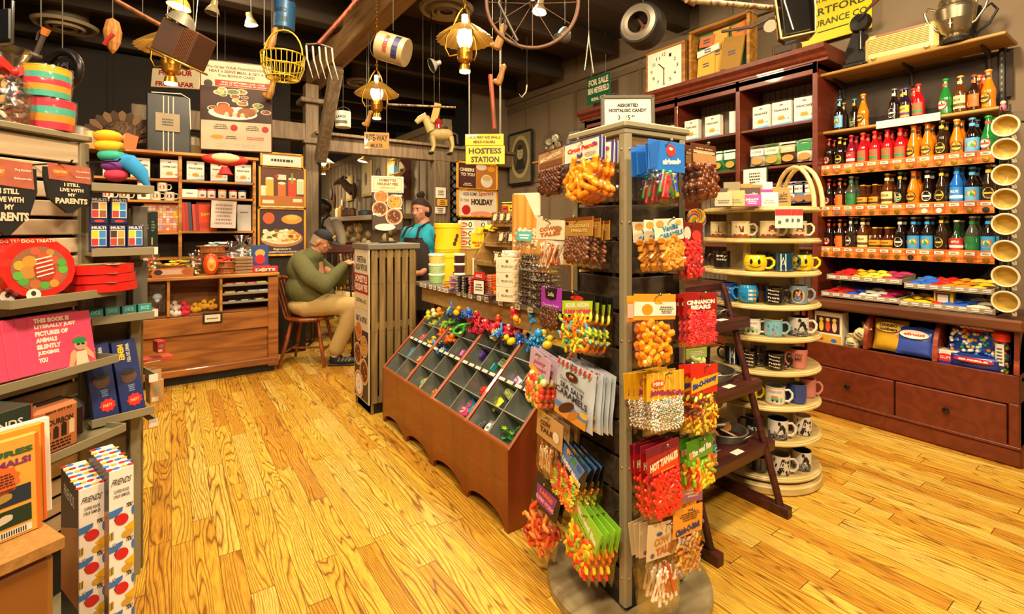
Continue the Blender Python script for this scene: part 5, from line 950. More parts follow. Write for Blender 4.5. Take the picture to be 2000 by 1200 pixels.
def packet(px, py, w_, h_, c1, c2, lab, dep=.08, th=.012, rot=20, name='candy_packet', cat='candy', txt=None, box=False, grp=None):
    P = inbin(px, py, dep); t = thing(name, lab, cat, Tm(*P) @ Rz(-pi/2) @ Rx(D(45)) @ Rz(D(rot)) @ Rx(D(0)))
    if grp: t['group'] = grp
    m = MB()
    if box: m.box((0, 0, 0), (w_, h_, th), mt(c1, .35, coat=.3), .002)
    else:
        m.surf(lambda u, v: ((u-.5)*w_, (v-.5)*h_, th*(sin(pi*u)*sin(pi*v))**.5), 8, 8, mt(c1, .25, coat=.5)); m.surf(lambda u, v: ((.5-u)*w_, (v-.5)*h_, -th*(sin(pi*u)*sin(pi*v))**.5), 8, 8, mt(c1, .25, coat=.5))
    part(m, 'wrapper', t); m = MB(Tm(0, 0, th*(.52 if box else 1.02)) @ Rx(-pi/2)); m.oval(0, 0, w_*.32, h_*.3, mt(c2, .35), 1, 14);
    if txt: m.txt(txt, 0, 0, w_*.5, h_*.22, mt(c1, .4), 2, .04)
    else: m.rect(-w_*.2, -h_*.08, w_*.2, h_*.08, mt(c1, .35), 2)
    part(m, 'wrapper_print', t)
for a in ((795, 712, .06, .05, '#d8302a', '#f0d8c8', 'red round sweet packet in the front bin row'), (822, 722, .1, .08, '#e8401c', '#f0c828', 'red and yellow candy packet in the bin beside the slatted stand'), (808, 728, .08, .06, '#f0b828', '#d8281c', 'yellow candy packet beside the red and yellow one'), (772, 718, .05, .05, '#b88ac8', '#f0e0f0', 'lilac candy packet at the front corner bin'),
          (797, 690, .09, .06, '#3a9ac8', '#f0e8d8', 'light blue candy packet in the second bin row'), (806, 682, .07, .06, '#58b0d8', '#e8c828', 'pale blue and yellow packet above the light blue one'), (820, 703, .07, .06, '#d8502a', '#f0d8b8', 'orange-red packet under the price strip'), (826, 660, .08, .07, '#e8302a', '#f090a0', 'bright red plastic packet in the upper bin row'), (815, 655, .06, .05, '#e83a5a', '#f8c8d0', 'pink-red packet beside the bright red one'),
          (827, 748, .05, .075, '#e8b828', '#58a8d8', 'yellow and blue upright carton in an otherwise empty bin'), (849, 768, .05, .05, '#c8a82a', '#d84a3a', 'yellow round tin at the front of the second bin case'),
          (946, 762, .06, .05, '#e0281c', '#f0402a', 'glossy red packet in the third bin case'), (905, 803, .085, .06, '#e03a6a', '#f0b0c0', 'pink candy packet at the front of the third bin case'), (920, 792, .08, .06, '#2a9ad8', '#e8402a', 'blue and red candy packet behind the pink one'), (968, 785, .1, .08, '#d8d82a', '#8a8a2a', 'yellow-green carded toy lying across the fourth bin case'), (994, 768, .08, .05, '#b8d060', '#f0f0c0', 'pale green carded toy under the price strip'),
          (935, 832, .06, .09, '#4a4a4e', '#c8c4c0', 'grey carded pack in the bin beside the tower'), (955, 838, .06, .09, '#8a8888', '#f0ece4', 'silver carded pack beside the grey one'), (1010, 745, .06, .05, '#d8c8e0', '#a86ac8', 'small lilac packet in the bin beside the tower'), (1018, 690, .07, .05, '#3a6ab8', '#d8a8c8', 'small blue packet in the bin beside the tower, upper row')):
    packet(*a[:7], rot=RN.uniform(-35, 35))
for a in ((943, 693, .07, .05, '#4a2a8a', '#8a6ac8', 'dark purple boxed toy in the upper row of the third bin case'), (968, 700, .075, .06, '#9a3ab0', '#3ab0a8', 'purple and teal camera toy in the third bin case'), (985, 712, .07, .05, '#6ac83a', '#9a3ab0', 'lime green toy beside the purple camera toy'), (960, 716, .06, .05, '#2aa8a8', '#7ad0c8', 'teal toy in front of the purple camera toy'), (905, 692, .03, .05, '#c050a0', '#f0c0e0', 'magenta clip in the second bin case'), (872, 703, .02, .05, '#c8b078', '#e8e0c0', 'tan clothes peg clipped to the bin divider')):
    packet(*a[:7], rot=RN.uniform(-30, 30), th=.035, name='small_toy', cat='toy', box=True)
for i, (px, py) in enumerate(((985, 838), (998, 848), (1005, 862), (990, 858), (1008, 842))):
    P = inbin(px, py, .05); t = thing('leaf_toy', 'green and yellow star-shaped leaf toy in the bin beside the tower, %s of the heap' % ORD[i], 'toy', Tm(*P) @ Rz(D(i*50)) @ Rx(D(20+i*10)), 'green leaf toys')
    m = MB(); m.prism([((.03 if q % 2 else .013)*cos(pi*q/7), (.03 if q % 2 else .013)*sin(pi*q/7)) for q in range(14)], -.004, .004, mt('#1c7a2c', .4, coat=.4)); part(m, 'leaf_body', t); m = MB(Tm(0, 0, .0045) @ Rx(-pi/2)); m.star(0, 0, .018, mt('#c8b828', .4), 1, 5, .45); part(m, 'leaf_print', t)
def critter(c1, c2, kind):
    t = thing('rubber_toy', 'x', 'toy'); A_ = mt(c1, .3, coat=.4); B_ = mt(c2, .3, coat=.4); m = MB()
    if kind == 'duck':
        m.ball((0, 0, .022), (.026, .02, .02), A_); m.ball((-.016, 0, .05), .016, A_); part(m, 'toy_body', t); m = MB(); m.ball((-.034, 0, .047), (.01, .008, .004), B_); part(m, 'beak', t)
    elif kind == 'octopus':
        m.ball((0, 0, .035), (.02, .02, .022), A_, 14, 10)
        for a in range(7): th = a*2*pi/7; m.tube([(.01*cos(th), .01*sin(th), .022), (.026*cos(th), .026*sin(th), .008), (.036*cos(th), .036*sin(th), .014), (.04*cos(th), .04*sin(th), .024)], [.008, .007, .005, .003], A_, 7)
        part(m, 'toy_body', t); m = MB(); m.ball((-.012, -.012, .042), .006, B_); m.ball((.006, -.018, .042), .006, B_); part(m, 'eyes', t)
    elif kind == 'dino':
        m.ball((0, 0, .025), (.028, .014, .018), A_); m.tube([(.02, 0, .028), (.032, 0, .045), (.034, 0, .06), (.044, 0, .064)], [.01, .008, .008, .006], A_, 8); m.tube([(-.02, 0, .025), (-.04, 0, .018), (-.055, 0, .022)], [.01, .006, .002], A_, 8)
        for sx in (-1, 1):
            for sy in (-1, 1): m.cyl((sx*.014, sy*.009, .018), (sx*.016, sy*.011, 0), .007, A_, .006, 8)
        part(m, 'toy_body', t); m = MB()
        for q in range(5): m.lathe([(.006, 0), (.0005, .01)], B_, 6, Tm(-.024+q*.012, 0, .04-.001*abs(q-2)**2))
        part(m, 'spines', t)
    elif kind == 'ring':
        m.tube([(.032*cos(a*pi/10), .032*sin(a*pi/10), .01) for a in range(20)], .0085, A_, 8, True); part(m, 'band', t); m = MB(); m.ball((.034, 0, .016), (.01, .014, .008), B_); part(m, 'band_badge', t)
    else:
        m.ball((0, 0, .02), (.018, .018, .02), A_); m.ball((0, 0, .048), .017, A_)
        for a in range(5): th = a*2*pi/5; m.ball((.02*cos(th), .02*sin(th), .02), (.009, .009, .007), A_, 8, 6)
        part(m, 'toy_body', t); m = MB(); m.ball((-.008, -.012, .052), .006, B_); m.ball((0, 0, .066), (.01, .01, .006), B_); part(m, 'toy_trim', t)
    return t
TOYS = [(836, 620, 'flower', '#c8cc3a', '#4a9a3a'), (846, 634, 'octopus', '#b8c850', '#f0f0d0'), (858, 622, 'flower', '#e8d84a', '#58b0c8'), (868, 636, 'dino', '#8ac03a', '#e8b828'), (849, 616, 'duck', '#e8e0b0', '#e88a2a'), (861, 610, 'octopus', '#f0a020', '#2a6ac8'), (878, 608, 'dino', '#3a7ad8', '#e8c828'), (890, 612, 'duck', '#f0c81c', '#e8581c'), (872, 650, 'octopus', '#e84a1c', '#f0c828'), (862, 654, 'flower', '#e86a1c', '#58a0c8'),
        (880, 628, 'ring', '#3ab82a', '#8ad83a'), (888, 636, 'ring', '#4ac83a', '#e8e83a'), (897, 642, 'ring', '#3aa82a', '#a0e04a'), (905, 634, 'ring', '#52d040', '#e8c828'), (900, 618, 'dino', '#1c5ac8', '#e8c828'), (912, 612, 'octopus', '#2a6ad8', '#f0f0e0'), (922, 626, 'octopus', '#d81c2a', '#f0d0d0'), (915, 640, 'flower', '#e8284a', '#f0b0c0'), (930, 634, 'dino', '#c81c3a', '#e86a8a'), (925, 648, 'octopus', '#d82450', '#f0c0d0'),
        (940, 622, 'flower', '#c81c2a', '#e8c828'), (947, 636, 'octopus', '#e02a4a', '#f8e0e0'), (938, 646, 'duck', '#e8486a', '#e88a2a'), (957, 628, 'dino', '#d82a3a', '#f0c828'), (960, 644, 'octopus', '#c8284a', '#3a8ad8'), (972, 634, 'flower', '#e83a3a', '#e8c828'), (984, 640, 'octopus', '#e81c2a', '#f0d828'), (976, 652, 'dino', '#3a7ad8', '#f0d828'), (992, 650, 'flower', '#e8385a', '#f0c0d0'), (1000, 640, 'octopus', '#d82a5a', '#f8e8e8'), (968, 660, 'flower', '#e8c828', '#d83a2a'),
        (845, 668, 'octopus', '#e8b81c', '#1c1c1c'), (853, 680, 'flower', '#2a7ad8', '#58c0e0'), (864, 676, 'octopus', '#1c2a3a', '#e8c828'), (875, 668, 'duck', '#e85a1c', '#e8c828'), (860, 690, 'octopus', '#3a8ae0', '#e8c828'), (884, 662, 'octopus', '#e8781c', '#2a3a4a'), (1002, 668, 'duck', '#e8d01c', '#e87a1c'), (1008, 655, 'flower', '#e84a8a', '#f0d0e0'), (1014, 628, 'duck', '#e8b01c', '#e8581c'), (1008, 618, 'flower', '#d8283a', '#f0c828'),
        (1042, 640, 'dino', '#1c8ad0', '#58b8e8'), (1050, 655, 'octopus', '#2a9ae0', '#8ad0f0'), (1038, 668, 'octopus', '#1c84d0', '#58b0e0'), (1056, 672, 'dino', '#2a94d8', '#3a9a4a'), (1048, 684, 'octopus', '#1c7ac8', '#7ac8f0'), (1064, 662, 'flower', '#e8c01c', '#2a2a2a'), (1046, 625, 'flower', '#3aa0e0', '#a0d8f0'), (1070, 676, 'duck', '#e8c828', '#2a2a2a'), (1034, 680, 'dino', '#2a8ad8', '#7ac0e8'), (1020, 662, 'octopus', '#1c62c0', '#58a8e8')]
CN = {'duck': 'duck', 'octopus': 'octopus', 'dino': 'dinosaur', 'ring': 'wrist band', 'flower': 'squeeze figure'}
def cname(h):
    import colorsys
    r, g, b = (int(h[i:i+2], 16)/255 for i in (1, 3, 5)); H, S_, V = colorsys.rgb_to_hsv(r, g, b); H *= 360
    if S_ < .2: return 'white' if V > .8 else 'grey' if V > .35 else 'black'
    for lim, n in ((14, 'red'), (38, 'orange'), (68, 'yellow'), (160, 'green'), (200, 'light blue'), (258, 'blue'), (300, 'purple'), (345, 'pink'), (361, 'red')):
        if H < lim: return n
for i, (px, py, kd, c1, c2) in enumerate(TOYS):
    P = onx(px, py, 1.56+.04*((i*7) % 3)); zmin = .382+(P.x-1.27)-.03;
    if P.z < zmin: P = onplane(px, py, SP-SN*.02, SN)
    o = critter(c1, c2, kd); o.matrix_basis = Tm(P.x, P.y, P.z-.02) @ Rz(RN.uniform(0, 6.3)) @ Rx(RN.uniform(-.5, .5)) @ Ry(RN.uniform(-.5, .5)) @ Matrix.Scale(1.1, 4)
    o['label'] = '%s rubber %s with %s detail heaped on the %s bin case' % (cname(c1), CN[kd], cname(c2), 'first' if px < 868 and py < 660 else 'second' if px < 900 else 'third' if px < 1012 else 'fourth'); o['group'] = 'rubber toys heaped on the bins'
# = DISPLAY TABLE ABOVE THE BINS
TBZ = .977; TBW = wood('#a8854c', '#8a6a38', .5, 3, 'y', 10, .1)
t = thing('display_table', 'long wooden display table with price tags along its edge, behind the toy bins', 'table', Tm(0, 0, 0))
m = MB(); m.box((2.02, 2.72, TBZ-.015), (.86, 1.8, .03), mt('#77746a', .4, .2), .004); part(m, 'tabletop', t)
m = MB(); m.box((1.64, 2.72, TBZ-.09), (.03, 1.7, .12), TBW, .003); m.box((2.02, 3.58, TBZ-.09), (.76, .03, .12), TBW, .003); m.box((2.02, 1.86, TBZ-.09), (.76, .03, .12), TBW, .003); part(m, 'apron', t)
for x in (1.74, 2.38):
    for y in (1.9, 3.54): m = MB(); m.box((x, y, .47), (.07, .07, .94), TBW, .004); part(m, 'leg', t)
m = MB(); m.box((2.1, 2.72, .42), (.68, 1.6, .03), TBW); part(m, 'lower_shelf', t)
for i in range(15):
    px = (822, 829, 840, 848, 857, 865, 872, 895, 907, 918, 935, 950, 977, 1010, 1035)[i]; P = onx(px, 500, 1.586); m = MB(Tm(1.588, P.y, TBZ-.018) @ Rz(-pi/2)); m.box((0, 0, 0), (.045, .003, .03), WHT, .0005); m.rect(-.015, -.006, .015, -.002, mt('#5a3a30', .5), 3); m.rect(-.015, .003, .01, .006, mt('#5a3a30', .5), 3); part(m, 'price_tag', t)
def tfm(px, py, z=TBZ, rz=-90): P = onz(px, py, z); return Tm(P.x, P.y, z+.0005) @ Rz(D(rz))
def txm(px, X, z, rz=-90): return Tm(X, yat(px, X), z+.0005) @ Rz(D(rz))
for i in range(2):
    t = thing('yellow_tin', 'large yellow lidded tin with brown emblem, %s of the two stacked' % ('lower', 'upper')[i], 'tin', Tm(1.80, 3.46, TBZ+i*.232), 'stacked yellow tins')
    Y_ = mt('#e6c41c', .35, coat=.3); m = MB(); m.lathe([(.001, 0), (.103, 0), (.106, .004), (.106, .2), (.001, .2)], Y_, 36); part(m, 'tin_body', t)
    m = MB(); m.lathe([(.109, .192), (.111, .2), (.111, .224), (.107, .229), (.001, .229)], mt('#eccc2a', .35, coat=.3), 36); part(m, 'lid', t)
    m = MB(Rz(D(-48))); m.wrap = .1065
    for s_ in (-1, 1):
        for k in range(3): m.oval(s_*(.105+.0*k)+(-.012+.012*k), .07+.03*k, .016, .018, mt('#4a2a10', .5), 1+k*.2)
    m.rect(-.15, .02, .15, .023, mt('#2a1a08', .5), 1); m.rect(-.15, .008, .15, .01, mt('#2a1a08', .5), 1); part(m, 'tin_print', t)
def tub(c, lab, grp, lidc='#e8e8dc', r=.062, h=.075):
    t = thing('candy_tub', lab, 'tub'); m = MB(); m.lathe([(.001, 0), (r*.86, 0), (r*.9, .004), (r*.98, h*.8), (.001, h*.8)], mt(c, .25, coat=.5, var=.5, sc=90), 28); part(m, 'tub_body', t); m = MB(); m.lathe([(r, h*.78), (r*1.03, h*.82), (r*1.03, h*.96), (r*.98, h), (.001, h)], mt(lidc, .3), 28); part(m, 'lid', t)
    m = MB(Rz(D(-50))); m.wrap = r*.96; m.oval(.02, h*.45, .012, .012, mt('#f0e8f0', .4), 2); part(m, 'label_print', t); t['group'] = grp; return t
for i, c in enumerate(('#9ac07a', '#a8c88a', '#e0cc6a')):
    o = tub(c, 'clear tub of %s candy with white lid, %s of its stack' % (('mint green', 'pale green', 'yellow')[i], ('lowest', 'middle', 'topmost')[i]), 'candy tubs beside the yellow tins'); o.matrix_basis = tfm(853, 553) @ Tm(0, 0, .0755*i)
for i, c in enumerate(('#3a1c2a', '#4a2430', '#3c2020')):
    o = tub(c, 'clear tub of dark candy with white lid, %s of its stack' % ('lowest', 'middle', 'topmost')[i], 'dark candy tubs'); o.matrix_basis = tfm(884, 552) @ Tm(0, 0, .0755*i) @ Tm(.0, .06, 0)
def carton(w_, d_, h_, c, lab, M, art=None, cat='box', name='carton', grp=None, side=None, sidec=None):
    t = thing(name, lab, cat, M, grp); m = MB(); m.box((0, d_/2, h_/2), (w_, d_, h_), mt(c, .45, coat=.1), .0015); part(m, 'carton_body', t)
    if art: m = MB(Tm(0, -.0005, 0)); art(m, w_, h_); part(m, 'front_print', t)
    if side: m = MB(Tm(w_/2+.0005, d_/2, 0) @ Rz(pi/2)); side(m, d_, h_); part(m, 'side_print', t)
    return t
def a_brittle(m, w, h):
    m.txt('PEANUT', 0, h*.55, w*.55, h*.05, TXTC, 1, .01); m.txt('BRITTLE', 0, h*.47, w*.55, h*.05, TXTC, 1, .01); m.oval(0, h*.82, w*.09, w*.09, mt('#b8905a', .5), 1); m.pg([(-w*.2, h*.1), (w*.2, h*.08), (w*.15, h*.2), (-w*.12, h*.2)], mt('#b8642a', .5), 1)
carton(.1, .07, .19, '#ece4d4', 'white PEANUT BRITTLE box standing by the dark candy tubs', tfm(916, 552, TBZ, -62), a_brittle, side=lambda m, w, h: m.scrib(0, h*.6, w*.6, h*.4, TXTC, 6, 1, 2))
def barstack(px, py, cols, n, w_, d_, lab, rz=-90):
    for i in range(n):
        c = cols[i % len(cols)]; M = tfm(px, py, TBZ, rz+RN.uniform(-3, 3)) @ Tm(RN.uniform(-.003, .003), RN.uniform(-.003, .003), i*.0105)
        t = thing('chocolate_bar', '%s, %s up the stack' % (lab, ORD[i] if i < len(ORD) else 'top'), 'chocolate bar', M, lab+' stack'); m = MB(); m.box((0, d_/2, .005), (w_, d_, .009), mt(c, .3, coat=.4), .003); part(m, 'wrapper', t); m = MB(Tm(0, -.0003, 0)); m.rect(-w_*.35, .003, w_*.2, .0065, mt('#e8dcc8', .4), .3); part(m, 'edge_print', t)
barstack(868, 562, ['#e8a01c', '#e8a828'], 5, .055, .12, 'orange chocolate bar under purple ones'); barstack(880, 566, ['#7a4ab0', '#e8a01c', '#9a6ac8'], 9, .05, .12, 'purple and orange chocolate bar')
barstack(893, 569, ['#1c1c24', '#24303a', '#1a1a1e'], 10, .055, .12, 'black chocolate bar'); barstack(905, 572, ['#1a1416', '#2a1a24'], 10, .05, .12, 'black plum chocolate bar')
barstack(918, 574, ['#a8141c', '#b81c24'], 10, .05, .12, 'deep red chocolate bar'); barstack(957, 572, ['#e0581c', '#e8641c'], 11, .09, .12, 'bright orange chocolate bar'); barstack(951, 583, ['#3a1418', '#4a1a20'], 2, .09, .08, 'dark maroon chocolate bar'); barstack(966, 583, ['#d8b81c'], 4, .03, .08, 'yellow chocolate bar')
t = thing('sale_sign', 'small black-framed sign with a red SALE tab on the table edge', 'sign', tfm(936, 577, TBZ, -75)); m = MB(); m.box((0, 0, .05), (.1, .008, .1), BLK, .002); part(m, 'frame', t); m = MB(Tm(0, -.0045, 0)); m.rect(-.043, .006, .043, .092, mt('#efe6d4', .4), .4); m.scrib(0, .05, .07, .05, TXTC, 3, 1, 4); part(m, 'paper', t)
m = MB(); m.prism([(-.05, .1), (.05, .1), (.045, .145), (-.04, .145)], -.002, .002, mt('#c8201c', .4), Rx(pi/2)); m.M = Tm(0, -.003, 0); m.txt('SALE', 0, .122, .055, .02, WHT, 1, .03); part(m, 'sale_tab', t)
def a_pecan(m, w, h): m.oval(0, h*.78, w*.06, w*.06, mt('#8a4a2a', .5), 1); m.txt('PECAN LOG', 0, h*.42, w*.5, h*.16, TXTC, 1, .01); m.rect(-w*.4, h*.24, -w*.38, h*.62, mt('#b8a888', .5), 1); m.rect(w*.38, h*.24, w*.4, h*.62, mt('#b8a888', .5), 1)
for i in range(3): carton(.15, .16, .083, '#eadcc0', 'cream PECAN LOG box, %s of the stack on the table' % ('bottom', 'middle', 'top')[i], tfm(992, 590, TBZ, -66+i) @ Tm(0, -.01, i*.084), a_pecan, grp='pecan log boxes')
for i in range(5): carton(.12, .12, .1, '#e6d8bc', 'cream PECAN box beside the tiered stand, %s up the stack' % ORD[i], Tm(2.02, yat(1030, 2.02), TBZ+.003+i*.101) @ Rz(D(-66)), a_pecan, grp='pecan boxes on the stand')
for i in range(4):
    m = MB(); m.tube([(-.04, 0, 0), (.04, .004, 0)], .011, mt(('#e8d0c0', '#e8dcc8')[i % 2], .4), 8); m.lathe([(.006, 0), (.014, .015)], mt('#e8d0c0', .4), 8, Tm(.04, 0, 0) @ Ry(pi/2)); solo(m, 'wrapped_log', 'wrapped pale nougat log on the pecan log boxes, %s of four' % ORD[i], 'candy', tfm(985+i*6, 590, TBZ, -60+i*14) @ Tm(0, .05, .266+.016*(i % 2)), 'nougat logs')
def clam(fill, lab, grp=None, seed=1):
    t = thing('clamshell_pack', lab, 'clamshell pack'); m = MB(); R = random.Random(seed)
    for k in range(44): m.ball((R.uniform(-.055, .055), R.uniform(.008, .1), R.uniform(.012, .035)), R.uniform(.008, .012), mt(R.choice(fill), .3, coat=.4), 8, 6)
    part(m, 'chocolate_nuts', t, kind='stuff'); m = MB(); F2 = film('#fbf6ec', .1)
    m.surf(lambda u, v: ((u-.5)*.14, v*.11, .002+.043*min(1, 7*min(u, 1-u, v, 1-v))), 14, 12, F2); m.box((0, .055, .003), (.15, .12, .003), F2, 0); m.box((0, .055, .022), (.152, .122, .002), F2, 0); part(m, 'clear_shell', t)
    if grp: t['group'] = grp
    return t
cl0 = clam(['#3a1a10', '#4a2416', '#2c120a'], 'x')
for c_, (px, py) in enumerate(((1024, 597), (1052, 604))):
    for i in range(6 if c_ == 0 else 5): put(cl0, 0, tfm(px, py, TBZ, -68+RN.uniform(-4, 4)) @ Tm(0, 0, i*.0475), 'clear clamshell of chocolate nuts, %s up the %s stack' % (ORD[i], ('outer', 'inner')[c_]), 'clamshells of chocolate nuts')
o = clam(['#b89a68', '#d8c090'], 'tilted clear clamshell of cookies with teal label on top of the chocolate stacks', seed=5); o.matrix_basis = tfm(1022, 592, TBZ, -60) @ Tm(0, .03, .31) @ Rx(D(75)) @ Ry(D(8)); m = MB(Tm(0, .055, .047) @ Rx(-pi/2)); m.rect(-.045, -.025, .045, .03, mt('#2a8a8a', .4), 1); m.scrib(0, .0, .06, .03, WHT, 2, 2, 2); part(m, 'teal_label', o)
WS = wood('#a3804a', '#84622f', .5, 3, 'x', 10); t = thing('tiered_stand', 'tiered wooden stand on the display table with three ledges of packets', 'stand', Tm(0, 0, 0))
for i, (X, z, ya, yb) in enumerate(((1.93, 1.13, 3.2, 2.62), (2.0, 1.27, 3.2, 2.62), (2.1, 1.42, 3.2, 2.62))):
    m = MB(); m.box((X+.06, (ya+yb)/2, z), (.16, ya-yb, .016), WS, .002); m.box((X-.02, (ya+yb)/2, z+.008), (.01, ya-yb, .034), WS, .002); part(m, 'ledge', t)
for y in (3.21, 2.6): m = MB(); m.prism([(1.9, TBZ), (1.9, 1.16), (2.08, 1.46), (2.22, 1.46), (2.22, TBZ)], y-.01, y+.01, WS, Matrix(((1, 0, 0, 0), (0, 0, 1, 0), (0, 1, 0, 0), (0, 0, 0, 1)))); part(m, 'side_board', t)
t = thing('curved_side_board', 'honey wood display side board with a curved shoulder behind the candy tower', 'board', Tm(0, 0, 0)); m = MB(); Yb = 2.36
m.prism([(1.66, TBZ), (1.66, 1.6), (1.74, 1.6), (1.8, 1.5), (1.86, 1.40), (1.95, 1.33), (2.1, 1.29), (2.2, 1.28), (2.2, TBZ)], Yb-.01, Yb+.01, wood('#d09a45', '#b07a2c', .45, 3, 'z', 10), Matrix(((1, 0, 0, 0), (0, 0, 1, 0), (0, 1, 0, 0), (0, 0, 0, 1)))); part(m, 'board', t)
clp = clam(['#8a6a4a', '#b09068', '#6a4a34'], 'x', seed=8); m = MB(Tm(0, .055, .047) @ Rx(-pi/2)); m.rect(-.022, -.03, .022, .03, mt('#e0cba0', .4), 1); part(m, 'paper_tag', clp)
for i, (px, X, z) in enumerate(((972, 2.09, 1.43), (985, 2.09, 1.43), (998, 2.09, 1.43), (984, 1.99, 1.28), (1003, 1.99, 1.28), (975, 1.92, 1.14), (1000, 1.92, 1.14))):
    put(clp, 0, txm(px, X, z, -80) @ Rx(D(78)) @ Matrix.Scale(.85, 4), 'clear pack of brown candy standing on the %s ledge, %s from the yellow boxes' % (('top', 'top', 'top', 'middle', 'middle', 'lowest', 'lowest')[i], ('first', 'second', 'third', 'first', 'second', 'first', 'second')[i]), 'clear packs on the tiered stand')
def a_goo(m, w, h): m.oval(-w*.15, h*.5, w*.26, h*.28, mt('#c8502a', .5), 1); m.txt('Goo', -w*.15, h*.5, w*.36, h*.3, WHT, 2, .04); m.oval(w*.28, h*.5, w*.12, h*.3, BLK, 1); m.oval(w*.28, h*.5, w*.06, h*.18, WHT, 2); m.rect(-w*.48, h*.04, w*.48, h*.09, BLK, .6); m.rect(-w*.48, h*.91, w*.48, h*.96, BLK, .6)
t = thing('riser_box', 'plain brown wooden riser under the white cartons on the table', 'riser', Tm(1.95, 3.38, TBZ)); m = MB(); m.box((.1, .02, .13), (.36, .26, .26), mt('#a8843c', .6), .003); m.box((.1, .02, .262), (.37, .27, .012), mt('#b08c48', .6), .002); part(m, 'riser_body', t)
for i in range(3): carton(.14, .14, .072, '#eadfcc', 'white carton with red script on the brown riser, %s of the stack' % ('bottom', 'middle', 'top')[i], Tm(1.95, yat(910, 1.95), TBZ+.27+i*.073) @ Rz(D(-55)), a_goo, grp='white cartons with red script')
carton(.14, .13, .07, '#eadfcc', 'white carton with red script behind the stack, level with its top', Tm(2.1, yat(935, 2.1), TBZ+.27+.146) @ Rz(D(-50)), a_goo)
t = carton(.11, .1, .14, '#e8cc1c', 'yellow MALLO CUP display carton beside the white script cartons', Tm(1.98, yat(932, 1.98), TBZ+.25) @ Rz(D(-48)), lambda m, w, h: (m.txt('MALLO', 0, h*.42, w*.7, h*.14, mt('#a81c1c', .5), 1, .06), m.txt('CUP', 0, h*.25, w*.4, h*.13, mt('#a81c1c', .5), 1, .06)))
for i in range(5):
    m = MB(); R = random.Random(i); m.surf(lambda u, v: ((u-.5)*.06, .004*sin(9*u), (v-.5)*.04+.006*sin(7*u)), 6, 3, mt('#f0d020', .25, coat=.6)); m.surf(lambda u, v: ((.5-u)*.06, .004*sin(9*u)+.006*sin(pi*u)*sin(pi*v), (v-.5)*.04+.006*sin(7*u)), 6, 3, mt('#f0d020', .25, coat=.6)); solo(m, 'candy_cup', 'yellow foil candy cup spilling from the yellow display carton, %s one' % ORD[i], 'candy', Tm(1.98+.02*i, yat(938+i*3, 1.98), TBZ+.41+.012*(i % 3)) @ Rz(i) @ Rx(.4*i), 'yellow foil candy cups')
for i in range(5):
    X = 2.12-.035*i; carton(.03, .16, .3-.015*(i % 2), ('#8fb4d8', '#a8c8e4')[i % 2], 'tall pale blue flat box, %s in the row behind the yellow tins' % ORD[i], Tm(2.0, yat(866+9*i, 2.0), TBZ+.16) @ Rz(D(-48)), lambda m, w, h: m.rect(-w*.5, 0, w*.5, h*.02, mt('#e8eef4', .4), 1), grp='tall pale blue boxes')
t = thing('wooden_riser', 'low brown riser under the pale blue boxes', 'riser', Tm(2.0, 3.5, TBZ)); m = MB(); m.box((.05, .0, .078), (.26, .3, .155), mt('#6a4a2a', .6), .003); part(m, 'riser_body', t)
for i, (px, X, z, c1, c2, c3, lab) in enumerate(((990, 2.2, 1.44, '#e0bc28', '#b83a20', '#2a2418', 'yellow and red printed snack pouch above the tiered stand'), (1003, 2.22, 1.44, '#e8c82a', '#d8b01c', '#2a2418', 'yellow snack pouch standing beside the yellow and red one'))):
    p = pouch(c1, c2, c3, .13, .17, 'snack_pouch', '#a83a1c'); p.matrix_basis = txm(px, X, z, -60); p['label'] = lab
carton(.2, .02, .16, '#d8ccb4', 'beige gift card box leaning above the pecan boxes', Tm(2.04, yat(1028, 2.04), TBZ+.51) @ Rz(D(-60)), lambda m, w, h: (m.oval(0, h*.6, w*.08, w*.08, mt('#a84a3a', .5), 1), m.scrib(0, h*.3, w*.5, h*.15, TXTC, 2, 1, 1)))
m = MB(); m.lathe([(.001, 0), (.09, 0), (.1, .18), (.105, .19), (.105, .2), (.1, .2), (.09, .18)], mt('#e8e2d4', .4), 28); m.wrap = .101; q = m.M; m.M = Rz(D(-50)); m.rect(-.09, .12, .09, .124, mt('#4a5a6a', .5), 1); m.M = q
t = thing('candy_stick_bucket', 'white bucket of wrapped candy sticks on the table behind the candy tower', 'bucket', Tm(1.98, yat(1085, 1.98)+.06, 1.17)); part(m, 'bucket_body', t)
for k in range(22): m = MB(); a = k*2.4; r = .018*sqrt(k); m.tube([(r*cos(a)*.7, r*sin(a)*.7, .05), (r*cos(a), r*sin(a), .24)], .006, mt(('#c8a040', '#6a3a1c', '#d8c8a8')[k % 3], .35, coat=.4), 6); part(m, 'candy_stick', t)
t = thing('bucket_riser', 'dark riser under the white bucket of candy sticks', 'riser', Tm(1.98, yat(1085, 1.98)+.06, TBZ)); m = MB(); m.box((0, 0, .095), (.2, .2, .19), mt('#4a3826', .6), .003); part(m, 'riser_body', t)
# = SLATTED STAND WITH PIE POSTER
KX0, KX1, KY0, KY1, KH = 1.215, 1.585, 3.585, 3.92, 1.28
t = thing('slatted_stand', 'tall wooden slatted hostess stand with grey top between the seated man and the toy bins', 'stand', Tm(0, 0, 0))
SLW = wood('#8d7444', '#6c5630', .6, 6, 'z', 12, 0, .6); GT = mt('#6e6a5c', .45, .1)
for i in range(6):
    m = MB(); x = KX0+.034+i*.0605; m.box((x, KY0, .66), (.046, .016, 1.16), SLW, .003)
    for z in (.62, .98): m.cyl((x-.01, KY0-.0085, z), (x-.01, KY0-.0095, z), .003, BLK, n=8); m.cyl((x+.01, KY0-.0085, z), (x+.01, KY0-.0095, z), .003, BLK, n=8)
    part(m, 'slat', t)
for i in range(5): m = MB(); y = KY0+.04+i*.07; m.box((KX1, y, .66), (.016, .05, 1.16), SLW, .003); part(m, 'slat', t)
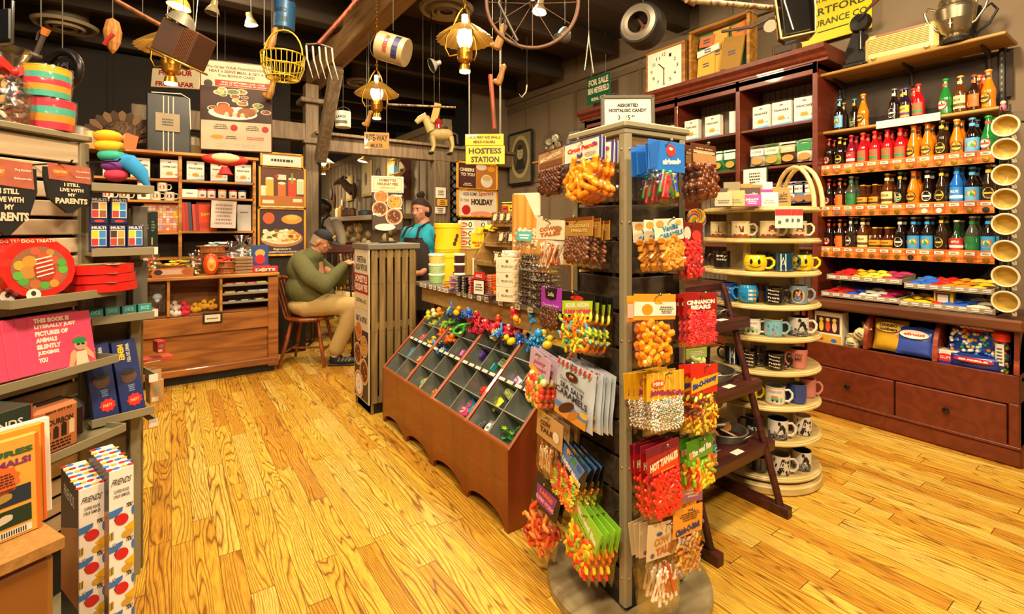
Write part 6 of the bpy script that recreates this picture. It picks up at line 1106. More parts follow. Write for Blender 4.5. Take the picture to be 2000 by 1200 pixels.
m = MB(); m.box((KX0+.02, (KY0+KY1)/2, .62), (.02, KY1-KY0, 1.24), SLW, .002); m.box(((KX0+KX1)/2, KY1, .62), (KX1-KX0, .02, 1.24), SLW); part(m, 'side_panel', t)
m = MB();
for z in (.1, .66, 1.2): m.box(((KX0+KX1)/2, KY0+.02, z), (KX1-KX0-.02, .02, .05), SLW, .002)
m.box(((KX0+KX1)/2, (KY0+KY1)/2, .04), (KX1-KX0-.02, KY1-KY0-.02, .08), BLK, .004); part(m, 'inner_frame', t)
m = MB(); m.box(((KX0+KX1)/2, (KY0+KY1)/2, KH-.02), (KX1-KX0+.05, KY1-KY0+.05, .045), GT, .006); part(m, 'top_cap', t)
def pies(m, spots, rmax):
    for i, (x, z, r, c) in enumerate(spots):
        m.oval(x, z, r*1.12, r*1.12, mt('#d8c0a0', .5), 2+i*.5); m.oval(x, z, r, r, mt('#b87838', .5), 2.1+i*.5); m.oval(x, z, r*.84, r*.84, mt(c, .6), 2.2+i*.5)
        R = random.Random(i)
        for k in range(14): a = R.uniform(0, 6.28); q = r*.7*sqrt(R.random()); m.oval(x+q*cos(a), z+q*sin(a), r*.1, r*.1, mt(R.choice(['#5a2c10', '#c87a30', '#e0a050']) if c != '#e8e0cc' else '#d8ccb0', .6), 2.3+i*.5, 6)
t = thing('pie_poster', 'tall HOMESTYLE HOLIDAY PIES poster panel on the narrow side of the slatted stand', 'poster', FXM(KX0-.012, KY1-.01, .0)); PW = KY1-KY0+.01
m = MB(); m.box((PW/2, 0, .665), (PW, .008, 1.17), mt('#d8ccb4', .5), .002); m.M = Tm(PW/2, -.0045, 0); CRM = mt('#efe4cc', .5); DB = mt('#3a2a20', .5)
m.rect(-PW*.47, .09, PW*.47, .62, mt('#3a2a22', .5), .3)
m.txt('SWEETEN the', 0, 1.16, PW*.6, .05, DB, 1, .02); m.txt('HOLIDAY WITH OUR', 0, 1.1, PW*.8, .05, DB, 1, .02); m.rect(-PW*.48, .9, PW*.48, 1.05, mt('#a81c1c', .5), 1); m.txt('HOMESTYLE', 0, 1.01, PW*.8, .055, CRM, 2, .04); m.txt('HOLIDAY PIES', 0, .945, PW*.85, .055, CRM, 2, .04)
m.rect(-PW*.42, .78, PW*.42, .885, mt('#e0cda0', .5), 1); m.txt('STARTING at $12', 0, .84, PW*.7, .035, DB, 2, .02); m.txt('GREAT for GIFTING', 0, .70, PW*.75, .045, DB, 1, .02)
part(m, 'poster_board', t)
m = MB(Tm(PW/2, -.0045, 0)); pies(m, [(-.06, .6, .07, '#c86a2a'), (.07, .5, .075, '#c8963c'), (-.08, .42, .08, '#6a3418'), (.07, .31, .09, '#5a2a14'), (-.05, .19, .095, '#e8e0cc')], .1); part(m, 'pie_print', t)
t = thing('pie_sign', 'upright HOMESTYLE HOLIDAY PIES sign on a stand on top of the slatted stand', 'sign', Tm(*(Vector((onplane(757, 466, Vector((0, 3.75, 0)), Vector((0, 1, 0))).x, 3.75, KH+.004)))) @ Rz(D(-14)))
m = MB(); m.box((0, 0, .008), (.14, .1, .012), BLK, .003); m.box((0, 0, .1), (.02, .012, .2), BLK); part(m, 'stand_foot', t)
m = MB(); m.box((0, 0, .25), (.245, .012, .3), BLK, .002); m.M = Tm(0, -.0065, 0); m.rect(-.115, .105, .115, .395, mt('#4a3428', .5), .3); part(m, 'board', t)
m = MB(Tm(0, -.0065, 0)); pies(m, [(-.05, .37, .05, '#b8702a'), (.055, .325, .055, '#c89038'), (-.06, .27, .055, '#6a3418'), (.05, .21, .06, '#5a2a14'), (-.02, .12, .0, '#e8e0cc')][:4], .1); m.oval(-.02, .125, .08, .028, mt('#e8e0cc', .5), 6); m.rect(-.115, .22, -.05, .232, CRM, 6); m.rect(.05, .37, .11, .382, CRM, 6); m.rect(.05, .27, .11, .28, CRM, 6); part(m, 'pie_print', t)
m = MB(); m.box((0, -.004, .465), (.25, .008, .13), CRM, .002); m.M = Tm(0, -.0085, 0); m.rect(-.11, .41, .11, .52, mt('#a87848', .5), .2); m.rect(-.106, .414, .106, .516, mt('#e4cba0', .5), .4); m.txt('HOMESTYLE', 0, .498, .13, .022, mt('#6a2a1c', .5), 1, .04); m.txt('HOLIDAY PIES', 0, .468, .16, .024, mt('#6a2a1c', .5), 1, .04); m.txt('STARTING at $12', 0, .436, .12, .014, mt('#6a2a1c', .5), 1, .02); part(m, 'top_placard', t)
# = NEAR GIFT DISPLAY (slatted) AT THE LEFT
GA = Tm(-.28, 2.44, 0) @ Rz(D(45.4)); GB = Tm(-.28, 2.44, 0) @ Rz(D(17)); NA = Vector((.712, -.702, 0)); PA = Vector((-.28, 2.44, 0)); NB = Vector((.292, -.956, 0))
def la(px, py, off): P = onplane(px, py, PA+NA*off, NA); q = GA.inverted() @ P; return q
def lb(px, py, off): P = onplane(px, py, PA+NB*off, NB); return GB.inverted() @ P
SLT = wood('#d2bd9c', '#b8a07e', .65, 5, 'x', 12, 0, .7); TRY = mt('#857c60', .45, var=.06)
t = thing('gift_display', 'tall slatted gift display with taupe posts and trays at the end of the aisle', 'display rack', GA)
for i in range(22):
    m = MB(); z = 1.672-.067*i; h = .075 if i == 0 else .055; m.box((-.46, 0, z+(.0 if i else .008)), (.92, .014, h), SLT, .003); part(m, 'slat', t)
m = MB(); m.box((-.46, -.0, 1.738), (.96, .06, .024), TRY, .004); part(m, 'top_cap', t)
for x in (0, -.93): m = MB(); m.box((x, -.004, .86), (.034, .03, 1.72), TRY, .003); part(m, 'post', t)
m = MB(); m.box((-.46, .03, .86), (.9, .01, 1.7), mt('#1a1612', .8)); part(m, 'back_panel', t)
m = MB(); m.box((-.4, .12, .03), (1.0, .5, .06), TRY, .004); part(m, 'base', t)
TRA = ((1.165, -.02, -.36, .2), (.92, -.03, -.5, .2), (.665, -.02, -.36, .22), (.52, -.1, -.5, .2))
for z, xa, xb, d in TRA[:3]: m = MB(); m.box(((xa+xb)/2, -d/2, z-.003), (xa-xb, d, .006), TRY); m.box(((xa+xb)/2, -d, z+.006), (xa-xb, .006, .028), TRY, .001); m.box((xa, -d/2, z+.006), (.006, d, .028), TRY, .001); m.box((xb, -d/2, z+.006), (.006, d, .028), TRY, .001); part(m, 'tray', t)
for px, py, o in ((60, 322, .1), (160, 318, .1)): q = la(px, py, .0); m = MB(); m.tube([(q.x, 0, q.z), (q.x+.01, -o-.05, q.z+.004), (q.x+.01, -o-.06, q.z+.014)], .003, mt('#2a2622', .4, .6), 6); part(m, 'hook', t)
tb = thing('side_display', 'narrow side face of the gift display with short trays and taupe end boards', 'display rack', GB)
for x, w_ in ((.02, .03), (.165, .035)): m = MB(); m.box((x, .0, .74), (w_, .03, 1.48), TRY, .003); part(m, 'post', tb)
m = MB(); m.box((.1, .03, .7), (.18, .02, 1.3), mt('#6a5a40', .7)); part(m, 'back_board', tb)
m = MB(); m.box((.19, .16, .66), (.02, .28, 1.32), wood('#7a6a48', '#665638', .6, 4, 'z', 9), .003); part(m, 'end_board', tb)
for z0_, z1_ in ((1.31, 1.49), (1.03, 1.27)): m = MB(); m.box((.175, -.02, (z0_+z1_)/2), (.05, .03, z1_-z0_), mt('#5a544a', .5), .003); part(m, 'sign_holder', tb)
for py, z in ((0, 1.545), (0, 1.305), (0, 1.055), (0, .682)):
    m = MB(); m.box((.1, -.06, z-.004), (.19, .14, .006), TRY); m.box((.1, -.13, z+.006), (.19, .006, .03), TRY, .001); part(m, 'tray', tb)
for z in (1.31, 1.06, .8, .62): m = MB(); m.box((.215, .05, z), (.006, .26, .03), TRY); m.box((.205, -.085, z), (.03, .004, .03), WHT); part(m, 'tag_rail', tb)
def stripecup(M, cols, lab):
    t = thing('rainbow_bucket', lab, 'bucket', M); r = .068; h = .105; n = len(cols); pr = []
    for i, c in enumerate(cols): pr.append((r*(.93+.07*i/n), h*i/n, mt(c, .45)))
    pr.append((r, h, mt(cols[-1], .45))); m = MB(); m.lathe([(.001, 0, mt(cols[0], .45))]+pr+[(r*1.02, h), (r*.95, h+.004), (.001, h+.002)], mt(cols[0]), 32); part(m, 'bucket_body', t)
    m = MB(); m.lathe([(r*.96, -.002), (r*1.05, h*.5), (r*1.06, h+.006)], film('#ffffff', .3), 32); part(m, 'clear_net', t)
P = la(98, 266, .02); GT_ = lambda px, z, off, dz=0: GA @ Tm(la(px, 300, off).x, -off, z+dz)
stripecup(GT_(100, 1.752, -.03), ['#d8304a', '#f09a20', '#4ab8a0', '#e0304a'], 'rainbow striped bucket in clear net, lower of two on the gift display'); stripecup(GT_(92, 1.752, -.03, .113), ['#4ab8a0', '#f0a020', '#e8384a', '#48b8a0', '#f0b81c'], 'rainbow striped bucket in clear net, upper of two with yellow rim')
t = thing('glass_mug', 'clear glass mug with red handle standing beside the rainbow buckets', 'mug', GT_(35, 1.752, -.04)); m = MB(); m.lathe([(.001, 0), (.04, 0), (.045, .11), (.042, .11), (.037, .01), (.001, .01)], film('#f0e8e0', .5), 24); part(m, 'glass_body', t); m = MB(); m.tube([(.04, -.01, .095), (.075, -.01, .1), (.085, -.01, .06), (.07, -.01, .02), (.04, -.01, .015)], .008, mt('#d0281c', .25, coat=.5), 10); part(m, 'handle', t)
t = thing('gift_bag', 'clear cellophane gift bag of sweets tied with a red ribbon on the gift display top', 'gift bag', GT_(18, 1.752, -.07)); m = fillmesh('wrap', ['#c86a2a', '#1c1814', '#d8a050', '#c82a20', '#e8d8c0'], .13, .0, .16, .04, 4, s=1.3); part(m, 'wrapped_sweets', t, kind='stuff'); m = MB(); m.lathe([(.06, 0), (.075, .06), (.068, .14), (.018, .185), (.05, .24), (.062, .265)], film('#ffffff', .45), 20); part(m, 'cellophane', t)
m = MB()
for s_ in (-1, 1): m.surf(lambda u, v: (s_*.07*sin(pi*u*.98), -.02-.02*sin(2*pi*u), .185+.03*(v-.5)+.03*sin(pi*u)), 8, 2, mt('#c8201c', .4))
m.ball((0, -.02, .185), .014, mt('#c8201c', .4)); part(m, 'ribbon', t)
t = thing('plush_toy', 'rainbow plush with blue tail hanging over the side display tray', 'plush', GB @ Tm(.1, -.05, 1.565)); m = MB()
for i, c in enumerate(('#f0a81c', '#f0b828', '#3ab09a', '#7a3a9a', '#d83a5a')): m.ball((-.03+.006*i, 0, .185-.036*i), (.05-.004*abs(i-1), .045, .026), mt(c, .9), 14, 8)
part(m, 'plush_body', t); m = MB(); m.tube([(-.01, 0, .1), (.03, -.03, .09), (.06, -.05, .05), (.08, -.06, .0)], [.032, .032, .026, .008], mt('#2a8ac8', .9), 12); part(m, 'tail', t); m = MB(); m.prism([(-.03, -.03), (.01, -.035), (.02, .02), (-.02, .03)], -.002, .002, mt('#e8642a', .5), Tm(.03, -.06, .17) @ Rx(pi/2)); part(m, 'paper_tag', t)
def bandana(px0, px1, pt, pb, off, lab):
    a = la(px0, pt, off); b = la(px1, pt, off); c = la((px0+px1)/2, pb, off); W = b.x-a.x; H = a.z-c.z; t = thing('dog_bandana', lab, 'bandana', GA @ Tm((a.x+b.x)/2, -off, a.z)); B_ = mt('#12100e', .8, bump=.2)
    m = MB(); m.prism([(-W/2, 0), (W/2, 0), (W*.52, -H*.35), (W*.38, -H*.72), (W*.05, -H), (-W*.05, -H), (-W*.42, -H*.68), (-W*.5, -H*.2)], -.004, .006, B_, Rx(pi/2)); part(m, 'cloth', t)
    m = MB(Tm(0, -.0066, 0)); hh = H*.42; m.pg([(-W*.46, H*.1), (W*.42, H*.08), (W*.46, -hh*.75), (-W*.42, -hh*.62)], mt('#b0604a', .5, var=.35, sc=30), .5); m.oval(-W*.2, -hh*.2, W*.17, hh*.24, mt('#d8682a', .4), 1); m.txt('TERRITORY', -W*.2, -hh*.2, W*.28, hh*.14, mt('#f0d8b0', .4), 2, .02); m.txt('Dog Bandana', W*.26, -hh*.1, W*.28, hh*.1, mt('#f0e0d0', .5), 1.5); m.txt('Bandana pour chien', W*.26, -hh*.4, W*.3, hh*.1, mt('#f0e0d0', .5), 1.5); part(m, 'header_card', t)
    m = MB(Tm(0, -.007, 0)); K = mt('#d9c9a8', .6)
    for s_, z, w_, h_ in (('I STILL', -.36, .32, .08), ('LIVE WITH', -.48, .48, .08), ('MY', -.59, .16, .075), ('PARENTS', -.73, .66, .13)): m.txt(s_, W*.03, H*z, W*w_, H*h_, K, 1, .05)
    part(m, 'lettering', t)
bandana(84, 180, 325, 416, .1, 'black dog bandana reading I STILL LIVE WITH MY PARENTS beside the post'); bandana(-52, 68, 318, 460, .16, 'larger black dog bandana cut off by the photo edge, lettering partly visible')
def treats(M, lab, flat=False):
    t = thing('dog_treat_box', lab, 'treat box', M, 'red DOG TREATS boxes'); r = .104; R_ = mt('#d0201a', .35, coat=.3); m = MB(); o = [(r*cos(a)*(1.02), r*sin(a)*.93) for a in [2*pi*(k+.5)/16 for k in range(16)]]
    m.prism(o, 0, .03, R_, Tm(0, 0, r) @ Rx(pi/2) @ Matrix.Scale(-1, 4, (0, 0, 1)) if False else Tm(0, .03, r) @ Rx(pi/2)); part(m, 'carton_body', t)
    m = MB(Tm(0, -.001, r)); m.oval(0, -.004, r*.78, r*.68, mt('#8a5a38', .6), .5, 30); R = random.Random(5)
    for x, z, rr, c in ((-.55, .1, .16, '#c8962a'), (-.28, .2, .2, '#b8862a'), (-.35, -.12, .22, '#b07a30'), (.1, .32, .16, '#c84a2a'), (.38, .2, .15, '#c8502a'), (.6, .12, .13, '#4a9a3a'), (.62, -.1, .14, '#5aa83a'), (.42, -.3, .16, '#c8482a'), (-.62, -.2, .14, '#5aa03a'), (-.5, -.38, .14, '#4a943a'), (-.2, -.5, .16, '#a8602a'), (.05, -.55, .13, '#4a9a3a'), (.32, -.52, .14, '#b8862a'), (-.1, .5, .13, '#c8503a'), (.3, .45, .12, '#b07a30')): m.oval(x*r, z*r, rr*r, rr*r*.9, mt(c, .6), 1+R.random(), 12)
    m.oval(.1*r, -.08*r, .3*r, .34*r, mt('#a82a1c', .5), 2.4)
    for k in range(5): m.pg([((-.14+.0*k)*r, (-.3+.13*k)*r), ((.34)*r, (-.2+.13*k)*r), (.34*r, (-.16+.13*k)*r), (-.14*r, (-.26+.13*k)*r)], mt('#e8dcc8', .5), 3)
    m.oval(-.28*r, -.8*r, .2*r, .18*r, WHT, 3.2); m.oval(-.28*r, -.76*r, .07*r, .08*r, mt('#3a2a20', .5), 3.6, 10); m.txt('DOG TREATS', .02*r, .82*r, .9*r, .1*r, mt('#e8c8a0', .5), 1, .03); part(m, 'treat_print', t)
zt = 1.17
for i in range(4): q = la(84-32*i, 590, .15); treats(GA @ Tm(q.x-.03, -.195+.033*i, zt+.002) @ Rz(D(2*i)) @ Rx(D(-8)), 'round red DOG TREATS box standing on the tray, %s from the front' % ORD[i])
for i in range(3): q = la(186, 560, .1); treats(GA @ Tm(-.045+.004*i, -.24, zt+.034+.032*i) @ Rz(D(5*i-5)) @ Rx(D(-90)), 'round red DOG TREATS box lying flat beside the standing ones, %s from the bottom' % ORD[i])
def a_pink(m, w, h):
    K = mt('#f0dcc8', .5); L_ = ('THIS BOOK IS', 'LITERALLY JUST', 'PICTURES OF', 'ANIMALS', 'SILENTLY', 'JUDGING', 'YOU')
    for i, s_ in enumerate(L_): m.txt(s_, -w*.5+w*(.08+.3*len(s_)/13), h*(.9-.115*i), w*.6*len(s_)/13, h*.085, K, 1, .07)
    F = mt('#d8a070', .5); m.pg([(w*.02, 0), (w*.1, 0), (w*.2, h*.22), (w*.14, h*.3), (w*.08, h*.24)], F, 1); m.pg([(w*.46, h*.05), (w*.46, h*.16), (w*.36, h*.32), (w*.3, h*.28), (w*.34, h*.18)], F, 1); m.pg([(w*.14, 0), (w*.36, 0), (w*.34, h*.25), (w*.18, h*.25)], mt('#e0c8a8', .5), 1.3); m.oval(w*.26, h*.37, w*.11, h*.1, mt('#b89878', .5), 1.6); m.oval(w*.25, h*.45, w*.12, h*.06, mt('#2a8a4a', .5), 2); m.rect(w*.16, h*.53, w*.3, h*.535, mt('#c8a028', .5), 2.2); m.oval(w*.22, h*.38, w*.03, h*.02, BLK, 2.2, 8); m.oval(w*.3, h*.38, w*.03, h*.02, BLK, 2.2, 8)
qb = la(132, 728, .18); wB = la(192, 722, .18).x-la(72, 740, .18).x; hB = .185
for i in range(6):
    carton(wB, .016, hB, '#d8466a', 'pink book about silently judging animals leaning on the tray, %s from the front' % ORD[i], GA @ Tm(qb.x-.032*i, -.18+.004*i, .935) @ Rz(D(2*i)) @ Rx(D(-14)) @ Ry(D(3)), a_pink if i == 0 else None, 'book', 'paperback_book', 'pink books on the gift display', side=None)
def a_never(m, w, h): m.txt('WHAT DO YOU', w*.12, h*.82, h*.26, w*.16, WHT, 1, .04, rot=-pi/2); m.txt('MEME?', -w*.16, h*.84, h*.22, w*.26, mt('#e8c828', .4), 1, .05, rot=-pi/2); m.oval(0, h*.5, w*.34, h*.1, mt('#5a3a24', .6), 1); m.oval(0, h*.56, w*.3, h*.05, mt('#1a1c28', .6), 1.3); m.star(w*.1, h*.16, w*.34, mt('#d8281c', .5), 1.5, 9, .8); m.txt('PARTY', w*.1, h*.16, w*.36, h*.04, mt('#f0c8a0', .5), 2); m.scrib(.05*w, h*.33, w*.3, h*.1, mt('#8aa0c8', .5), 4, 1, 2)
for i in range(2): carton(.075, .045, .275, '#1c2c6a', 'dark blue party game box leaning on the side tray, %s one' % ('outer', 'inner')[i], GB @ Tm(.135-.082*i, -.115, .695) @ Rx(D(-10)) @ Ry(D(-5)), a_never, grp='blue party game boxes')
q = la(118, 860, .2); t = thing('grooming_kit', 'dark leather pouch with a kraft sleeve reading BOURBON on the lower tray', 'gift set', GA @ Tm(q.x, -.2, .675)); m = MB(); m.box((0, .05, .075), (.2, .1, .15), mt('#1c1410', .35, coat=.3), .03); m.box((.0, .05, .152), (.1, .03, .02), mt('#1c1410', .35), .008); part(m, 'pouch', t)
m = MB(); m.box((-.01, .048, .076), (.13, .112, .156), mt('#b0683a', .6, var=.2, sc=8), .012); part(m, 'kraft_sleeve', t)
m = MB(Tm(-.01, -.0085, 0)); m.txt("MEN'S GIFT KIT", 0, .138, .08, .008, BLK, 1); m.txt('BOURBON', 0, .104, .085, .018, BLK, 1, .03)
for i, (h, c) in enumerate(((.026, '#2a1a14'), (.034, '#2a1a14'), (.04, '#1a1210'), (.044, '#d0b890'))): m.rect(-.042+.024*i, .05, -.026+.024*i, .05+h, mt(c, .5), 1); m.rect(-.038+.024*i, .05+h, -.03+.024*i, .055+h, mt(c, .5), 1)
m.scrib(0, .03, .1, .03, BLK, 3, 1, 3); part(m, 'sleeve_print', t)
def a_multi(k):
    def f(m, w, h):
        m.txt('MULTI', 0, h*.9, w*.8, h*.1, WHT, 1, .06); m.rect(-w*.42, h*.22, w*.42, h*.82, mt('#e8e0d0', .5), 1)
        for i, c in enumerate((('#e8c828', '#3a8ac8', '#d8382a', '#2a6ab8'), ('#4a2a1c', '#c8a050', '#c83a2a', '#8a5a2a'))[k % 2]): m.rect((-.4+.42*(i % 2))*w, h*(.53-.29*(i//2)), (-.04+.42*(i % 2))*w, h*(.79-.29*(i//2)), mt(c, .5), 1.5)
        m.oval(0, h*.1, w*.3, h*.05, mt('#c83a2a', .5), 1)
    return f
for i, (x, z) in enumerate(((.03, 0), (.085, 0), (.14, 0), (.035, .105), (.095, .105))): carton(.052, .02, .1, '#1c2458', 'blue MULTI card pack on the side tray, %s row, %s from the slats' % (('lower', 'upper')[i > 2], ORD[i % 3]), GB @ Tm(x, -.11+(.02 if i > 2 else 0), 1.312+z), a_multi(i), 'card pack', 'card_pack', 'blue MULTI card packs')
for i in range(4): carton(.045, .06, .045, '#1a7a74', 'teal and checkered small game box on the side tray, %s from the slats' % ORD[i], GB @ Tm(.022+.05*i, -.11, 1.06) @ Rx(D(-12)), lambda m, w, h: [m.rect(-w*.45, h*.02, w*.45, h*.3, WHT, 1)]+[m.oval((-.3+.2*k)*w, h*(.1+.1*j), w*.05, h*.03, mt(('#c83028', '#2a6a3a')[(k+j) % 2], .5), 2, 6) for k in range(4) for j in range(2)]+[m.txt('DICE', 0, h*.65, w*.6, h*.3, mt('#7ad0c8', .5), 1, .03)], 'game', 'game_box', 'teal game boxes')
for i, (x, y, z, w_, h_, c, lab) in enumerate(((.225, .1, 1.31, .05, .16, '#16241c', 'dark green boxed game beyond the side display post'), (.26, .14, 1.31, .05, .165, '#1a2c20', 'dark green boxed game with a red label beyond the first green one'), (.27, .1, .82, .12, .018, '#c8402a', 'red and teal flat gift box lying on the far tray'), (.27, .1, .64, .05, .1, '#b88a58', 'kraft card pack on the far lower tray'), (.27, .12, .69, .045, .09, '#c0946a', 'second kraft card pack on the far lower tray'), (.28, .08, .86, .03, .05, '#b82a2c', 'tiny red box standing on the far tray edge'))):
    carton(w_, .06, h_, c, lab, GB @ Tm(x, y, z), lambda m, w, h: (m.rect(-w*.4, h*.1, w*.1, h*.3, mt('#d8c8a0', .5), 1), m.scrib(0, h*.6, w*.6, h*.3, mt('#8aa890', .5), 4, 1, 1)))
for i, (px, z, c, lab) in enumerate(((20, .69, '#1c2a22', 'dark green boxed set with FRIENDS lettering stacked at the edge'), (14, .80, '#22342a', 'green boxed set on top of the FRIENDS set at the edge'))):
    q = la(px, 800, .3); carton(.16, .12, .11 if i == 0 else .1, c, lab, GA @ Tm(q.x-.04, -.33, z), lambda m, w, h: (m.txt('FRIENDS', 0, h*.6, w*.7, h*.22, WHT, 1, .02), m.rect(-w*.1, h*.2, w*.3, h*.4, mt('#d8c0a0', .5), 1), m.rect(w*.47, 0, w*.5, h, mt('#a83a34', .5), 1)))
FB = lambda px, py: onz(px, py, .737)
BZ = .09
def a_syr(m, w, h):
    R = random.Random(2); m.txt('FRIENDS', 0, h*.955, w*.75, h*.022, TXTC, 1, .01, slant=.3); m.txt('COFFEE HOUSE', 0, h*.92, w*.6, h*.012, TXTC, 1, .01); m.txt('SYRUP SAMPLER', 0, h*.902, w*.65, h*.012, TXTC, 1, .01)
    p = h*.125; Bl, Rd, Yl = mt('#3a72b8', .5), mt('#c81c22', .5), mt('#d8ac1c', .5)
    for k in range(7):
        z = h*.86-k*p
        m.txt('YOU', w*.3, z, w*.26, p*.13, BLK, 1, .05, slant=.2); m.pg([(-w*.5, z-p*.04), (w*.05, z), (w*.02, z-p*.12), (-w*.2, z-p*.22), (-w*.5, z-p*.24)], Bl, 1); m.oval(.0, z-p*.36, w*.27, p*.17, Rd, 1.4, 18, rot=.5); m.tube([(-w*.25, -.001, z-p*.38), (-w*.3, -.001, z-p*.3), (-w*.18, -.001, z-p*.2)], .0007, BLK, 4)
        m.pg([(w*.1, z-p*.62), (w*.5, z-p*.5), (w*.5, z-p*.78), (w*.2, z-p*.7)], Yl, 1.1); m.oval(w*.22, z-p*.82, w*.24, p*.11, mt('#c89a2c', .5), 1.5, 16, rot=.2); m.pg([(-w*.5, z-p*.7), (-w*.32, z-p*.62), (-w*.34, z-p*.84), (-w*.5, z-p*.9)], mt('#d8b84a', .5), 1)
        for j in range(3): m.rect(-w*(.48-.06*j), z-p*.86, -w*(.46-.06*j), z-p*.64, BLK, 2)
        m.oval(-w*.36, z-p*1.02, w*.12, p*.05, WHT, 1.2); m.tube([(-w*.5+.008, -.001, z-p*1.0), (-w*.36, -.001, z-p*1.08), (-w*.26, -.001, z-p*.98)], .0006, BLK, 4); m.oval(w*.46, z-p*.2, w*.07, p*.14, Bl, 1, 12)
for i, (px, py, tz) in enumerate(((179.5, 950, .737), (237.5, 915, .775))):
    P = FB(px, py) if i == 0 else onz(px, py, tz); W_, D_, H_ = .052, .2, tz-.06; M = Tm(P.x, P.y, .06) @ Rz(D(17))
    t = carton(W_, D_, H_, '#ebe5dc', 'tall white box printed with red umbrellas and blue shoes, %s one' % ('shorter, nearer the books' if i == 0 else 'taller, nearer the aisle'), M, a_syr, 'box', 'syrup_box', 'tall printed syrup boxes')
    m = MB(Tm(-W_/2-.0005, D_/2, 0) @ Rz(-pi/2)); m.rect(-D_/2, 0, D_/2, H_, mt('#1c1412', .4), .3); m.pg([(-D_/2, H_*.5), (D_/2, H_*.55), (D_/2, H_*.86), (-D_/2, H_*.75)], mt('#a86a2c', .4), .7); m.txt('FRIENDS', 0, H_*.93, D_*.6, .03, mt('#c8c0b0', .5), 1, .01); part(m, 'side_print', t)
    m = MB(Tm(0, D_/2, H_+.0004) @ Rx(-pi/2)); R = random.Random(i+3)
    for k in range(26): x = (-.42+.28*(k % 4))*W_+R.uniform(-.05, .05)*W_; z = (-.46+.15*(k//4))*D_; m.oval(x, z, W_*.15, D_*.04, mt(('#c82228', '#3a72c0', '#d0a428')[k % 3], .5), 1, 9, rot=.3)
    part(m, 'top_print', t)
m = MB(); P = onz(179, 950, .737); m.box((.12, .12, .03), (.55, .5, .06), wood('#a87c3c', '#8a6028', .5, 3, 'x', 9), .006); t = solo(m, 'low_plinth', 'low wooden plinth carrying the two tall printed boxes', 'plinth', Tm(P.x-.15, P.y-.06, 0) @ Rz(D(17)))
BT = .80; Pc = onz(128, 1047, BT); RB_ = D(27); t = thing('side_table', 'small brown-fronted table with a raw board top in the near corner', 'table', Tm(Pc.x, Pc.y, 0) @ Rz(RB_))
m = MB(); m.box((-.35, .14, BT-.012), (.7, .28, .024), mt('#a87838', .7, var=.5, sc=70, bump=.4), .002); part(m, 'board_top', t); m = MB(); m.box((-.36, .15, (BT-.03)/2), (.7, .27, BT-.03), mt('#8a5424', .35, var=.1, coat=.2), .012); part(m, 'cabinet', t)
def a_creat(m, w, h):
    m.txt('CREATURES', w*.02, h*.86, w*.86, h*.06, mt('#2a5a3a', .5), 1, .05); m.txt("PAPER-ANIMALS!", w*.0, h*.76, w*.86, h*.07, mt('#7a2a6a', .5), 1, .05); m.star(w*.16, h*.6, w*.18, mt('#d8642a', .5), 1, 12, .85); m.scrib(w*.16, h*.6, w*.26, h*.14, mt('#4a2418', .5), 5, 2, 4); m.txt('OVER', -w*.2, h*.66, w*.3, h*.04, mt('#3a6a4a', .5), 1); m.txt('40 FREE!', -w*.2, h*.6, w*.36, h*.04, mt('#3a6a4a', .5), 1)
    for z, c, c2 in ((.34, '#1c2a3a', '#a8843a'), (.13, '#16301c', '#c8b8a0')): m.rect(-w*.34, h*(z), w*.42, h*(z+.17), mt(c, .5), 1); m.oval(w*.06, h*(z+.08), w*.2, h*.04, mt(c2, .5), 1.5); m.oval(w*.2, h*(z+.1), w*.06, h*.03, mt(c2, .5), 1.6)
    m.rect(-w*.1, h*.03, w*.42, h*.1, WHT, 1)
    for k in range(22): m.rect(-w*.06+k*w*.02, h*.04, -w*.05+k*w*.02, h*.09, BLK, 1.5)
    m.rect(w*.47, 0, w*.5, h, mt('#e8641c', .5), 1)
qd = onz(-8, 1068, BT); sc_ = (qd-CAM).dot(FW)/FPX; HB = 196*sc_
for i in range(3):
    dx = .028*i; carton(.17, .016, HB*(1 if i == 0 else 1.04), ('#dca040', '#d8982c', '#e8e0d0')[i], ('tan paper craft book with animal photos in front of the stack', 'second orange-spined craft book behind the first', 'white book at the back of the craft books')[i], Tm(qd.x, qd.y, BT+.001) @ Rz(RB_+D(2)) @ Tm(-.02+dx*.7, dx, 0) @ Rx(D(-4)), a_creat if i < 2 else None, 'book', 'craft_book')
# = BACK LEFT: COUNTER, BOOKCASE, POSTERS
OAK = wood('#a8682a', '#6f3c12', .45, 4, 'x', 9, .2, .75); OAKL = wood('#c08436', '#96601f', .45, 4, 'x', 10, .15)
CY = 5.2; cx0, cx1 = -.95, .84; CWD = cx1-cx0
t = thing('oak_counter', 'long oak counter with open bins along its front and a wooden base', 'counter', Tm(cx0, CY, 0))
def cxp(px, Y=5.2): return xat(px, Y)-cx0
m = MB(); m.box((CWD/2, .28, .955), (CWD+.05, .6, .03), OAKL, .006); part(m, 'countertop', t)
m = MB(); m.box((CWD/2, .02, .53), (CWD, .04, .16), OAK, .003); m.box((CWD/2, .05, .28), (CWD, .02, .36), OAK); m.box((CWD/2, .0, .12), (CWD, .04, .06), OAK, .006); m.box((CWD/2, .12, .045), (CWD-.02, .1, .09), BLK); m.box((CWD-.03, .02, .5), (.09, .06, .86), OAK, .004); part(m, 'front_panel', t)
m = MB(); m.box((CWD/2, .3, .62), (CWD-.02, .5, .02), OAK); m.box((CWD/2, .38, .78), (CWD-.02, .02, .32), OAK); m.box((CWD-.01, .3, .5), (.03, .54, .88), OAK, .003); m.box((CWD/2, .56, .5), (CWD, .03, .88), OAK); part(m, 'carcass', t)
for px in (329, 432): m = MB(); m.box((cxp(px), .18, .78), (.022, .34, .32), OAKL, .002); part(m, 'bin_divider', t)
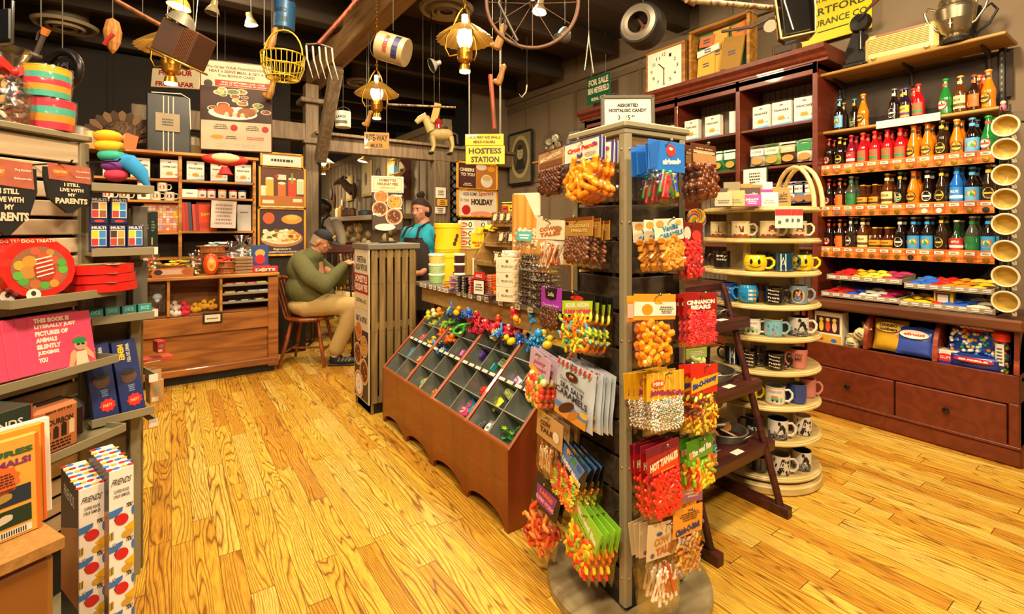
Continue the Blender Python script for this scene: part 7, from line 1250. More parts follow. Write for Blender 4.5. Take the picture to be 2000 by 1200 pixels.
for z in (.7, .78, .86): m = MB(); m.box((cxp(485), .1, z), (.42, .2, .008), mt('#5a5448', .5, .3)); m.box((cxp(485), .0, z+.01), (.42, .006, .02), mt('#8a8272', .5), .001); part(m, 'candy_tray', t)
m = MB(); m.box((cxp(415), -.012, .585), (.15, .016, .1), BLK, .003); m.M = Tm(cxp(415), -.021, .585); m.rect(-.06, -.035, .06, .03, CREAM, .3); m.scrib(0, -.005, .09, .02, TXTC, 1, 1, 2); part(m, 'price_holder', t)
def lump(name, lab, cat, M, balls, c, grp=None, extra=None):
    t = thing(name, lab, cat, M, grp); m = MB()
    for b in balls: m.ball(b[:3], b[3] if len(b) == 4 else b[3:6], mt(c, .85), 12, 8)
    part(m, 'plush_body', t)
    if extra: m = MB(); [m.ball(b[:3], b[3], mt(b[4], .7), 8, 6) for b in extra]; part(m, 'plush_detail', t)
    return t
def cp(px, z, off=.1): return Tm(cxp(px)+cx0, CY+off, z)
for i, (px, z, c, n, off) in enumerate(((341, .69, '#c8beb4', 'pale grey', .1), (343, .64, '#d8d2ca', 'white', .07), (360, .68, '#d83040', 'bright red', .1), (358, .64, '#c82444', 'crimson', .07), (382, .66, '#d8a824', 'golden yellow', .1), (400, .68, '#e0ac28', 'amber', .12), (415, .67, '#d89a2c', 'ochre', .12), (272, .64, '#2a9a94', 'teal', .1), (274, .72, '#d86058', 'coral', .12))):
    lump('plush_toy', '%s plush toy in the open bin of the oak counter' % n, 'plush', cp(px, z, off), [(0, 0, 0, .035), (-.03, .0, .01, .024), (.03, -.01, .0, .024), (.0, 0, .04, .022)]+([(.05, 0, .03, .018), (.08, 0, .05, .012)] if n in ('amber', 'golden yellow') else []), c, 'plush toys in the counter bins', [(-.01, -.03, .03, .006, '#2a2018')])
t = thing('plush_pack', 'pale plush sheep in clear packaging hanging in the counter bin', 'plush', cp(307, .70, .05)); m = MB(); m.ball((0, 0, .1), (.035, .03, .03), mt('#d8dce0', .9)); m.ball((0, -.02, .07), (.022, .02, .02), mt('#a8b8c8', .9)); part(m, 'plush_body', t); m = MB(); m.box((0, 0, .09), (.11, .07, .24), film('#e8eef4', .4)); part(m, 'clear_pack', t)
for i, (px, z, c) in enumerate(((450, .865, '#c83020'), (470, .865, '#d8b02a'), (492, .865, '#c82a3a'), (512, .865, '#d8d040'), (450, .787, '#d8a82a'), (472, .787, '#1c1c20'), (495, .787, '#a8b0b8'), (515, .787, '#b8c0cc'), (455, .707, '#2a2a2e'), (480, .707, '#3a4a50'), (508, .707, '#8a6a3a'))):
    m = MB(); m.box((0, 0, .012), (.09, .07, .022), mt(c, .3, coat=.4), .006); m.M = Tm(0, -.0352, .012); m.rect(-.03, -.006, .02, .006, WHT, .2); solo(m, 'candy_pack', '%s candy pack on the %s small tray of the oak counter, %s along' % (cname(c), {.865: 'upper', .787: 'middle', .707: 'lower'}[z], ORD[i % 4]), 'candy', cp(px, z, .06), 'candy packs on the counter trays')
TOPC = .971
def basket(M, lab, r, h, fill=None, c='#b06a2c'):
    t = thing('bushel_basket', lab, 'basket', M); W_ = wood(c, '#8a4c1c', .6, 8, 'z', 8); m = MB()
    for k in range(14): a = 2*pi*k/14; m.prism([(-.19*r, 0), (.19*r, 0), (.22*r, h), (-.22*r, h)], -.003, .003, W_, Rz(a) @ Tm(0, -r*.84, 0) @ Rx(D(82)))
    m.lathe([(.001, .004), (r*.82, .004)], W_, 20); part(m, 'wood_slats', t); m = MB()
    for z in (h*.1, h*.5, h*.96): q = r*(.84+.14*z/h)+.004; m.tube([(q*cos(a*pi/12), q*sin(a*pi/12), z) for a in range(24)], .006, W_, 4, True)
    part(m, 'hoops', t)
    if fill:
        m = MB(); R = random.Random(4)
        for k in range(22): a = R.uniform(0, 6.3); q = r*.8*sqrt(R.random()); m.box((0, 0, 0), (.06, .035, .012), mt(R.choice(fill), .35, coat=.3), .004, Tm(q*cos(a), q*sin(a), h+R.uniform(-.01, .03)) @ Rz(a) @ Rx(R.uniform(-.6, .6)))
        part(m, 'wrapped_sweets', t, kind='stuff')
    return t
basket(cp(420, TOPC+.14, .3), 'upper bushel basket piled with pale wrapped sweets on the counter', .13, .12, ['#c8dce0', '#e8e4dc', '#a8ccd0', '#e0c8d0']); basket(cp(444, TOPC, .12), 'small bushel basket of red sweets at the front of the counter', .1, .12, ['#d83020', '#c82818', '#e8d8c8'])
basket(cp(340, TOPC, .2), 'oval bushel basket of green and yellow packets on the counter', .13, .1, ['#b8c82a', '#d8d83a', '#e0b020', '#98b028'])
t = thing('basket_riser', 'dark crate under the upper bushel basket', 'crate', cp(420, TOPC, .34)); m = MB(); m.box((0, 0, .07), (.26, .2, .138), mt('#4a2c18', .7), .004); part(m, 'crate_body', t)
def cello(M, lab, cols, h=.2, r=.06, kind='wrap'):
    t = thing('cellophane_bag', lab, 'gift bag', M); m = MB(); R = random.Random(len(lab))
    for k in range(46): a = R.uniform(0, 6.3); q = r*.8*sqrt(R.random()); m.box((0, 0, 0), (.03, .02, .018), mt(R.choice(cols), .35, coat=.3), .004, Tm(q*cos(a), q*sin(a), R.uniform(.01, h*.62)) @ Rz(a) @ Rx(a))
    part(m, 'wrapped_sweets', t, kind='stuff'); m = MB(); m.lathe([(r*.9, 0), (r*1.05, h*.4), (r*.85, h*.66), (r*.25, h*.78), (r*.7, h)], film('#ffffff', .35), 14); part(m, 'cellophane', t)
for i, (px, off, cols, h, r, n) in enumerate(((281, .15, ['#e0501c', '#d8401c', '#f08a3a'], .26, .1, 'large orange'), (303, .08, ['#4a4a2a', '#b8942a', '#e0d0a0'], .2, .05, 'small olive and gold'), (378, .08, ['#3a3a24', '#8a7a2a', '#c8a84a'], .2, .06, 'olive green'), (392, .3, ['#e0782a', '#c8602a'], .22, .07, 'amber'), (479, .3, ['#e8e0d8', '#58b8b0', '#c8503a', '#5a9a3a'], .36, .1, 'tall white and teal'), (497, .28, ['#b89a90', '#d8c0b8', '#58b8a8'], .34, .07, 'tall dusty pink'), (460, .35, ['#e8e4e0', '#d8c8e0'], .3, .08, 'lilac and white'))):
    cello(cp(px, TOPC, off), '%s cellophane bag of sweets on the oak counter' % n, cols, h, r)
t = thing('sweet_egg_pack', 'orange oval gift pack with a window standing on the counter', 'gift pack', cp(412, TOPC, .02)); m = MB(); m.ball((0, 0, .1), (.062, .03, .1), mt('#dc4a14', .3, coat=.4), 18, 12); part(m, 'pack_body', t); m = MB(Tm(.005, -.031, .1)); m.oval(0, 0, .035, .062, mt('#e8a83a', .5), 1); m.oval(0, .028, .018, .02, mt('#e8c89a', .5), 2); m.oval(0, -.02, .02, .02, mt('#d87a1c', .5), 2); part(m, 'pack_window', t)
for i in range(5): m = MB(); m.box((0, .06, .015), (.15, .1, .026), mt('#b0885a', .5, var=.5, sc=50), .004); m.box((0, .06, .016), (.156, .106, .03), film('#ffffff', .4), 0); solo(m, 'praline_pack', 'clear praline pack stacked beside the red sweets basket, %s from the bottom' % ORD[i], 'candy', cp(478, TOPC+.0315*i, .04), 'praline packs')
carton(.15, .04, .2, '#2a4a8a', 'blue sweets box with a red badge at the end of the counter', cp(514, TOPC+.06, .2), lambda m, w, h: (m.oval(0, h*.6, w*.3, h*.2, mt('#c8a84a', .5), 1), m.star(0, h*.3, w*.34, mt('#c8202a', .5), 2)))
carton(.22, .1, .055, '#b81c24', 'red DOTS box lying at the end of the counter', cp(520, TOPC, .04), lambda m, w, h: [m.oval((-.3+.2*k)*w, h*.5, w*.09, h*.36, mt(('#2a3a6a', '#c8a020', '#2a6a3a', '#6a2a6a')[k], .5), 1) for k in range(4)]+[m.txt('DOTS', 0, h*.5, w*.8, h*.5, WHT, 2, .05)])
carton(.2, .1, .06, '#c8202a', 'red gift carton under the blue sweets box', cp(512, TOPC, .2), None); carton(.3, .05, .075, '#b8642a', 'long flat biscuit box with a picture band lying on the counter front', cp(338, TOPC, -.0), lambda m, w, h: (m.rect(-w*.3, h*.3, w*.25, h*.9, mt('#c8a890', .5), 1), m.oval(-w*.35, h*.6, w*.1, h*.3, mt('#2a1a14', .5), 2), m.oval(w*.32, h*.6, w*.12, h*.3, mt('#a8581c', .5), 2)))
BY = 5.82; bx0, bx1 = xat(186, BY)-.25, xat(500, BY); t = thing('oak_bookcase', 'honey oak bookcase of food boxes, mugs and jars behind the counter', 'bookcase', Tm(0, BY, 0)); bw = bx1-bx0; xm = xat(352, BY)
m = MB()
for x in (bx0, xm, bx1-.015): m.box((x, .15, 1.07), (.03, .3, 2.14), OAKL, .003)
m.box(((bx0+bx1)/2, .14, 2.135), (bw+.05, .34, .03), OAKL, .005); part(m, 'frame', t); m = MB(); m.box(((bx0+bx1)/2, .3, 1.1), (bw, .01, 2.1), mt('#24160c', .8)); part(m, 'back_panel', t)
for a, b, zs in ((bx0, xm, (1.87, 1.66, 1.35, 1.1)), (xm, bx1, (1.87, 1.70, 1.36, 1.1))):
    for z in zs: m = MB(); m.box(((a+b)/2, .14, z), (b-a-.03, .28, .022), OAKL, .002); part(m, 'shelf', t)
BP = lambda px, z, off=.05: Tm(xat(px, BY+off), BY+off, z)
for i, (px, w_) in enumerate(((221, 'PANCAKE'), (274, 'CORN MUFFIN'), (331, 'COFFEE CAKE'), (382, 'PANCAKE'), (428, 'PANCAKE'), (475, 'PANCAKE'))):
    if w_ == 'PANCAKE': put(PB, 0, BP(px, 1.882) @ Matrix.Scale(.97, 4), 'white pancake mix box on the top shelf of the oak bookcase, %s box' % ORD[i], 'white pancake boxes in the oak bookcase')
    else: b = pancake_box(w_, ('#e08a4a', '#b02a24')[i-1], '#c87a2a'); b.matrix_basis = BP(px, 1.882) @ Matrix.Scale(.97, 4); b['label'] = 'white %s mix box on the top shelf of the oak bookcase' % w_.lower()
def smug(M, c, lab, art='#8a4a2a', h=.085, r=.042):
    t = thing('coffee_mug', lab, 'mug', M, 'mugs in the oak bookcase'); m = MB(); m.lathe([(.001, 0), (r, 0), (r, h), (r*.9, h), (r*.88, .01), (.001, .01)], mt(c, .3, coat=.5), 20); part(m, 'cup_body', t); m = MB(); m.tube([(r*.95, 0, h*.8), (r*1.6, 0, h*.8), (r*1.75, 0, h*.5), (r*1.5, 0, h*.22), (r*.95, 0, h*.2)], .006, mt(c, .3, coat=.5), 8); part(m, 'handle', t); m = MB(); m.wrap = r*1.01; m.oval(0, h*.5, r*.5, h*.26, mt(art, .5), 1); part(m, 'printed_art', t)
for i, (px, z, c, a, n) in enumerate(((211, 1.672, '#e0d8c8', '#c8382a', 'white mug with a red bird'), (243, 1.672, '#d8ccb4', '#8a4a2a', 'cream mug with a brown chair'), (304, 1.672, '#d8ccb4', '#8a6a4a', 'cream mug, lower of the stack'), (331, 1.672, '#d8ccb4', '#6a3a2a', 'cream mug with a brown stripe'), (317, 1.76, '#dcd0ba', '#a85a3a', 'cream mug on top of the two others'))): smug(BP(px, z), c, n+' in the oak bookcase', a)
m = MB(); m.box((0, 0, .1), (.1, .06, .2), mt('#e8e0d4', .6), .008); m.box((0, -.0, .18), (.102, .062, .05), mt('#a81c34', .5), .003); m.M = Tm(0, -.0312, 0); m.oval(0, .04, .02, .014, mt('#4a2a1c', .5), 1); m.rect(-.03, .09, .03, .1, TXTC, 1); solo(m, 'coffee_bag', 'white and red upright coffee bag between the mugs of the oak bookcase', 'bag', BP(281, 1.672))
carton(.14, .08, .08, '#e8e4dc', 'white low jam carton beside the jars', BP(370, 1.712), lambda m, w, h: m.scrib(0, h*.5, w*.4, h*.2, TXTC, 1, 1, 2))
for i, (px, c) in enumerate(((395, '#a81c28'), (413, '#b82230'), (434, '#d88a2a'), (455, '#b02434'), (473, '#2a4a6a'))):
    t = thing('jam_jar', 'small jam jar with %s lid on the second shelf, %s from the white carton' % (cname(c), ORD[i]), 'jar', BP(px, 1.712), 'jam jars in the oak bookcase'); m = MB(); m.lathe([(.001, 0), (.036, 0), (.038, .07), (.001, .07)], mt('#e4dccc', .35, coat=.4), 18); part(m, 'jar_body', t); m = MB(); m.lathe([(.037, .07), (.039, .072), (.039, .086), (.001, .088)], mt(c, .4), 18); part(m, 'lid', t); m = MB(); m.wrap = .0385; m.oval(0, .022, .018, .01, mt(c, .5), 1); part(m, 'label_print', t)
R = random.Random(12)
t = carton(.3, .012, .28, '#c8701c', 'framed puzzle picture of many sweet wrappers in the bookcase', BP(318, 1.362, .06), lambda m, w, h: [m.rect((-.46+.092*i)*w, h*(.06+.088*j), (-.46+.092*i+.08)*w, h*(.06+.088*j+.075), mt(R.choice(['#d8a8a0', '#e8d8c8', '#e0b030', '#c87080', '#d8c0a8', '#c88a50', '#a8a0b0']), .5), 1) for i in range(10) for j in range(10)], 'puzzle', 'framed_puzzle')
for i, (px, c, n) in enumerate(((360, '#b83a28', 'brick red'), (367, '#a82c24', 'deep red'), (373, '#3a4458', 'slate blue'), (381, '#c04028', 'rust red'), (387, '#982820', 'dark red'))): carton(.03, .16, .29-.02*(i > 2), c, '%s tall book standing on the third bookcase shelf' % n, BP(px, 1.372, .03) @ Ry(D(-3)), None, 'book', 'tall_book')
carton(.17, .03, .3, '#d84a1c', 'large orange box behind the leaning red books', BP(402, 1.372, .1), lambda m, w, h: m.txt('Reese', 0, h*.62, w*.6, h*.1, mt('#e8b020', .5), 1, .03, skew=.2)); carton(.2, .03, .27, '#e84414', 'bright orange sweets box with yellow script in the bookcase', BP(401, 1.372, .04), lambda m, w, h: (m.txt('Sweets', w*.1, h*.66, w*.6, h*.14, mt('#e8b81c', .5), 1, .03, skew=.2), m.oval(0, h*.2, w*.4, h*.12, mt('#b83a14', .5), 1)))
carton(.13, .05, .28, '#e0dcd4', 'tall white pancake carton behind the notice board', BP(477, 1.372, .08), lambda m, w, h: m.scrib(0, h*.7, w*.6, h*.06, TXTC, 1, 1, 2))
t = thing('notice_board', 'black-framed white notice hanging in front of the bookcase', 'notice', Tm(*ony(438, 392, 5.72)) @ Ry(D(2))); m = MB(); m.box((0, 0, -.14), (.235, .01, .29), BLK, .003); m.box((0, .05, -.01), (.02, .1, .01), BLK); part(m, 'frame', t); m = MB(Tm(0, -.0055, 0)); m.rect(-.11, -.278, .11, -.004, mt('#ddc8bc', .5, var=.2), .5); m.scrib(0, -.14, .16, .22, mt('#9a8478', .5), 6, 1, 6); part(m, 'paper', t)
t = thing('turkey_mount', 'brown mounted turkey on top of the oak bookcase', 'taxidermy', BP(238, 2.152, .2)); TB = wood('#5a4028', '#2e1c0e', .8, 10, 'z', 5)
m = MB(); m.ball((0, 0, .16), (.15, .14, .13), TB); m.ball((.05, -.1, .1), (.05, .06, .06), mt('#c8a880', .8)); m.tube([(-.02, -.12, .14), (-.02, -.17, .06), (-.01, -.19, .0)], [.03, .025, .02], mt('#5a3020', .7), 8); part(m, 'turkey_body', t)
m = MB()
for k in range(13): a = D(15+k*12.5); m.prism([(-.02, .1), (.02, .1), (.03, .29), (0, .32), (-.03, .29)], -.003, .003, mt(('#6a4c2c', '#3c2614')[k % 2], .8), Tm(0, .06, .08) @ Ry(a-pi/2) @ Rx(pi/2))
part(m, 'tail_feathers', t)
t = thing('metal_tray', 'black lacquer panel with three pale rods standing on the oak bookcase', 'panel', BP(330, 2.152, .12)); m = MB(); m.box((0, 0, .29), (.36, .02, .58), mt('#0c0e0e', .5), .01); part(m, 'panel', t); m = MB()
for x in (-.045, -.005, .035): m.cyl((x, -.016, .0), (x, -.016, .56), .006, mt('#b8b0a0', .4), n=8)
m.tube([(-.14, -.02, .58), (.1, -.02, .6), (.17, -.02, .56), (.18, -.02, .25)], .006, mt('#b8b0a0', .4), 8); part(m, 'rods', t); m = MB(); m.box((-.01, -.024, .3), (.2, .006, .18), mt('#8a7a5c', .6), .002); m.M = Tm(-.01, -.028, .3); m.scrib(0, 0, .13, .08, TXTC, 3, 1, 3); part(m, 'tag_card', t)
for i, (px, c, h, n) in enumerate(((156, '#8a8478', .2, 'round grey enamel lid'), (172, '#b89a68', .17, 'tan wooden crock'), (376, '#58482a', .2, 'dark brass lantern'))): m = MB(); m.lathe([(.001, 0), (.07, 0), (.085, h*.5), (.07, h*.9), (.03, h), (.001, h)], mt(c, .5, .2), 20); solo(m, 'antique_crock', n+' on top of the oak bookcase', 'antique', BP(px, 2.152, .2))
t = thing('red_lantern', 'red ruffled lantern ornament above the oak bookcase', 'ornament', Tm(*ony(440, 316, 5.5))); m = MB(); m.ball((0, 0, .02), (.2, .06, .06), mt('#d8281c', .6)); m.lathe([(.03, -.05), (.06, -.12), (.07, -.125), (.001, -.05)], mt('#c81c1c', .7), 16); part(m, 'ruffle', t); m = MB(); m.ball((0, -.03, .03), (.13, .045, .05), mt('#e8c088', .6)); part(m, 'face_disc', t); m = MB(); m.cyl((0, .02, .03), (0, .02, 1.5), .002, BLK, n=5); part(m, 'wire', t)
def hung(t, xs, z0, z1, y=0, c='#8a8478', r=.003):
    for x in xs: m = MB(); m.cyl((x, y, z0), (x*1.0, y, z1), r, mt(c, .5), n=5); part(m, 'wire', t)
FDM = [mt(c, .6) for c in ('#8a4a20', '#c87a2c', '#5a2c14', '#d8a860', '#a86a34', '#6a7a34')]
def foods(m, w, h, z0, z1, seed, n=16, plate=True, x0=-.46, x1=.46, r0=.05, r1=.1):
    R = random.Random(seed); m.rect(x0*w, z0*h, x1*w, z1*h, mt('#3c241a', .6), .5)
    for k in range(n):
        rr = R.uniform(r0, r1)*w; x = R.uniform(x0*w+rr, x1*w-rr); z = R.uniform(z0*h+rr*.5, z1*h-rr*.5)
        if plate: m.oval(x, z, rr, rr*.5, mt('#d8ccb8', .5), 1+k*.12)
        m.oval(x, z, rr*.82, rr*.4, R.choice(FDM), 1.05+k*.12)
        for j in range(5): m.oval(x+R.uniform(-.5, .5)*rr, z+R.uniform(-.22, .22)*rr, rr*.16, rr*.1, R.choice(FDM), 1.1+k*.12, 6)
pd = 3.4; sc = pd/FPX; pw, ph = 124*sc, 174*sc; P = atd(463, 296, pd); t = thing('hanging_poster', 'large hanging poster about a Thanksgiving HEAT n SERVE MEAL with a roast turkey plate', 'poster', Tm(*P) @ Rz(D(-14)))
m = MB(); m.box((0, 0, ph/2), (pw, .012, ph), mt('#5a2018', .5), .003); part(m, 'frame', t)
m = MB(Tm(0, -.0065, 0)); m.rect(-pw*.485, ph*.012, pw*.485, ph*.988, mt('#c4b094', .5), .4)
for i, (s_, z, w_) in enumerate((('Pre-Order YOUR THANKSGIVING', .925, .8), ('HEAT n SERVE MEAL & GET A', .88, .76), ('Free BONUS CARD', .835, .5))): m.txt(s_, 0, ph*z, pw*w_, ph*.03, mt('#3a2420', .5), 1, .02)
m.rect(-pw*.3, ph*.715, pw*.485, ph*.785, mt('#9a1c1c', .5), 1); m.txt('PICK UP BETWEEN 11/18 - 11/28', pw*.09, ph*.762, pw*.6, ph*.02, CREAM, 2); m.txt('ORDER AT THE COUNTER OR ONLINE', pw*.09, ph*.735, pw*.66, ph*.014, CREAM, 2); m.oval(-pw*.39, ph*.735, pw*.06, pw*.06, TXTC, 1)
foods(m, pw, ph, .33, .71, 3, 18, x0=-.485, x1=.485); m.oval(-.05*pw, .42*ph, .34*pw, .07*ph, mt('#e8e0d0', .5), 4); m.oval(-.18*pw, .45*ph, .14*pw, .055*ph, mt('#a85a24', .5), 4.3); m.oval(.14*pw, .44*ph, .13*pw, .05*ph, mt('#8a4a20', .5), 4.3)
for k in range(6): m.oval((-.14+.055*k)*pw, .405*ph, .03*pw, .028*ph, mt(('#d8b890', '#9a5428')[k % 2], .5), 4.6+k*.1)
for sx in (-.22, .22): m.scrib(sx*pw, .265*ph, .2*pw, .06*ph, TXTC, 3, 1, 4); m.star((sx+.18)*pw, .26*ph, .055*pw, mt('#a81c1c', .5), 1.2)
m.oval(-.27*pw, .15*ph, .09*pw, .025*ph, mt('#c88a28', .5), 1); m.scrib(-.08*pw, .15*ph, .16*pw, .04*ph, TXTC, 2, 1, 5); m.scrib(.26*pw, .15*ph, .26*pw, .04*ph, mt('#a83a2a', .5), 2, 1, 6); m.scrib(0, .06*ph, .8*pw, .05*ph, mt('#b0a48c', .5), 3, .8, 7); part(m, 'poster_print', t); hung(t, (-.12, .17), ph, ph+.95)
YF = wood('#e0a02a', '#b87a14', .45, 4, 'z', 10, .2)
def menu(px0, px1, pt, pb, Y, lab, art, fw=.02, hdr=False, rz=0):
    a = ony(px0, pt, Y); b = ony(px1, pb, Y); W = b.x-a.x; H = (a.z-b.z+ony(px1, pt, Y).z-ony(px0, pb, Y).z)/2; z0 = (b.z+ony(px0, pb, Y).z)/2
    t = thing('menu_poster', lab, 'poster', Tm((a.x+b.x)/2, Y, z0)); m = MB()
    for c, d in (((0, 0, fw/2), (W, .03, fw)), ((0, 0, H-fw/2), (W, .03, fw)), ((-W/2+fw/2, 0, H/2), (fw, .03, H)), ((W/2-fw/2, 0, H/2), (fw, .03, H))): m.box(c, d, YF, .003)
    part(m, 'frame', t); m = MB(); m.box((0, .005, H/2), (W-fw*1.6, .008, H-fw*1.6), mt('#d8ccb4', .5)); m.M = Tm(0, -.0, 0); part(m, 'backing', t); m = MB(Tm(0, .0005, 0)); art(m, W-fw*2, H); part(m, 'poster_print', t); return t
def a_drinks(m, w, h):
    m.rect(-w/2, h*.06, w/2, h*.94, mt('#5a3218', .5), .5); m.rect(-w/2, h*.06, w/2, h*.3, mt('#a86420', .5), .7)
    for x, z, c, hh in ((-.3, .5, '#e8a83a', .4), (-.02, .45, '#d8642a', .3), (.22, .5, '#d83c14', .42), (.42, .52, '#b8c8a0', .34), (-.44, .4, '#e8d8c0', .2)): m.rect((x-.09)*w, (z-hh/2)*h, (x+.09)*w, (z+hh/2)*h, mt(c, .4), 1+x); m.oval(x*w, (z+hh/2)*h, .09*w, .03*h, mt('#f0dcc0', .4), 1.5+x)
    m.rect(.2*w, .6*h, .24*w, .85*h, mt('#6a9a2a', .5), 2.5); m.rect(-.12*w, .68*h, .08*w, .8*h, CREAM, 2); m.rect(-.46*w, .12*h, -.2*w, .2*h, CREAM, 2); m.rect(.24*w, .16*h, .46*w, .24*h, CREAM, 2); m.star(-.14*w, .76*h, .05*w, mt('#b81c1c', .5), 2.5)
def a_dinner(m, w, h):
    m.rect(-w/2, h*.04, w/2, h*.96, mt('#3a2430', .5), .5); m.oval(-.3*w, .78*h, .13*w, .12*h, mt('#c85a1c', .5), 1); m.oval(.22*w, .76*h, .24*w, .1*h, mt('#d8922c', .5), 1); m.oval(.22*w, .8*h, .14*w, .06*h, mt('#e8b050', .5), 1.3); m.oval(0, .36*h, .48*w, .18*h, mt('#a8743c', .5), 1.2); m.oval(0, .39*h, .44*w, .15*h, mt('#d8c8a0', .5), 1.4)
    R = random.Random(9)
    for k in range(60): x = R.uniform(-.4, .4); m.oval(x*w, (.42+R.uniform(-.1, .12))*h, .06*w, .03*h, mt(R.choice(['#e8dcb0', '#f0e4c0', '#dccfa0'] if x < .12 and k % 3 else ['#d8842a', '#c86a1c', '#5a5a24', '#e0b040']), .5), 1.5+k*.02, 8)
    m.txt('Signature', 0, .14*h, .4*w, .05*h, CREAM, 3, .02); m.txt('HOMESTYLE FAVORITES', 0, .08*h, .7*w, .035*h, CREAM, 3, .02)
menu(505, 597, 325, 408, 5.85, 'yellow-framed poster of iced drinks beside the oak bookcase', a_drinks); menu(503, 597, 406, 500, 5.85, 'yellow-framed poster of a dinner plate below the drinks poster', a_dinner)
menu(508, 592, 299, 329, 5.85, 'yellow-framed white header board above the drinks poster', lambda m, w, h: (m.rect(-w*.47, h*.2, w*.47, h*.8, WHT, 1), m.scrib(0, h*.5, w*.8, h*.3, TXTC, 1, 2, 4)))
t = thing('poster_stand', 'dark counter unit carrying the yellow-framed posters', 'stand', Tm(xat(550, 5.92), 5.95, 0)); m = MB(); m.box((0, 0, .56), (.5, .1, 1.12), mt('#2a1e14', .7), .004); m.box((0, .02, 1.5), (.4, .03, .9), mt('#4a3420', .7)); part(m, 'stand_body', t)
def a_cheers(m, w, h): m.rect(-w/2, h*.04, -w*.05, h*.96, mt('#4a2820', .5), 1); m.rect(-w*.05, h*.04, w/2, h*.96, mt('#b8762c', .5), 1); m.oval(.24*w, .35*h, .16*w, .24*h, mt('#e8e0d0', .5), 2); m.oval(.24*w, .45*h, .12*w, .1*h, mt('#d8b878', .5), 2.4); m.oval(.1*w, .85*h, .14*w, .12*h, mt('#e0dcd0', .5), 2); m.oval(.36*w, .8*h, .1*w, .1*h, mt('#e8a02a', .5), 2); m.txt('CHEERS', -.28*w, .72*h, .38*w, .12*h, CREAM, 2, .05); m.txt('TO YOU', -.26*w, .55*h, .36*w, .12*h, CREAM, 2, .05); m.scrib(-.26*w, .2*h, .26*w, .12*h, CREAM, 2, 2, 1)
def a_spark(m, w, h): m.rect(-w/2, h*.03, w/2, h*.97, mt('#e8dcc4', .5), 1); m.txt('ADD SOME', -.2*w, .82*h, .36*w, .12*h, DB, 2, .02); m.txt('Sparkle', .22*w, .84*h, .4*w, .2*h, mt('#c8402a', .5), 2, .02, skew=.08); m.txt('TO YOUR', -.34*w, .6*h, .22*w, .1*h, DB, 2, .02); m.txt('HOLIDAY', .12*w, .55*h, .58*w, .22*h, DB, 2, .06); m.star(-.3*w, .26*h, .12*w, mt('#b81c1c', .5), 2); m.oval(.1*w, .12*h, .3*w, .1*h, mt('#e8987a', .5), 2)
menu(892, 972, 318, 372, 5.9, 'yellow-framed CHEERS TO YOU drink poster under the hostess station sign', a_cheers, .025); menu(892, 972, 370, 425, 5.9, 'yellow-framed ADD SOME Sparkle TO YOUR HOLIDAY poster', a_spark, .025)
t = thing('poster_back_board', 'brown board on a floor stand carrying the two hostess posters', 'board', Tm(xat(932, 5.96), 5.96, 0)); m = MB(); m.box((0, 0, 1.2), (.5, .03, 2.3), mt('#4a3626', .7), .004); m.box((0, 0, .03), (.55, .3, .06), BLK); part(m, 'board', t)
def hsign(px0, px1, pt, pb, d, c, lines, lab, rz, tc='#2a2418', name='hanging_sign', wires=(), wz=1.2, sk=0):
    P = atd((px0+px1)/2, (pt+pb)/2, d); W = (px1-px0)*d/FPX*1.02; H = (pb-pt)*d/FPX; t = thing(name, lab, 'sign', Tm(*P) @ Rz(D(rz))); m = MB(); m.box((0, 0, 0), (W, .008, H), mt(c, .45, coat=.2), .002); part(m, 'board', t); m = MB(Tm(0, -.0045, 0))
    for s_, z, w_, h_ in lines: m.txt(s_, 0, z*H, w_*W, h_*H, mt(tc, .5), 1, .04)
    part(m, 'lettering', t); hung(t, [x*W for x in wires], H/2, H/2+wz); return t
hsign(909, 983, 262, 284, 4.6, '#e0b01c', (('LARGE PRINT AND BRAILLE', .2, .84, .24), ('MENUS AVAILABLE', -.2, .56, .24)), 'yellow sign about large print and braille menus above the hostess station sign', -38, wires=(-.4, .4), wz=1.1)
hsign(910, 985, 285, 321, 4.6, '#e2b21c', (('HOSTESS', .22, .84, .32), ('STATION', -.24, .72, .32)), 'yellow HOSTESS STATION sign', -38, wires=(-.4, .4), wz=1.3)
hsign(713, 759, 259, 291, 5.4, '#e08a1c', (('RITE-WAY', .18, .88, .4), ('MILKER', -.3, .5, .24)), 'orange RITE-WAY MILKER sign hanging in front of the ceiling beam', -20, wires=(-.4, .4), wz=1.0)
hsign(284, 402, 136, 172, 3.9, '#c8bc9c', (('FOR OUR', .3, .7, .26), ('FROM AFAR', -.3, .8, .26)), 'cream and red banner sign tilted behind the pendant lamp', -50, '#9a1c1c', wires=(-.3, .3), wz=.9).rotation_euler.y = .12
t = hsign(1139, 1199, 147, 200, 6.1, '#1c5a3a', (('FOR SALE', .28, .84, .24), ('BEN MEYERFELD', -.02, .9, .22), ('REAL EST', -.34, .6, .12)), 'green FOR SALE enamel sign reading BEN MEYERFELD on the wall', -88, '#e8d8b8', wires=(-.3, .3), wz=.5)
for i, (px, py, c, n) in enumerate(((861, 377, '#e0d8c4', 'white'), (864, 396, '#d89a2c', 'orange'), (860, 411, '#d8ccc0', 'pale pink'))): P = ony(px, py, 6.52); m = MB(); m.box((0, 0, 0), (.17, .006, .16 if i == 0 else .1), mt(c, .5), .002); m.M = Tm(0, -.0035, 0); m.scrib(0, 0, .1, .08, TXTC, 3, 1, i); solo(m, 'paper_notice', '%s paper notice pinned on the grey pillar behind the cashier' % n, 'notice', Tm(*P))
m = MB(); m.box((xat(861, 6.6), 6.62, 1.2), (.26, .16, 2.4), PST, .008); struct(m, 'trim_27')
m = MB(); Pz = xat(882, 6.7)
for k in range(16):
    for s_ in (-1, 1): m.box((0, 0, 0), (.03, .012, .5), mt('#2e261c', .7), 0, Tm(Pz, 6.72, .5+k*.13) @ Ry(D(45*s_)))
struct(m, 'trim_28')
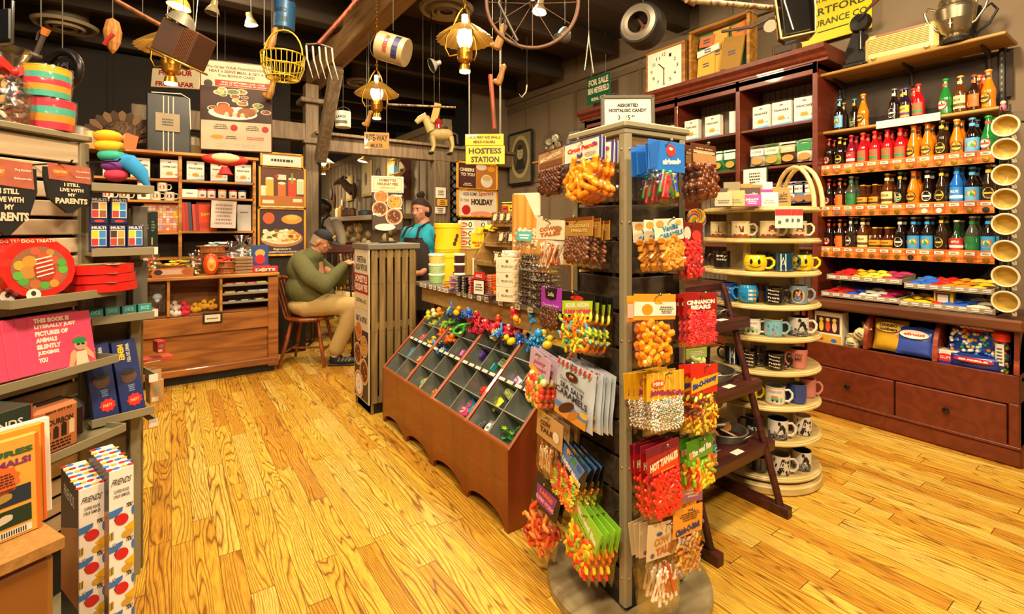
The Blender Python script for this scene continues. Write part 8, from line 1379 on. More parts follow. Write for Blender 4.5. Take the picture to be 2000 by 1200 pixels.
t = thing('framed_portrait', 'black-framed oval portrait print hanging on the wall beyond the candy tower', 'picture', Tm(*onx(1016, 309, 4.6)) @ Rz(-pi/2)); m = MB(); PWd, PHt = .62, .82
for c, d in (((0, 0, PHt/2), (PWd, .03, .035)), ((0, 0, -PHt/2), (PWd, .03, .035)), ((-PWd/2, 0, 0), (.035, .03, PHt)), ((PWd/2, 0, 0), (.035, .03, PHt))): m.box(c, d, BLK, .004)
part(m, 'frame', t); m = MB(Tm(0, -.002, 0)); m.rect(-PWd*.48, -PHt*.48, PWd*.48, PHt*.48, mt('#7a6c4c', .5), .2); m.oval(0, .02, PWd*.4, PHt*.42, mt('#a8986a', .5), 1, 30); m.oval(0, .02, PWd*.32, PHt*.34, mt('#4a4430', .5), 2, 30); m.oval(0, .08, PWd*.13, PHt*.13, mt('#a89874', .5), 3); m.oval(0, .17, PWd*.12, PHt*.05, mt('#2a2418', .5), 4); m.pg([(-PWd*.22, -PHt*.22), (PWd*.22, -PHt*.22), (PWd*.12, -.02), (-PWd*.12, -.02)], mt('#26221a', .5), 3); m.oval(-.03, .09, .012, .008, BLK, 5, 8); m.oval(.03, .09, .012, .008, BLK, 5, 8); m.rect(-.02, .035, .02, .042, BLK, 5); part(m, 'portrait_print', t)
SX = 4.45; yA, yB = yat(1052, SX), yat(1140, SX); t = thing('wall_shelf', 'small tan wall shelf holding a fan and a speaker', 'shelf', Tm(SX, (yA+yB)/2, 2.36)); m = MB(); m.box((.03, 0, 0), (.3, yA-yB, .025), TAN, .004); part(m, 'shelf_board', t); m = MB(); m.box((.16, 0, -.08), (.03, .03, .16), BLK); part(m, 'bracket', t)
t = thing('desk_fan', 'antique desk fan with pale blades on the small wall shelf', 'fan', Tm(SX, yat(1085, SX), 2.373) @ Rz(D(-70))); m = MB(); m.lathe([(.001, 0), (.09, 0), (.08, .03), (.02, .05), (.015, .14), (.001, .14)], BLK, 20); m.cyl((0, -.02, .22), (0, .1, .22), .05, BLK); part(m, 'fan_base', t); m = MB()
for k in range(4): m.ball((0, 0, 0), (.062, .006, .05), mt('#b8ac90', .4, .4), 14, 8, Tm(0, -.06, .22) @ Ry(pi/2*k+.4) @ Tm(.075, 0, 0) @ Rx(.35))
part(m, 'blades', t); m = MB()
for r in (.155, .11): m.tube([(r*cos(a*pi/12), -.1+.03*(r < .15)*-1, .22+r*sin(a*pi/12)) for a in range(24)], .0025, BLK, 5, True)
for k in range(8): a = k*pi/4; m.tube([(0, -.12, .22), (.11*cos(a), -.13, .22+.11*sin(a)), (.155*cos(a), -.08, .22+.155*sin(a)), (.12*cos(a), 0, .22+.12*sin(a))], .002, BLK, 5)
part(m, 'guard_cage', t)
t = thing('cabinet_speaker', 'grey arched cabinet speaker beside the fan on the small wall shelf', 'speaker', Tm(SX, yat(1127, SX), 2.373) @ Rz(D(-75))); m = MB(); m.prism([(-.13, 0), (.13, 0), (.13, .22), (.08, .32), (-.08, .32), (-.13, .22)], -.06, .06, mt('#6a675e', .5), Rx(pi/2)); part(m, 'speaker_body', t); m = MB(Tm(0, -.061, 0)); m.oval(0, .16, .095, .12, mt('#8a8678', .5), 1, 28); m.oval(0, .16, .08, .105, mt('#4a4740', .7), 2, 28); part(m, 'speaker_grille', t)
# = PEOPLE
def organic(m, name, p, vox=.012, label=None, sm=6):
    o = part(m, name, p, label); r = o.modifiers.new('fuse', 'REMESH'); r.mode = 'VOXEL'; r.voxel_size = vox; r.use_smooth_shade = True; s = o.modifiers.new('soften', 'SMOOTH'); s.factor = .5; s.iterations = sm; return o
def limb(m, pts, rs, c):
    pts = [Vector(p) for p in pts]
    for i in range(len(pts)-1): m.cyl(pts[i], pts[i+1], rs[i], c, rs[i+1], 14); m.ball(pts[i], rs[i], c, 14, 10)
    m.ball(pts[-1], rs[-1], c, 14, 10)
def hand(m, p, d, u, c, curl=.6):
    p = Vector(p); d = Vector(d).normalized(); u = Vector(u).normalized(); s = d.cross(u); m.ball(p+d*.04, (.036, .036, .03), c, 12, 8)
    for k, L in enumerate((.062, .072, .078, .07)):
        b = p+d*.065+s*(.027-.018*k); q = b+d*L*.45-u*L*.12*curl; e = q+d*L*.25*(1-curl)-u*L*.42*curl; m.tube([b-d*.02, b, q, e], [.0095, .0095, .009, .0075], c, 8); m.ball(e, .0078, c, 8, 6)
    b = p+d*.02+s*.034; m.tube([b-s*.015, b+s*.015+d*.02, b+s*.012+d*.05-u*.01], [.012, .011, .009], c, 8)
def head(m, M, c, s=1.0):
    q = m.M; m.M = q @ M @ Matrix.Scale(s, 4)
    m.ball((0, .012, .03), (.078, .095, .095), c, 20, 14); m.ball((0, -.02, -.04), (.058, .068, .07), c, 16, 12); m.ball((0, -.055, -.088), (.026, .024, .02), c); m.ball((0, -.062, .028), (.05, .025, .012), c)
    m.lathe([(.001, 0), (.012, .004), (.017, .03), (.001, .05)], c, 10, Tm(0, -.092, -.035) @ Rx(-.3)); m.ball((0, -.1, -.028), (.016, .016, .013), c)
    for x in (-1, 1): m.ball((x*.08, .02, -.005), (.012, .02, .032), c, 10, 8); m.ball((x*.042, -.055, -.02), (.024, .022, .022), c)
    m.ball((0, -.078, -.062), (.024, .01, .006), c); m.ball((0, -.077, -.072), (.02, .01, .006), c); m.cyl((0, .02, -.05), (0, .04, -.16), .055, c, .065); m.M = q
def face(p, M, s, brow, lip='#a05a48'):
    m = MB(M @ Matrix.Scale(s, 4))
    for x in (-.03, .03): m.ball((x, -.077, .008), (.011, .006, .005), mt('#e8e0d8', .3)); m.ball((x, -.084, .008), (.006, .003, .006), mt('#2a1a10', .2)); m.ball((x, -.086, .026), (.017, .005, .0035), mt(brow, .8))
    m.ball((0, -.088, -.066), (.02, .006, .006), mt(lip, .5)); part(m, 'face_features', p)
SK = mt('#c88a68', .5, var=.06)
pm = ony(605, 446, 5.4); PMN = Tm(pm.x+.01, 5.38, 0) @ Rz(D(-31))
t = thing('person', 'seated older person in olive sweater, khaki trousers and navy cap, holding a cane', 'person', PMN)
HM = Tm(.12, -.01, 1.26) @ Rz(pi/2) @ Rx(D(24)) @ Ry(D(-4))
m = MB(); head(m, HM, SK, 1.02); limb(m, [(.06, 0, 1.16), (-.02, 0, 1.05), (0, 0, .8), (-.03, 0, .62)], [.06, .13, .15, .14], SK)
for s in (-1, 1): limb(m, [(-.02, s*.17, 1.05), (.2, s*.25, .84), (.36, s*.07, 1.03)], [.05, .04, .028], SK); limb(m, [(-.02, s*.1, .6), (.46, s*.14, .62), ((.28, .42)[s > 0], s*.14, .1)], [.08, .055, .04], SK)
hand(m, (.36, -.07, 1.04), (.9, .35, .1), (.2, -.2, .95), SK, .9); hand(m, (.37, .06, 1.02), (.8, -.5, .1), (.2, .2, .95), SK, .9)
organic(m, 'body', t, .0085, sm=3); face(t, HM, 1.02, '#a89a88')
SWT = mt('#5c5c34', .85, var=.25, sc=40, bump=.5); m = MB(); m.ball((-.06, 0, .98), (.17, .24, .2), SWT, 20, 14); m.ball((-.02, 0, .78), (.23, .25, .2), SWT, 20, 14); m.ball((.04, 0, .7), (.2, .23, .13), SWT, 20, 14); m.ball((0, 0, 1.1), (.13, .17, .09), SWT); m.cyl((.0, 0, 1.1), (.06, 0, 1.17), .1, SWT, .078)
for s in (-1, 1): limb(m, [(-.03, s*.19, 1.04), (.08, s*.27, .92), (.22, s*.26, .83), (.3, s*.17, .93), (.355, s*.09, 1.01)], [.095, .09, .082, .068, .05], SWT)
organic(m, 'sweater', t, .014); KH_ = mt('#b89c62', .8, var=.12, sc=8, bump=.3); m = MB(); m.ball((-.02, 0, .6), (.21, .22, .12), KH_, 18, 12)
for s in (-1, 1): fx = (.28, .42)[s > 0]; limb(m, [(.0, s*.1, .6), (.24, s*.14, .62), (.46, s*.15, .6), (.4+(fx-.28)*.5, s*.15, .4), (fx+.02, s*.15, .17)], [.125, .11, .095, .085, .08], KH_)
organic(m, 'trousers', t, .014)
for s in (-1, 1):
    fx = (.28, .42)[s > 0]; sh = MB(Tm(fx+.05, s*.15, 0)); sh.ball((.04, 0, .045), (.15, .05, .04), mt('#1c1a18', .6), 18, 10); sh.ball((-.03, 0, .07), (.07, .045, .05), mt('#1c1a18', .6)); sh.box((.03, 0, .012), (.28, .09, .024), mt('#2c2824', .7), .01)
    o = part(sh, 'shoe', t); q = MB(Tm(fx+.05, s*.15, 0))
    for k in range(4): q.tube([(-.0+.035*k, -.046, .05), (.01+.035*k, -.03, .082-.006*k), (.01+.035*k, .03, .082-.006*k)], .006, mt('#8a8270', .6), 6)
    part(q, 'shoe_straps', t); q = MB(); q.cyl((fx+.01, s*.15, .09), (fx+.02, s*.15, .18), .042, mt('#d8d0c4', .8)); part(q, 'sock', t)
m = MB(HM); NV = mt('#14161f', .8); m.surf(lambda u, v: (.088*cos(2*pi*u)*cos(v*pi/2), .012+.104*sin(2*pi*u)*cos(v*pi/2), .05+.078*sin(v*pi/2)), 24, 8, NV); m.prism([(.07*cos(a), -.085-.085*sin(a)) for a in [pi*k/10 for k in range(11)]]+[(-.07, -.06), (.07, -.06)], .046, .054, NV, Rx(.12)); part(m, 'cap', t); m = MB(HM); m.ball((.02, -.09, .09), (.022, .01, .018), mt('#c8a81c', .6)); m.ball((-.02, -.092, .085), (.016, .008, .012), mt('#c8a81c', .6)); part(m, 'cap_emblem', t)
m = MB(HM); WG = mt('#c8a858', .3, .7)
for x in (-.032, .032): m.tube([(x+.024*cos(a*pi/7), -.1, .0+.016*sin(a*pi/7)) for a in range(14)], .0022, WG, 5, True); m.tube([(x*1.8, -.1, .008), (x*2.5, -.03, .012), (x*2.55, .02, .0)], .002, WG, 5)
part(m, 'eyeglasses', t); m = MB(HM); m.surf(lambda u, v: ((.083+.002*v)*cos(pi*u), .018+(.1)*sin(pi*u), -.05+.1*v), 16, 4, mt('#9a8468', .9)); part(m, 'hair', t)
m = MB(PMN); m.tube([(.39, -.0, 1.02), (.42, 0, .5), (.43, 0, .005)], .009, BLK, 8); m.tube([(.34, 0, 1.0), (.38, 0, 1.03), (.43, 0, 1.01)], .012, BLK, 8); solo(m, 'walking_cane', 'black walking cane upright in the hands of the seated person', 'cane')
CHW = wood('#9a4f1c', '#64290c', .4, 6, 'z', 9, .3); t = thing('wooden_chair', 'low brown wooden spindle chair carrying the seated person', 'chair', PMN @ Tm(-.02, 0, 0)); m = MB(); m.lathe([(.001, .455), (.22, .455), (.235, .475), (.225, .492), (.001, .485)], CHW, 28); part(m, 'seat', t)
for sx in (-1, 1):
    for sy in (-1, 1): m = MB(); m.tube([(sx*.13, sy*.13, .46), (sx*.17, sy*.17, .25), (sx*.22, sy*.22, 0)], [.017, .021, .015], CHW, 10); part(m, 'leg', t)
    m = MB(); m.cyl((sx*.18, -.18, .15), (sx*.18, .18, .15), .011, CHW); part(m, 'stretcher', t)
m = MB(); m.cyl((-.18, 0, .15), (.18, 0, .15), .011, CHW); part(m, 'stretcher', t)
for k in range(5): m = MB(); y = -.16+.08*k; m.cyl((-.19, y*.85, .48), (-.29, y, .86), .009, CHW); part(m, 'spindle', t)
m = MB(); m.tube([(-.24, -.21, .84), (-.3, -.1, .88), (-.31, 0, .89), (-.3, .1, .88), (-.24, .21, .84)], .02, CHW, 8); part(m, 'top_rail', t)
def standing(M, lab, skin, shirt, sleeve, apron, pants, hairc, fat=1.0, turn=0, bun=False, H=1.0, arm=0):
    t = thing('person', lab, 'person', M @ Matrix.Scale(H, 4)); S_ = mt(skin, .5, var=.05); C_ = mt(shirt, .8, var=.1, bump=.2); HM = Tm(0, -.03, 1.6) @ Rz(D(turn)) @ Rx(D(8)); m = MB(); head(m, HM, S_); limb(m, [(0, 0, 1.46), (0, 0, 1.3), (0, 0, 1.0)], [.06, .1, .1], S_)
    for s in (-1, 1): limb(m, [(s*.17, 0, 1.38), (s*.24, .02, 1.1), (s*.17, -.18, .98)], [.05, .042, .03], S_); hand(m, (s*.17, -.18, .98), (-s*.3, -1, 0), (0, 0, 1), S_, .4); limb(m, [(s*.1, 0, .95), (s*.11, 0, .5), (s*.12, .02, .08)], [.08, .06, .04], S_)
    organic(m, 'body', t, .011, sm=3); face(t, HM, 1.0, '#2a1a10'); m = MB(); m.ball((0, .01, 1.28), (.2*fat, .14*fat, .17), C_, 18, 12); m.ball((0, -.01, 1.08), (.19*fat, .15*fat, .18), C_, 18, 12); m.ball((0, 0, 1.4), (.15, .09, .07), C_); m.cyl((0, .01, 1.4), (0, .0, 1.47), .09, C_, .07)
    for s in (-1, 1): limb(m, [(s*.18*fat, 0, 1.36), (s*.235*fat, .02, 1.2)]+([(s*.25*fat, .02, 1.1)] if sleeve > 1 else []), [.082, .072, .065], C_)
    organic(m, 'shirt', t, .014); m = MB(); K = mt(pants, .85); m.ball((0, 0, .95), (.18*fat, .14*fat, .12), K)
    for s in (-1, 1): limb(m, [(s*.09, 0, .93), (s*.1, 0, .5), (s*.11, .02, .1)], [.11, .08, .06], K)
    organic(m, 'trousers', t, .016); m = MB(); A_ = mt(apron, .8); m.surf(lambda u, v: ((u-.5)*(.24+.24*min(1, (1-v)*2.2))*fat, -.155*fat-.015+.1*abs(2*u-1)**2.4, .62+.7*v), 12, 10, A_); part(m, 'apron', t); m = MB()
    for s in (-1, 1): m.tube([(s*.11, -.15*fat, 1.32), (s*.09, -.13, 1.42), (s*.06, .03, 1.475)], .012, A_, 6)
    m.ball((0, -.165*fat-.01, 1.18), (.022, .006, .016), mt('#c87a2a', .6)); part(m, 'apron_straps', t); m = MB(HM); Hc = mt(hairc, .8, bump=.5, sc=60); m.surf(lambda u, v: (.083*cos(2*pi*u)*cos(v*pi/2), .018+.099*sin(2*pi*u)*cos(v*pi/2), .022-.045*sin(2*pi*u)*(1-v)+.106*sin(v*pi/2)), 28, 8, Hc); m.ball((0, .045, -.005), (.088, .08, .1), Hc, 16, 10)
    if bun: m.ball((0, .02, .15), (.045, .045, .035), Hc); m.ball((.02, .01, .17), (.03, .03, .025), Hc)
    part(m, 'hair', t)
    for s in (-1, 1): m = MB(Tm(s*.12, -.03, 0)); m.ball((0, -.03, .045), (.05, .13, .045), BLK, 16, 10); part(m, 'shoe', t)
P = atd(826, 446, 4.9); standing(Tm(P.x, P.y, 0) @ Rz(D(-72)), 'cashier in a turquoise polo and dark brown apron with hair tied in a bun', '#c88a6c', '#1c9cb8', 1, '#241510', '#1c1814', '#2a1810', 1.2, 8, True, .99)
P = atd(634, 446, 7.6); standing(Tm(P.x, P.y, 0) @ Rz(D(-55)), 'dark-haired person in a pale grey shirt and dark apron standing in the dining room', '#4a2a1a', '#a89e8c', 2, '#1c120e', '#1c1814', '#0e0a08', 1.15, -10, False, 1.08)
# = DINING ROOM WALL AND FURNITURE
Z1 = onx(690, 424, 3.3); m = MB(); m.box((3.46, 10.6, 1.62), (.34, 4.6, .1), GW, .008); solo(m, 'mantel_shelf', 'long grey mantel shelf above the stone hearth in the dining room', 'shelf')
t = thing('stone_hearth', 'rounded tan fieldstone hearth under the grey mantel in the dining room', 'hearth', Tm(0, 0, 0)); m = MB(); R = random.Random(3); m.box((3.53, 10.6, .78), (.1, 4.4, 1.56), mt('#5a4a34', .9))
for i in range(110): m.ball((3.47, 8.6+R.uniform(0, 4.1), R.uniform(.08, 1.5)), (.06, R.uniform(.1, .16), R.uniform(.07, .11)), mt(R.choice(['#a8905c', '#94784a', '#b8a070', '#8a7450']), .9), 9, 6)
part(m, 'stone_facing', t, kind='stuff')
def onw(px, py, X=3.58): return onx(px, py, X)
for i, (px, py, w_, h_, c, n) in enumerate(((682, 368, .5, .62, '#c8a050', 'gilt-framed silhouette print'), (716, 350, .62, .78, '#b89a5a', 'tall cream print in a wooden frame'), (764, 345, .4, .6, '#c8982a', 'yellow-toned framed print'))):
    P = onw(px, py); t = thing('framed_print', n+' on the dining room wall', 'picture', FXM(P.x, P.y, P.z)); m = MB()
    m.box((0, 0, 0), (w_, .03, h_), mt(c, .5), .006); part(m, 'frame', t); m = MB(Tm(0, -.016, 0)); m.rect(-w_*.4, -h_*.42, w_*.4, h_*.42, mt('#c8b88c', .6), .5); m.oval(0, 0, w_*.14, h_*.2, mt('#6a5a3c', .6), 1); part(m, 'print_sheet', t)
P = onw(697, 365); t = thing('deer_head', 'mounted dark deer head on the dining room wall', 'taxidermy', FXM(3.5, P.y, P.z-.1) @ Rz(D(-35))); m = MB(); DT = mt('#3c2414', .8, bump=.3); m.ball((0, .02, 0), (.14, .05, .2), DT); m.tube([(0, 0, 0), (0, -.15, .1), (0, -.26, .24)], [.13, .1, .08], DT, 12); m.tube([(0, -.24, .26), (0, -.36, .22), (0, -.46, .16)], [.085, .06, .035], DT, 12); m.ball((0, -.46, .16), .036, mt('#8a6a48', .7))
for s in (-1, 1): m.ball((s*.1, -.2, .32), (.06, .015, .03), DT)
part(m, 'deer_body', t)
for s in (-1, 1): m = MB(); m.tube([(s*.04, -.22, .32), (s*.12, -.2, .46), (s*.16, -.26, .62)], [.014, .011, .005], mt('#8a7450', .6), 7); m.tube([(s*.12, -.2, .46), (s*.08, -.28, .54)], [.01, .004], mt('#8a7450', .6), 6); part(m, 'antler', t)
for i, (px, py, c, r, h, n) in enumerate(((645, 378, '#8a857a', .12, .34, 'oval grey wash pan'), (738, 342, '#4a463c', .1, .3, 'dark iron skillet'), (618, 370, '#c8b890', .16, .2, 'pale horn'), (652, 392, '#6a3a1c', .05, .4, 'brown leather strap'), (668, 398, '#d8d0c0', .05, .24, 'white enamel thermometer'), (660, 356, '#9a6a2c', .07, .14, 'small brass bell'), (745, 352, '#7a4a2a', .09, .16, 'wooden butter paddle'))):
    P = onw(px, py, 3.57); m = MB(); m.ball((0, 0, 0), (r, .03, h/2), mt(c, .5, .2), 16, 10); m.tube([(0, 0, h*.45), (.0, .01, h*.6), (.01, .012, h*.66)], .008, mt(c, .5), 6); solo(m, 'wall_antique', n+' hung on the dining room boards', 'antique', FXM(P.x, P.y, P.z))
for i, (Y, c, w_, h_, n) in enumerate(((12.6, '#d8d0b8', .12, .24, 'pale book'), (12.3, '#c88a2a', .12, .28, 'amber book'), (11.9, '#4a2e18', .2, .22, 'dark keg'), (11.4, '#5a3a20', .22, .2, 'brown crate'), (10.9, '#8a6a4a', .12, .14, 'small figurine'), (10.45, '#24344a', .3, .12, 'blue glass dish'), (9.8, '#5a2018', .2, .3, 'red-brown coffee mill'), (9.3, '#3a2a1c', .2, .2, 'dark tin'))):
    m = MB(); m.lathe([(.001, 0), (w_*.45, 0), (w_*.5, h_*.15), (w_*.5, h_*.8), (w_*.3, h_), (.001, h_)], mt(c, .5), 16 if i in (2, 4, 5, 6) else 4); solo(m, 'mantel_antique', n+' standing on the grey mantel', 'antique', Tm(3.44, Y, 1.672))
t = thing('corner_shelf', 'scalloped tan hanging shelf with three tiers on the dining room wall', 'shelf', FXM(3.6, onw(792, 340).y, 0)); zz = onw(790, 340).z; m = MB(); m.prism([(0, -.5), (.12, -.5), (.2, -.4), (.1, -.26), (.2, -.1), (.1, .06), (.22, .22), (.22, .3), (0, .3)], -.01, .01, mt('#4a1c14', .5), Matrix(((0, 0, 1, .22), (-1, 0, 0, 0), (0, 1, 0, zz), (0, 0, 0, 1)))); part(m, 'scalloped_side', t)
for k in range(3): m = MB(); m.box((0, -.12, zz+.26-.27*k), (.46, .24, .025), TAN, .004); part(m, 'shelf_board', t)
carton(.2, .1, .16, '#7ab8c8', 'pale blue and white carton on the scalloped dining room shelf', FXM(3.42, onw(781, 336).y, zz+.003)); carton(.16, .1, .08, '#d8d0c0', 'white jar set on the top tier of the scalloped shelf', FXM(3.42, onw(784, 315).y, zz+.275))
for i, (px, d) in enumerate(((650, 6.2), (700, 7.7))):
    P = atd(px, 446, d); t = thing('rocking_chair', 'dark brown rocking chair at the dining room entrance, %s one' % ('nearer', 'farther')[i], 'chair', Tm(P.x, P.y, 0) @ Rz(D(-20+50*i)), 'rocking chairs'); RK = mt('#4a1f10', .4, coat=.3); m = MB(); m.box((0, 0, .42), (.5, .46, .04), RK, .015); part(m, 'seat', t)
    for s in (-1, 1):
        m = MB(); m.tube([(s*.22, -.38, .07), (s*.22, -.1, .02), (s*.22, .2, .03), (s*.22, .45, .12)], .018, RK, 8); part(m, 'rocker', t)
        for y in (-.2, .2): m = MB(); m.cyl((s*.22, y, .03), (s*.22, y, .62 if y < 0 else .44), .018, RK); part(m, 'leg', t)
        m = MB(); m.cyl((s*.22, .2, .42), (s*.24, .34, 1.14), .018, RK); m.box((s*.24, .0, .63), (.07, .5, .025), RK, .01); part(m, 'arm', t)
    m = MB()
    m.box((0, .31, 1.12), (.5, .04, .12), RK, .02, Rx(-.0)); part(m, 'head_rail', t)
    for k in range(6): m = MB(); x = -.19+.076*k; m.cyl((x, .21, .44), (x, .32, 1.1), .011, RK); part(m, 'back_slat', t)
# = LAMPS AND ANTIQUES UNDER THE CEILING
BRS = mt('#b8862c', .3, .85, var=.2); GLOW = mt('#fff0cc', .5, e=9.0, var=0); WIRE = mt('#4a4438', .5, .3)
def wire(t, x=0, y=0, z0=0, z1=1, c=None, r=.0025): m = MB(); m.cyl((x, y, z0), (x, y, z1), r, c or WIRE, n=5); part(m, 'wire', t)
def pendant(px, py, d, lab, lit=True):
    P = atd(px, py, d); t = thing('pendant_lamp', lab, 'lamp', Tm(*P), 'brass oil-style pendant lamps'); m = MB(); m.lathe([(.001, -.17), (.038, -.165), (.03, -.13), (.018, -.12), (.045, -.1), (.05, -.06), (.05, -.03), (.035, -.02), (.03, -.01)], BRS, 24); part(m, 'brass_font', t)
    m = MB(); m.lathe([(.03, -.015), (.048, .02), (.052, .05), (.04, .09), (.02, .12), (.02, .19), (.001, .19)], GLOW, 20); part(m, 'glass_chimney', t, 'glowing glass chimney')
    m = MB(); m.surf(lambda u, v: ((.03+.15*v+.006*v*cos(24*2*pi*u))*cos(2*pi*u), (.03+.15*v+.006*v*cos(24*2*pi*u))*sin(2*pi*u), .14-.11*v**1.2), 96, 6, mt('#b89040', .4, .6)); part(m, 'fluted_shade', t, 'fluted brass shade')
    for a in (0, 2.1, 4.2): m = MB(Rz(a+.4)); m.tube([(.045, 0, -.06), (.1, 0, -.07), (.125, 0, -.02), (.12, 0, .05), (.07, 0, .13), (.04, 0, .2), (.012, 0, .235)], .005, BRS, 7); part(m, 'arm', t)
    m = MB(); m.cyl((0, 0, -.175), (0, 0, -.168), .034, GLOW); part(m, 'lower_bulb', t); m = MB()
    for k in range(int((3.8-P.z-.23)/.03)): m.tube([(.008*cos(a*pi/3)*(k % 2), .008*cos(a*pi/3)*((k+1) % 2), .25+.03*k+.018*sin(a*pi/3)) for a in range(6)], .0025, BRS, 4, True)
    part(m, 'chain', t)
pendant(908, 88, 3.1, 'brass oil-style pendant lamp with a bright chimney beside the bicycle wheel'); pendant(736, 192, 4.1, 'brass oil-style pendant lamp above the RITE-WAY sign'); pendant(632, 322, 8.8, 'brass oil-style pendant lamp far inside the dining room'); pendant(334, 108, 2.9, 'brass oil-style pendant lamp half hidden by the brown bellows case')
def spotl(px, py, d, lit, lab, r=.045, ax=(-.2, 0, -1), c='#b8a880'):
    P = atd(px, py, d); t = thing('spot_lamp', lab, 'lamp', Tm(*P)); q = Vector(ax).normalized().to_track_quat('Z', 'Y').to_matrix().to_4x4(); m = MB(q); m.lathe([(.001, -.1), (.022, -.1), (.024, -.06), (r*.8, -.03), (r, 0)], mt(c, .4, .3), 20); part(m, 'lamp_head', t); m = MB(q); m.cyl((0, 0, -.008), (0, 0, -.003), r*.9, GLOW if lit else BLK); part(m, 'bulb', t); wire(t, 0, .0, .08, 3.81-P.z, BLK, .005)
spotl(349, 14, 2.7, 1, 'lit brass spot lamp above the brown bellows case', .06, c='#c8a030'); spotl(491, 50, 3.9, 1, 'lit white spot lamp beside the hanging blue can', .05, (.2, 0, -1)); spotl(414, 26, 3.6, 0, 'unlit pale spot lamp above the Thanksgiving poster', .05); spotl(1053, 24, 3.6, 1, 'lit spot lamp seen through the wheel spokes', .055); spotl(708, 316, 8.6, 1, 'small lit spot lamp in the dining room', .09, c='#c8a030'); spotl(842, 128, 4.6, 0, 'unlit white spot lamp turned sideways near the big lamp', .07, (-1, .2, -.5), '#a8a498'); spotl(1104, 68, 3.6, 0, 'grey spot lamp with open black mouth beside the wheel', .06, (1, 0, .4), '#5c5a54')
for i, (px, py, r, n) in enumerate(((128, 48, .27, 'above the glass mug'), (194, 170, .24, 'above the mounted turkey'), (872, 16, .26, 'above the big pendant lamp'), (704, 160, .2, 'beside the hanging tin can'))):
    P = onz(px, py, 3.5); t = thing('ceiling_vent', 'round stepped ceiling vent, '+n, 'vent', Tm(P.x, P.y, 3.5), 'round ceiling vents'); m = MB(); m.lathe([(r, .0), (r*.93, -.03), (r*.8, -.02)], mt('#8a7a60', .5), 36); m.cyl((0, 0, -.02), (0, 0, .03), r*.8, mt('#4a4030', .6), n=30); part(m, 'rim', t)
    for k in (.62, .4): m = MB(); m.lathe([(r*k, -.015), (r*k*.9, -.05), (r*(k-.16), -.035)], mt('#8a7a60', .5), 32); part(m, 'ring', t)
    m = MB(); m.cyl((0, 0, .0), (0, 0, .32), r*.7, mt('#5a4c38', .6)); part(m, 'duct', t)
def ant(name, lab, cat, px, py, d, rz=-35): P = atd(px, py, d); t = thing(name, lab, cat, Tm(*P) @ Rz(D(rz))); return t, 3.81-P.z
IRN = mt('#5a5048', .5, .6, var=.3); RST = mt('#6a4c38', .6, .5, var=.3)
t, up = ant('bicycle_wheel', 'old bicycle wheel and fork hanging under the joists', 'wheel', 1040, 4, 2.6); R_ = .245; m = MB(); m.tube([(R_*cos(a*pi/24), 0, R_*sin(a*pi/24)) for a in range(48)], .01, RST, 8, True); part(m, 'rim', t); m = MB(); m.cyl((0, -.04, 0), (0, .04, 0), .015, IRN); [m.cyl((0, .02*(-1)**k, 0), (R_*cos(k*pi/6), 0, R_*sin(k*pi/6)), .0025, RST, n=5) for k in range(12)]; part(m, 'spokes', t); m = MB(); m.tube([(-.12, -.03, .2), (-.18, -.03, -.02), (-.12, -.03, -.14), (-.08, -.03, -.22)], .008, IRN, 6); m.tube([(-.2, -.03, .0), (.05, -.03, .1), (.2, -.03, .2)], .008, IRN, 6); m.tube([(-.14, .03, .1), (-.15, .03, -.15), (-.05, .03, -.24)], .006, IRN, 6); part(m, 'fork', t); wire(t, 0, 0, .2, up)
t, up = ant('tyre_antique', 'small black tyre with iron rim hanging by the clock', 'tyre', 1256, 52, 3.3, -72); m = MB(); m.lathe([(.085, -.09), (.13, -.085), (.145, -.05), (.145, .05), (.13, .085), (.085, .09), (.08, 0), (.085, -.09)], mt('#17130f', .5), 36, Rx(pi/2)); part(m, 'tyre_body', t); m = MB(); m.lathe([(.07, -.095), (.09, -.1), (.12, -.092)], mt('#8a8070', .4, .6), 32, Rx(pi/2) @ Matrix.Scale(-1, 4, (0, 0, 1))); [m.cyl((0, -.0, 0), (.09*cos(a*2.1), 0, .09*sin(a*2.1)), .012, mt('#6a3c24', .6), n=7) for a in range(3)]; part(m, 'rim', t); wire(t, 0, 0, .14, up)
t, up = ant('pitchfork', 'five-tined pitchfork with a long red-brown handle on the beam', 'pitchfork', 622, 92, 3.0, -20); m = MB(); m.tube([(-.0, 0, .02), (.14, .0, .2), (.34, -.05, .45)], .014, wood('#8a3c18', '#5c2410', .4, 6, 'z', 9), 10); part(m, 'handle', t); m = MB(); m.tube([(-.07, 0, -.02), (-.07, 0, .01), (0, 0, .02), (.08, 0, 0), (.08, 0, -.03)], .007, IRN, 8)
for k in range(5): x = -.07+.037*k; m.tube([(x, 0, 0), (x+.01, -.03, -.09), (x+.04, -.02, -.2)], [.007, .006, .002], mt('#b8a890', .4, .5), 7)
part(m, 'tines', t); wire(t, .2, -.02, .27, up)
t, up = ant('wire_basket', 'yellow wire egg basket with a tall bail handle', 'basket', 553, 125, 3.0); YW = mt('#c8a82c', .4, .4); m = MB()
for z, r in ((.05, .125), (-.02, .12), (-.09, .095)): m.tube([(r*cos(a*pi/14), r*sin(a*pi/14), z) for a in range(28)], .005 if z > 0 else .004, YW, 6, True)
for k in range(26): a = 2*pi*k/26; m.tube([(.125*cos(a), .125*sin(a), .05), (.12*cos(a), .12*sin(a), -.02), (.095*cos(a), .095*sin(a), -.09), (.03*cos(a), .03*sin(a), -.1)], .0028, YW, 5)
part(m, 'wire_body', t); m = MB(); m.tube([(.12*cos(a), 0, .05+.16*sin(a)) for a in [pi*k/12 for k in range(13)]], .005, YW, 7); part(m, 'bail_handle', t); wire(t, 0, 0, .21, up)
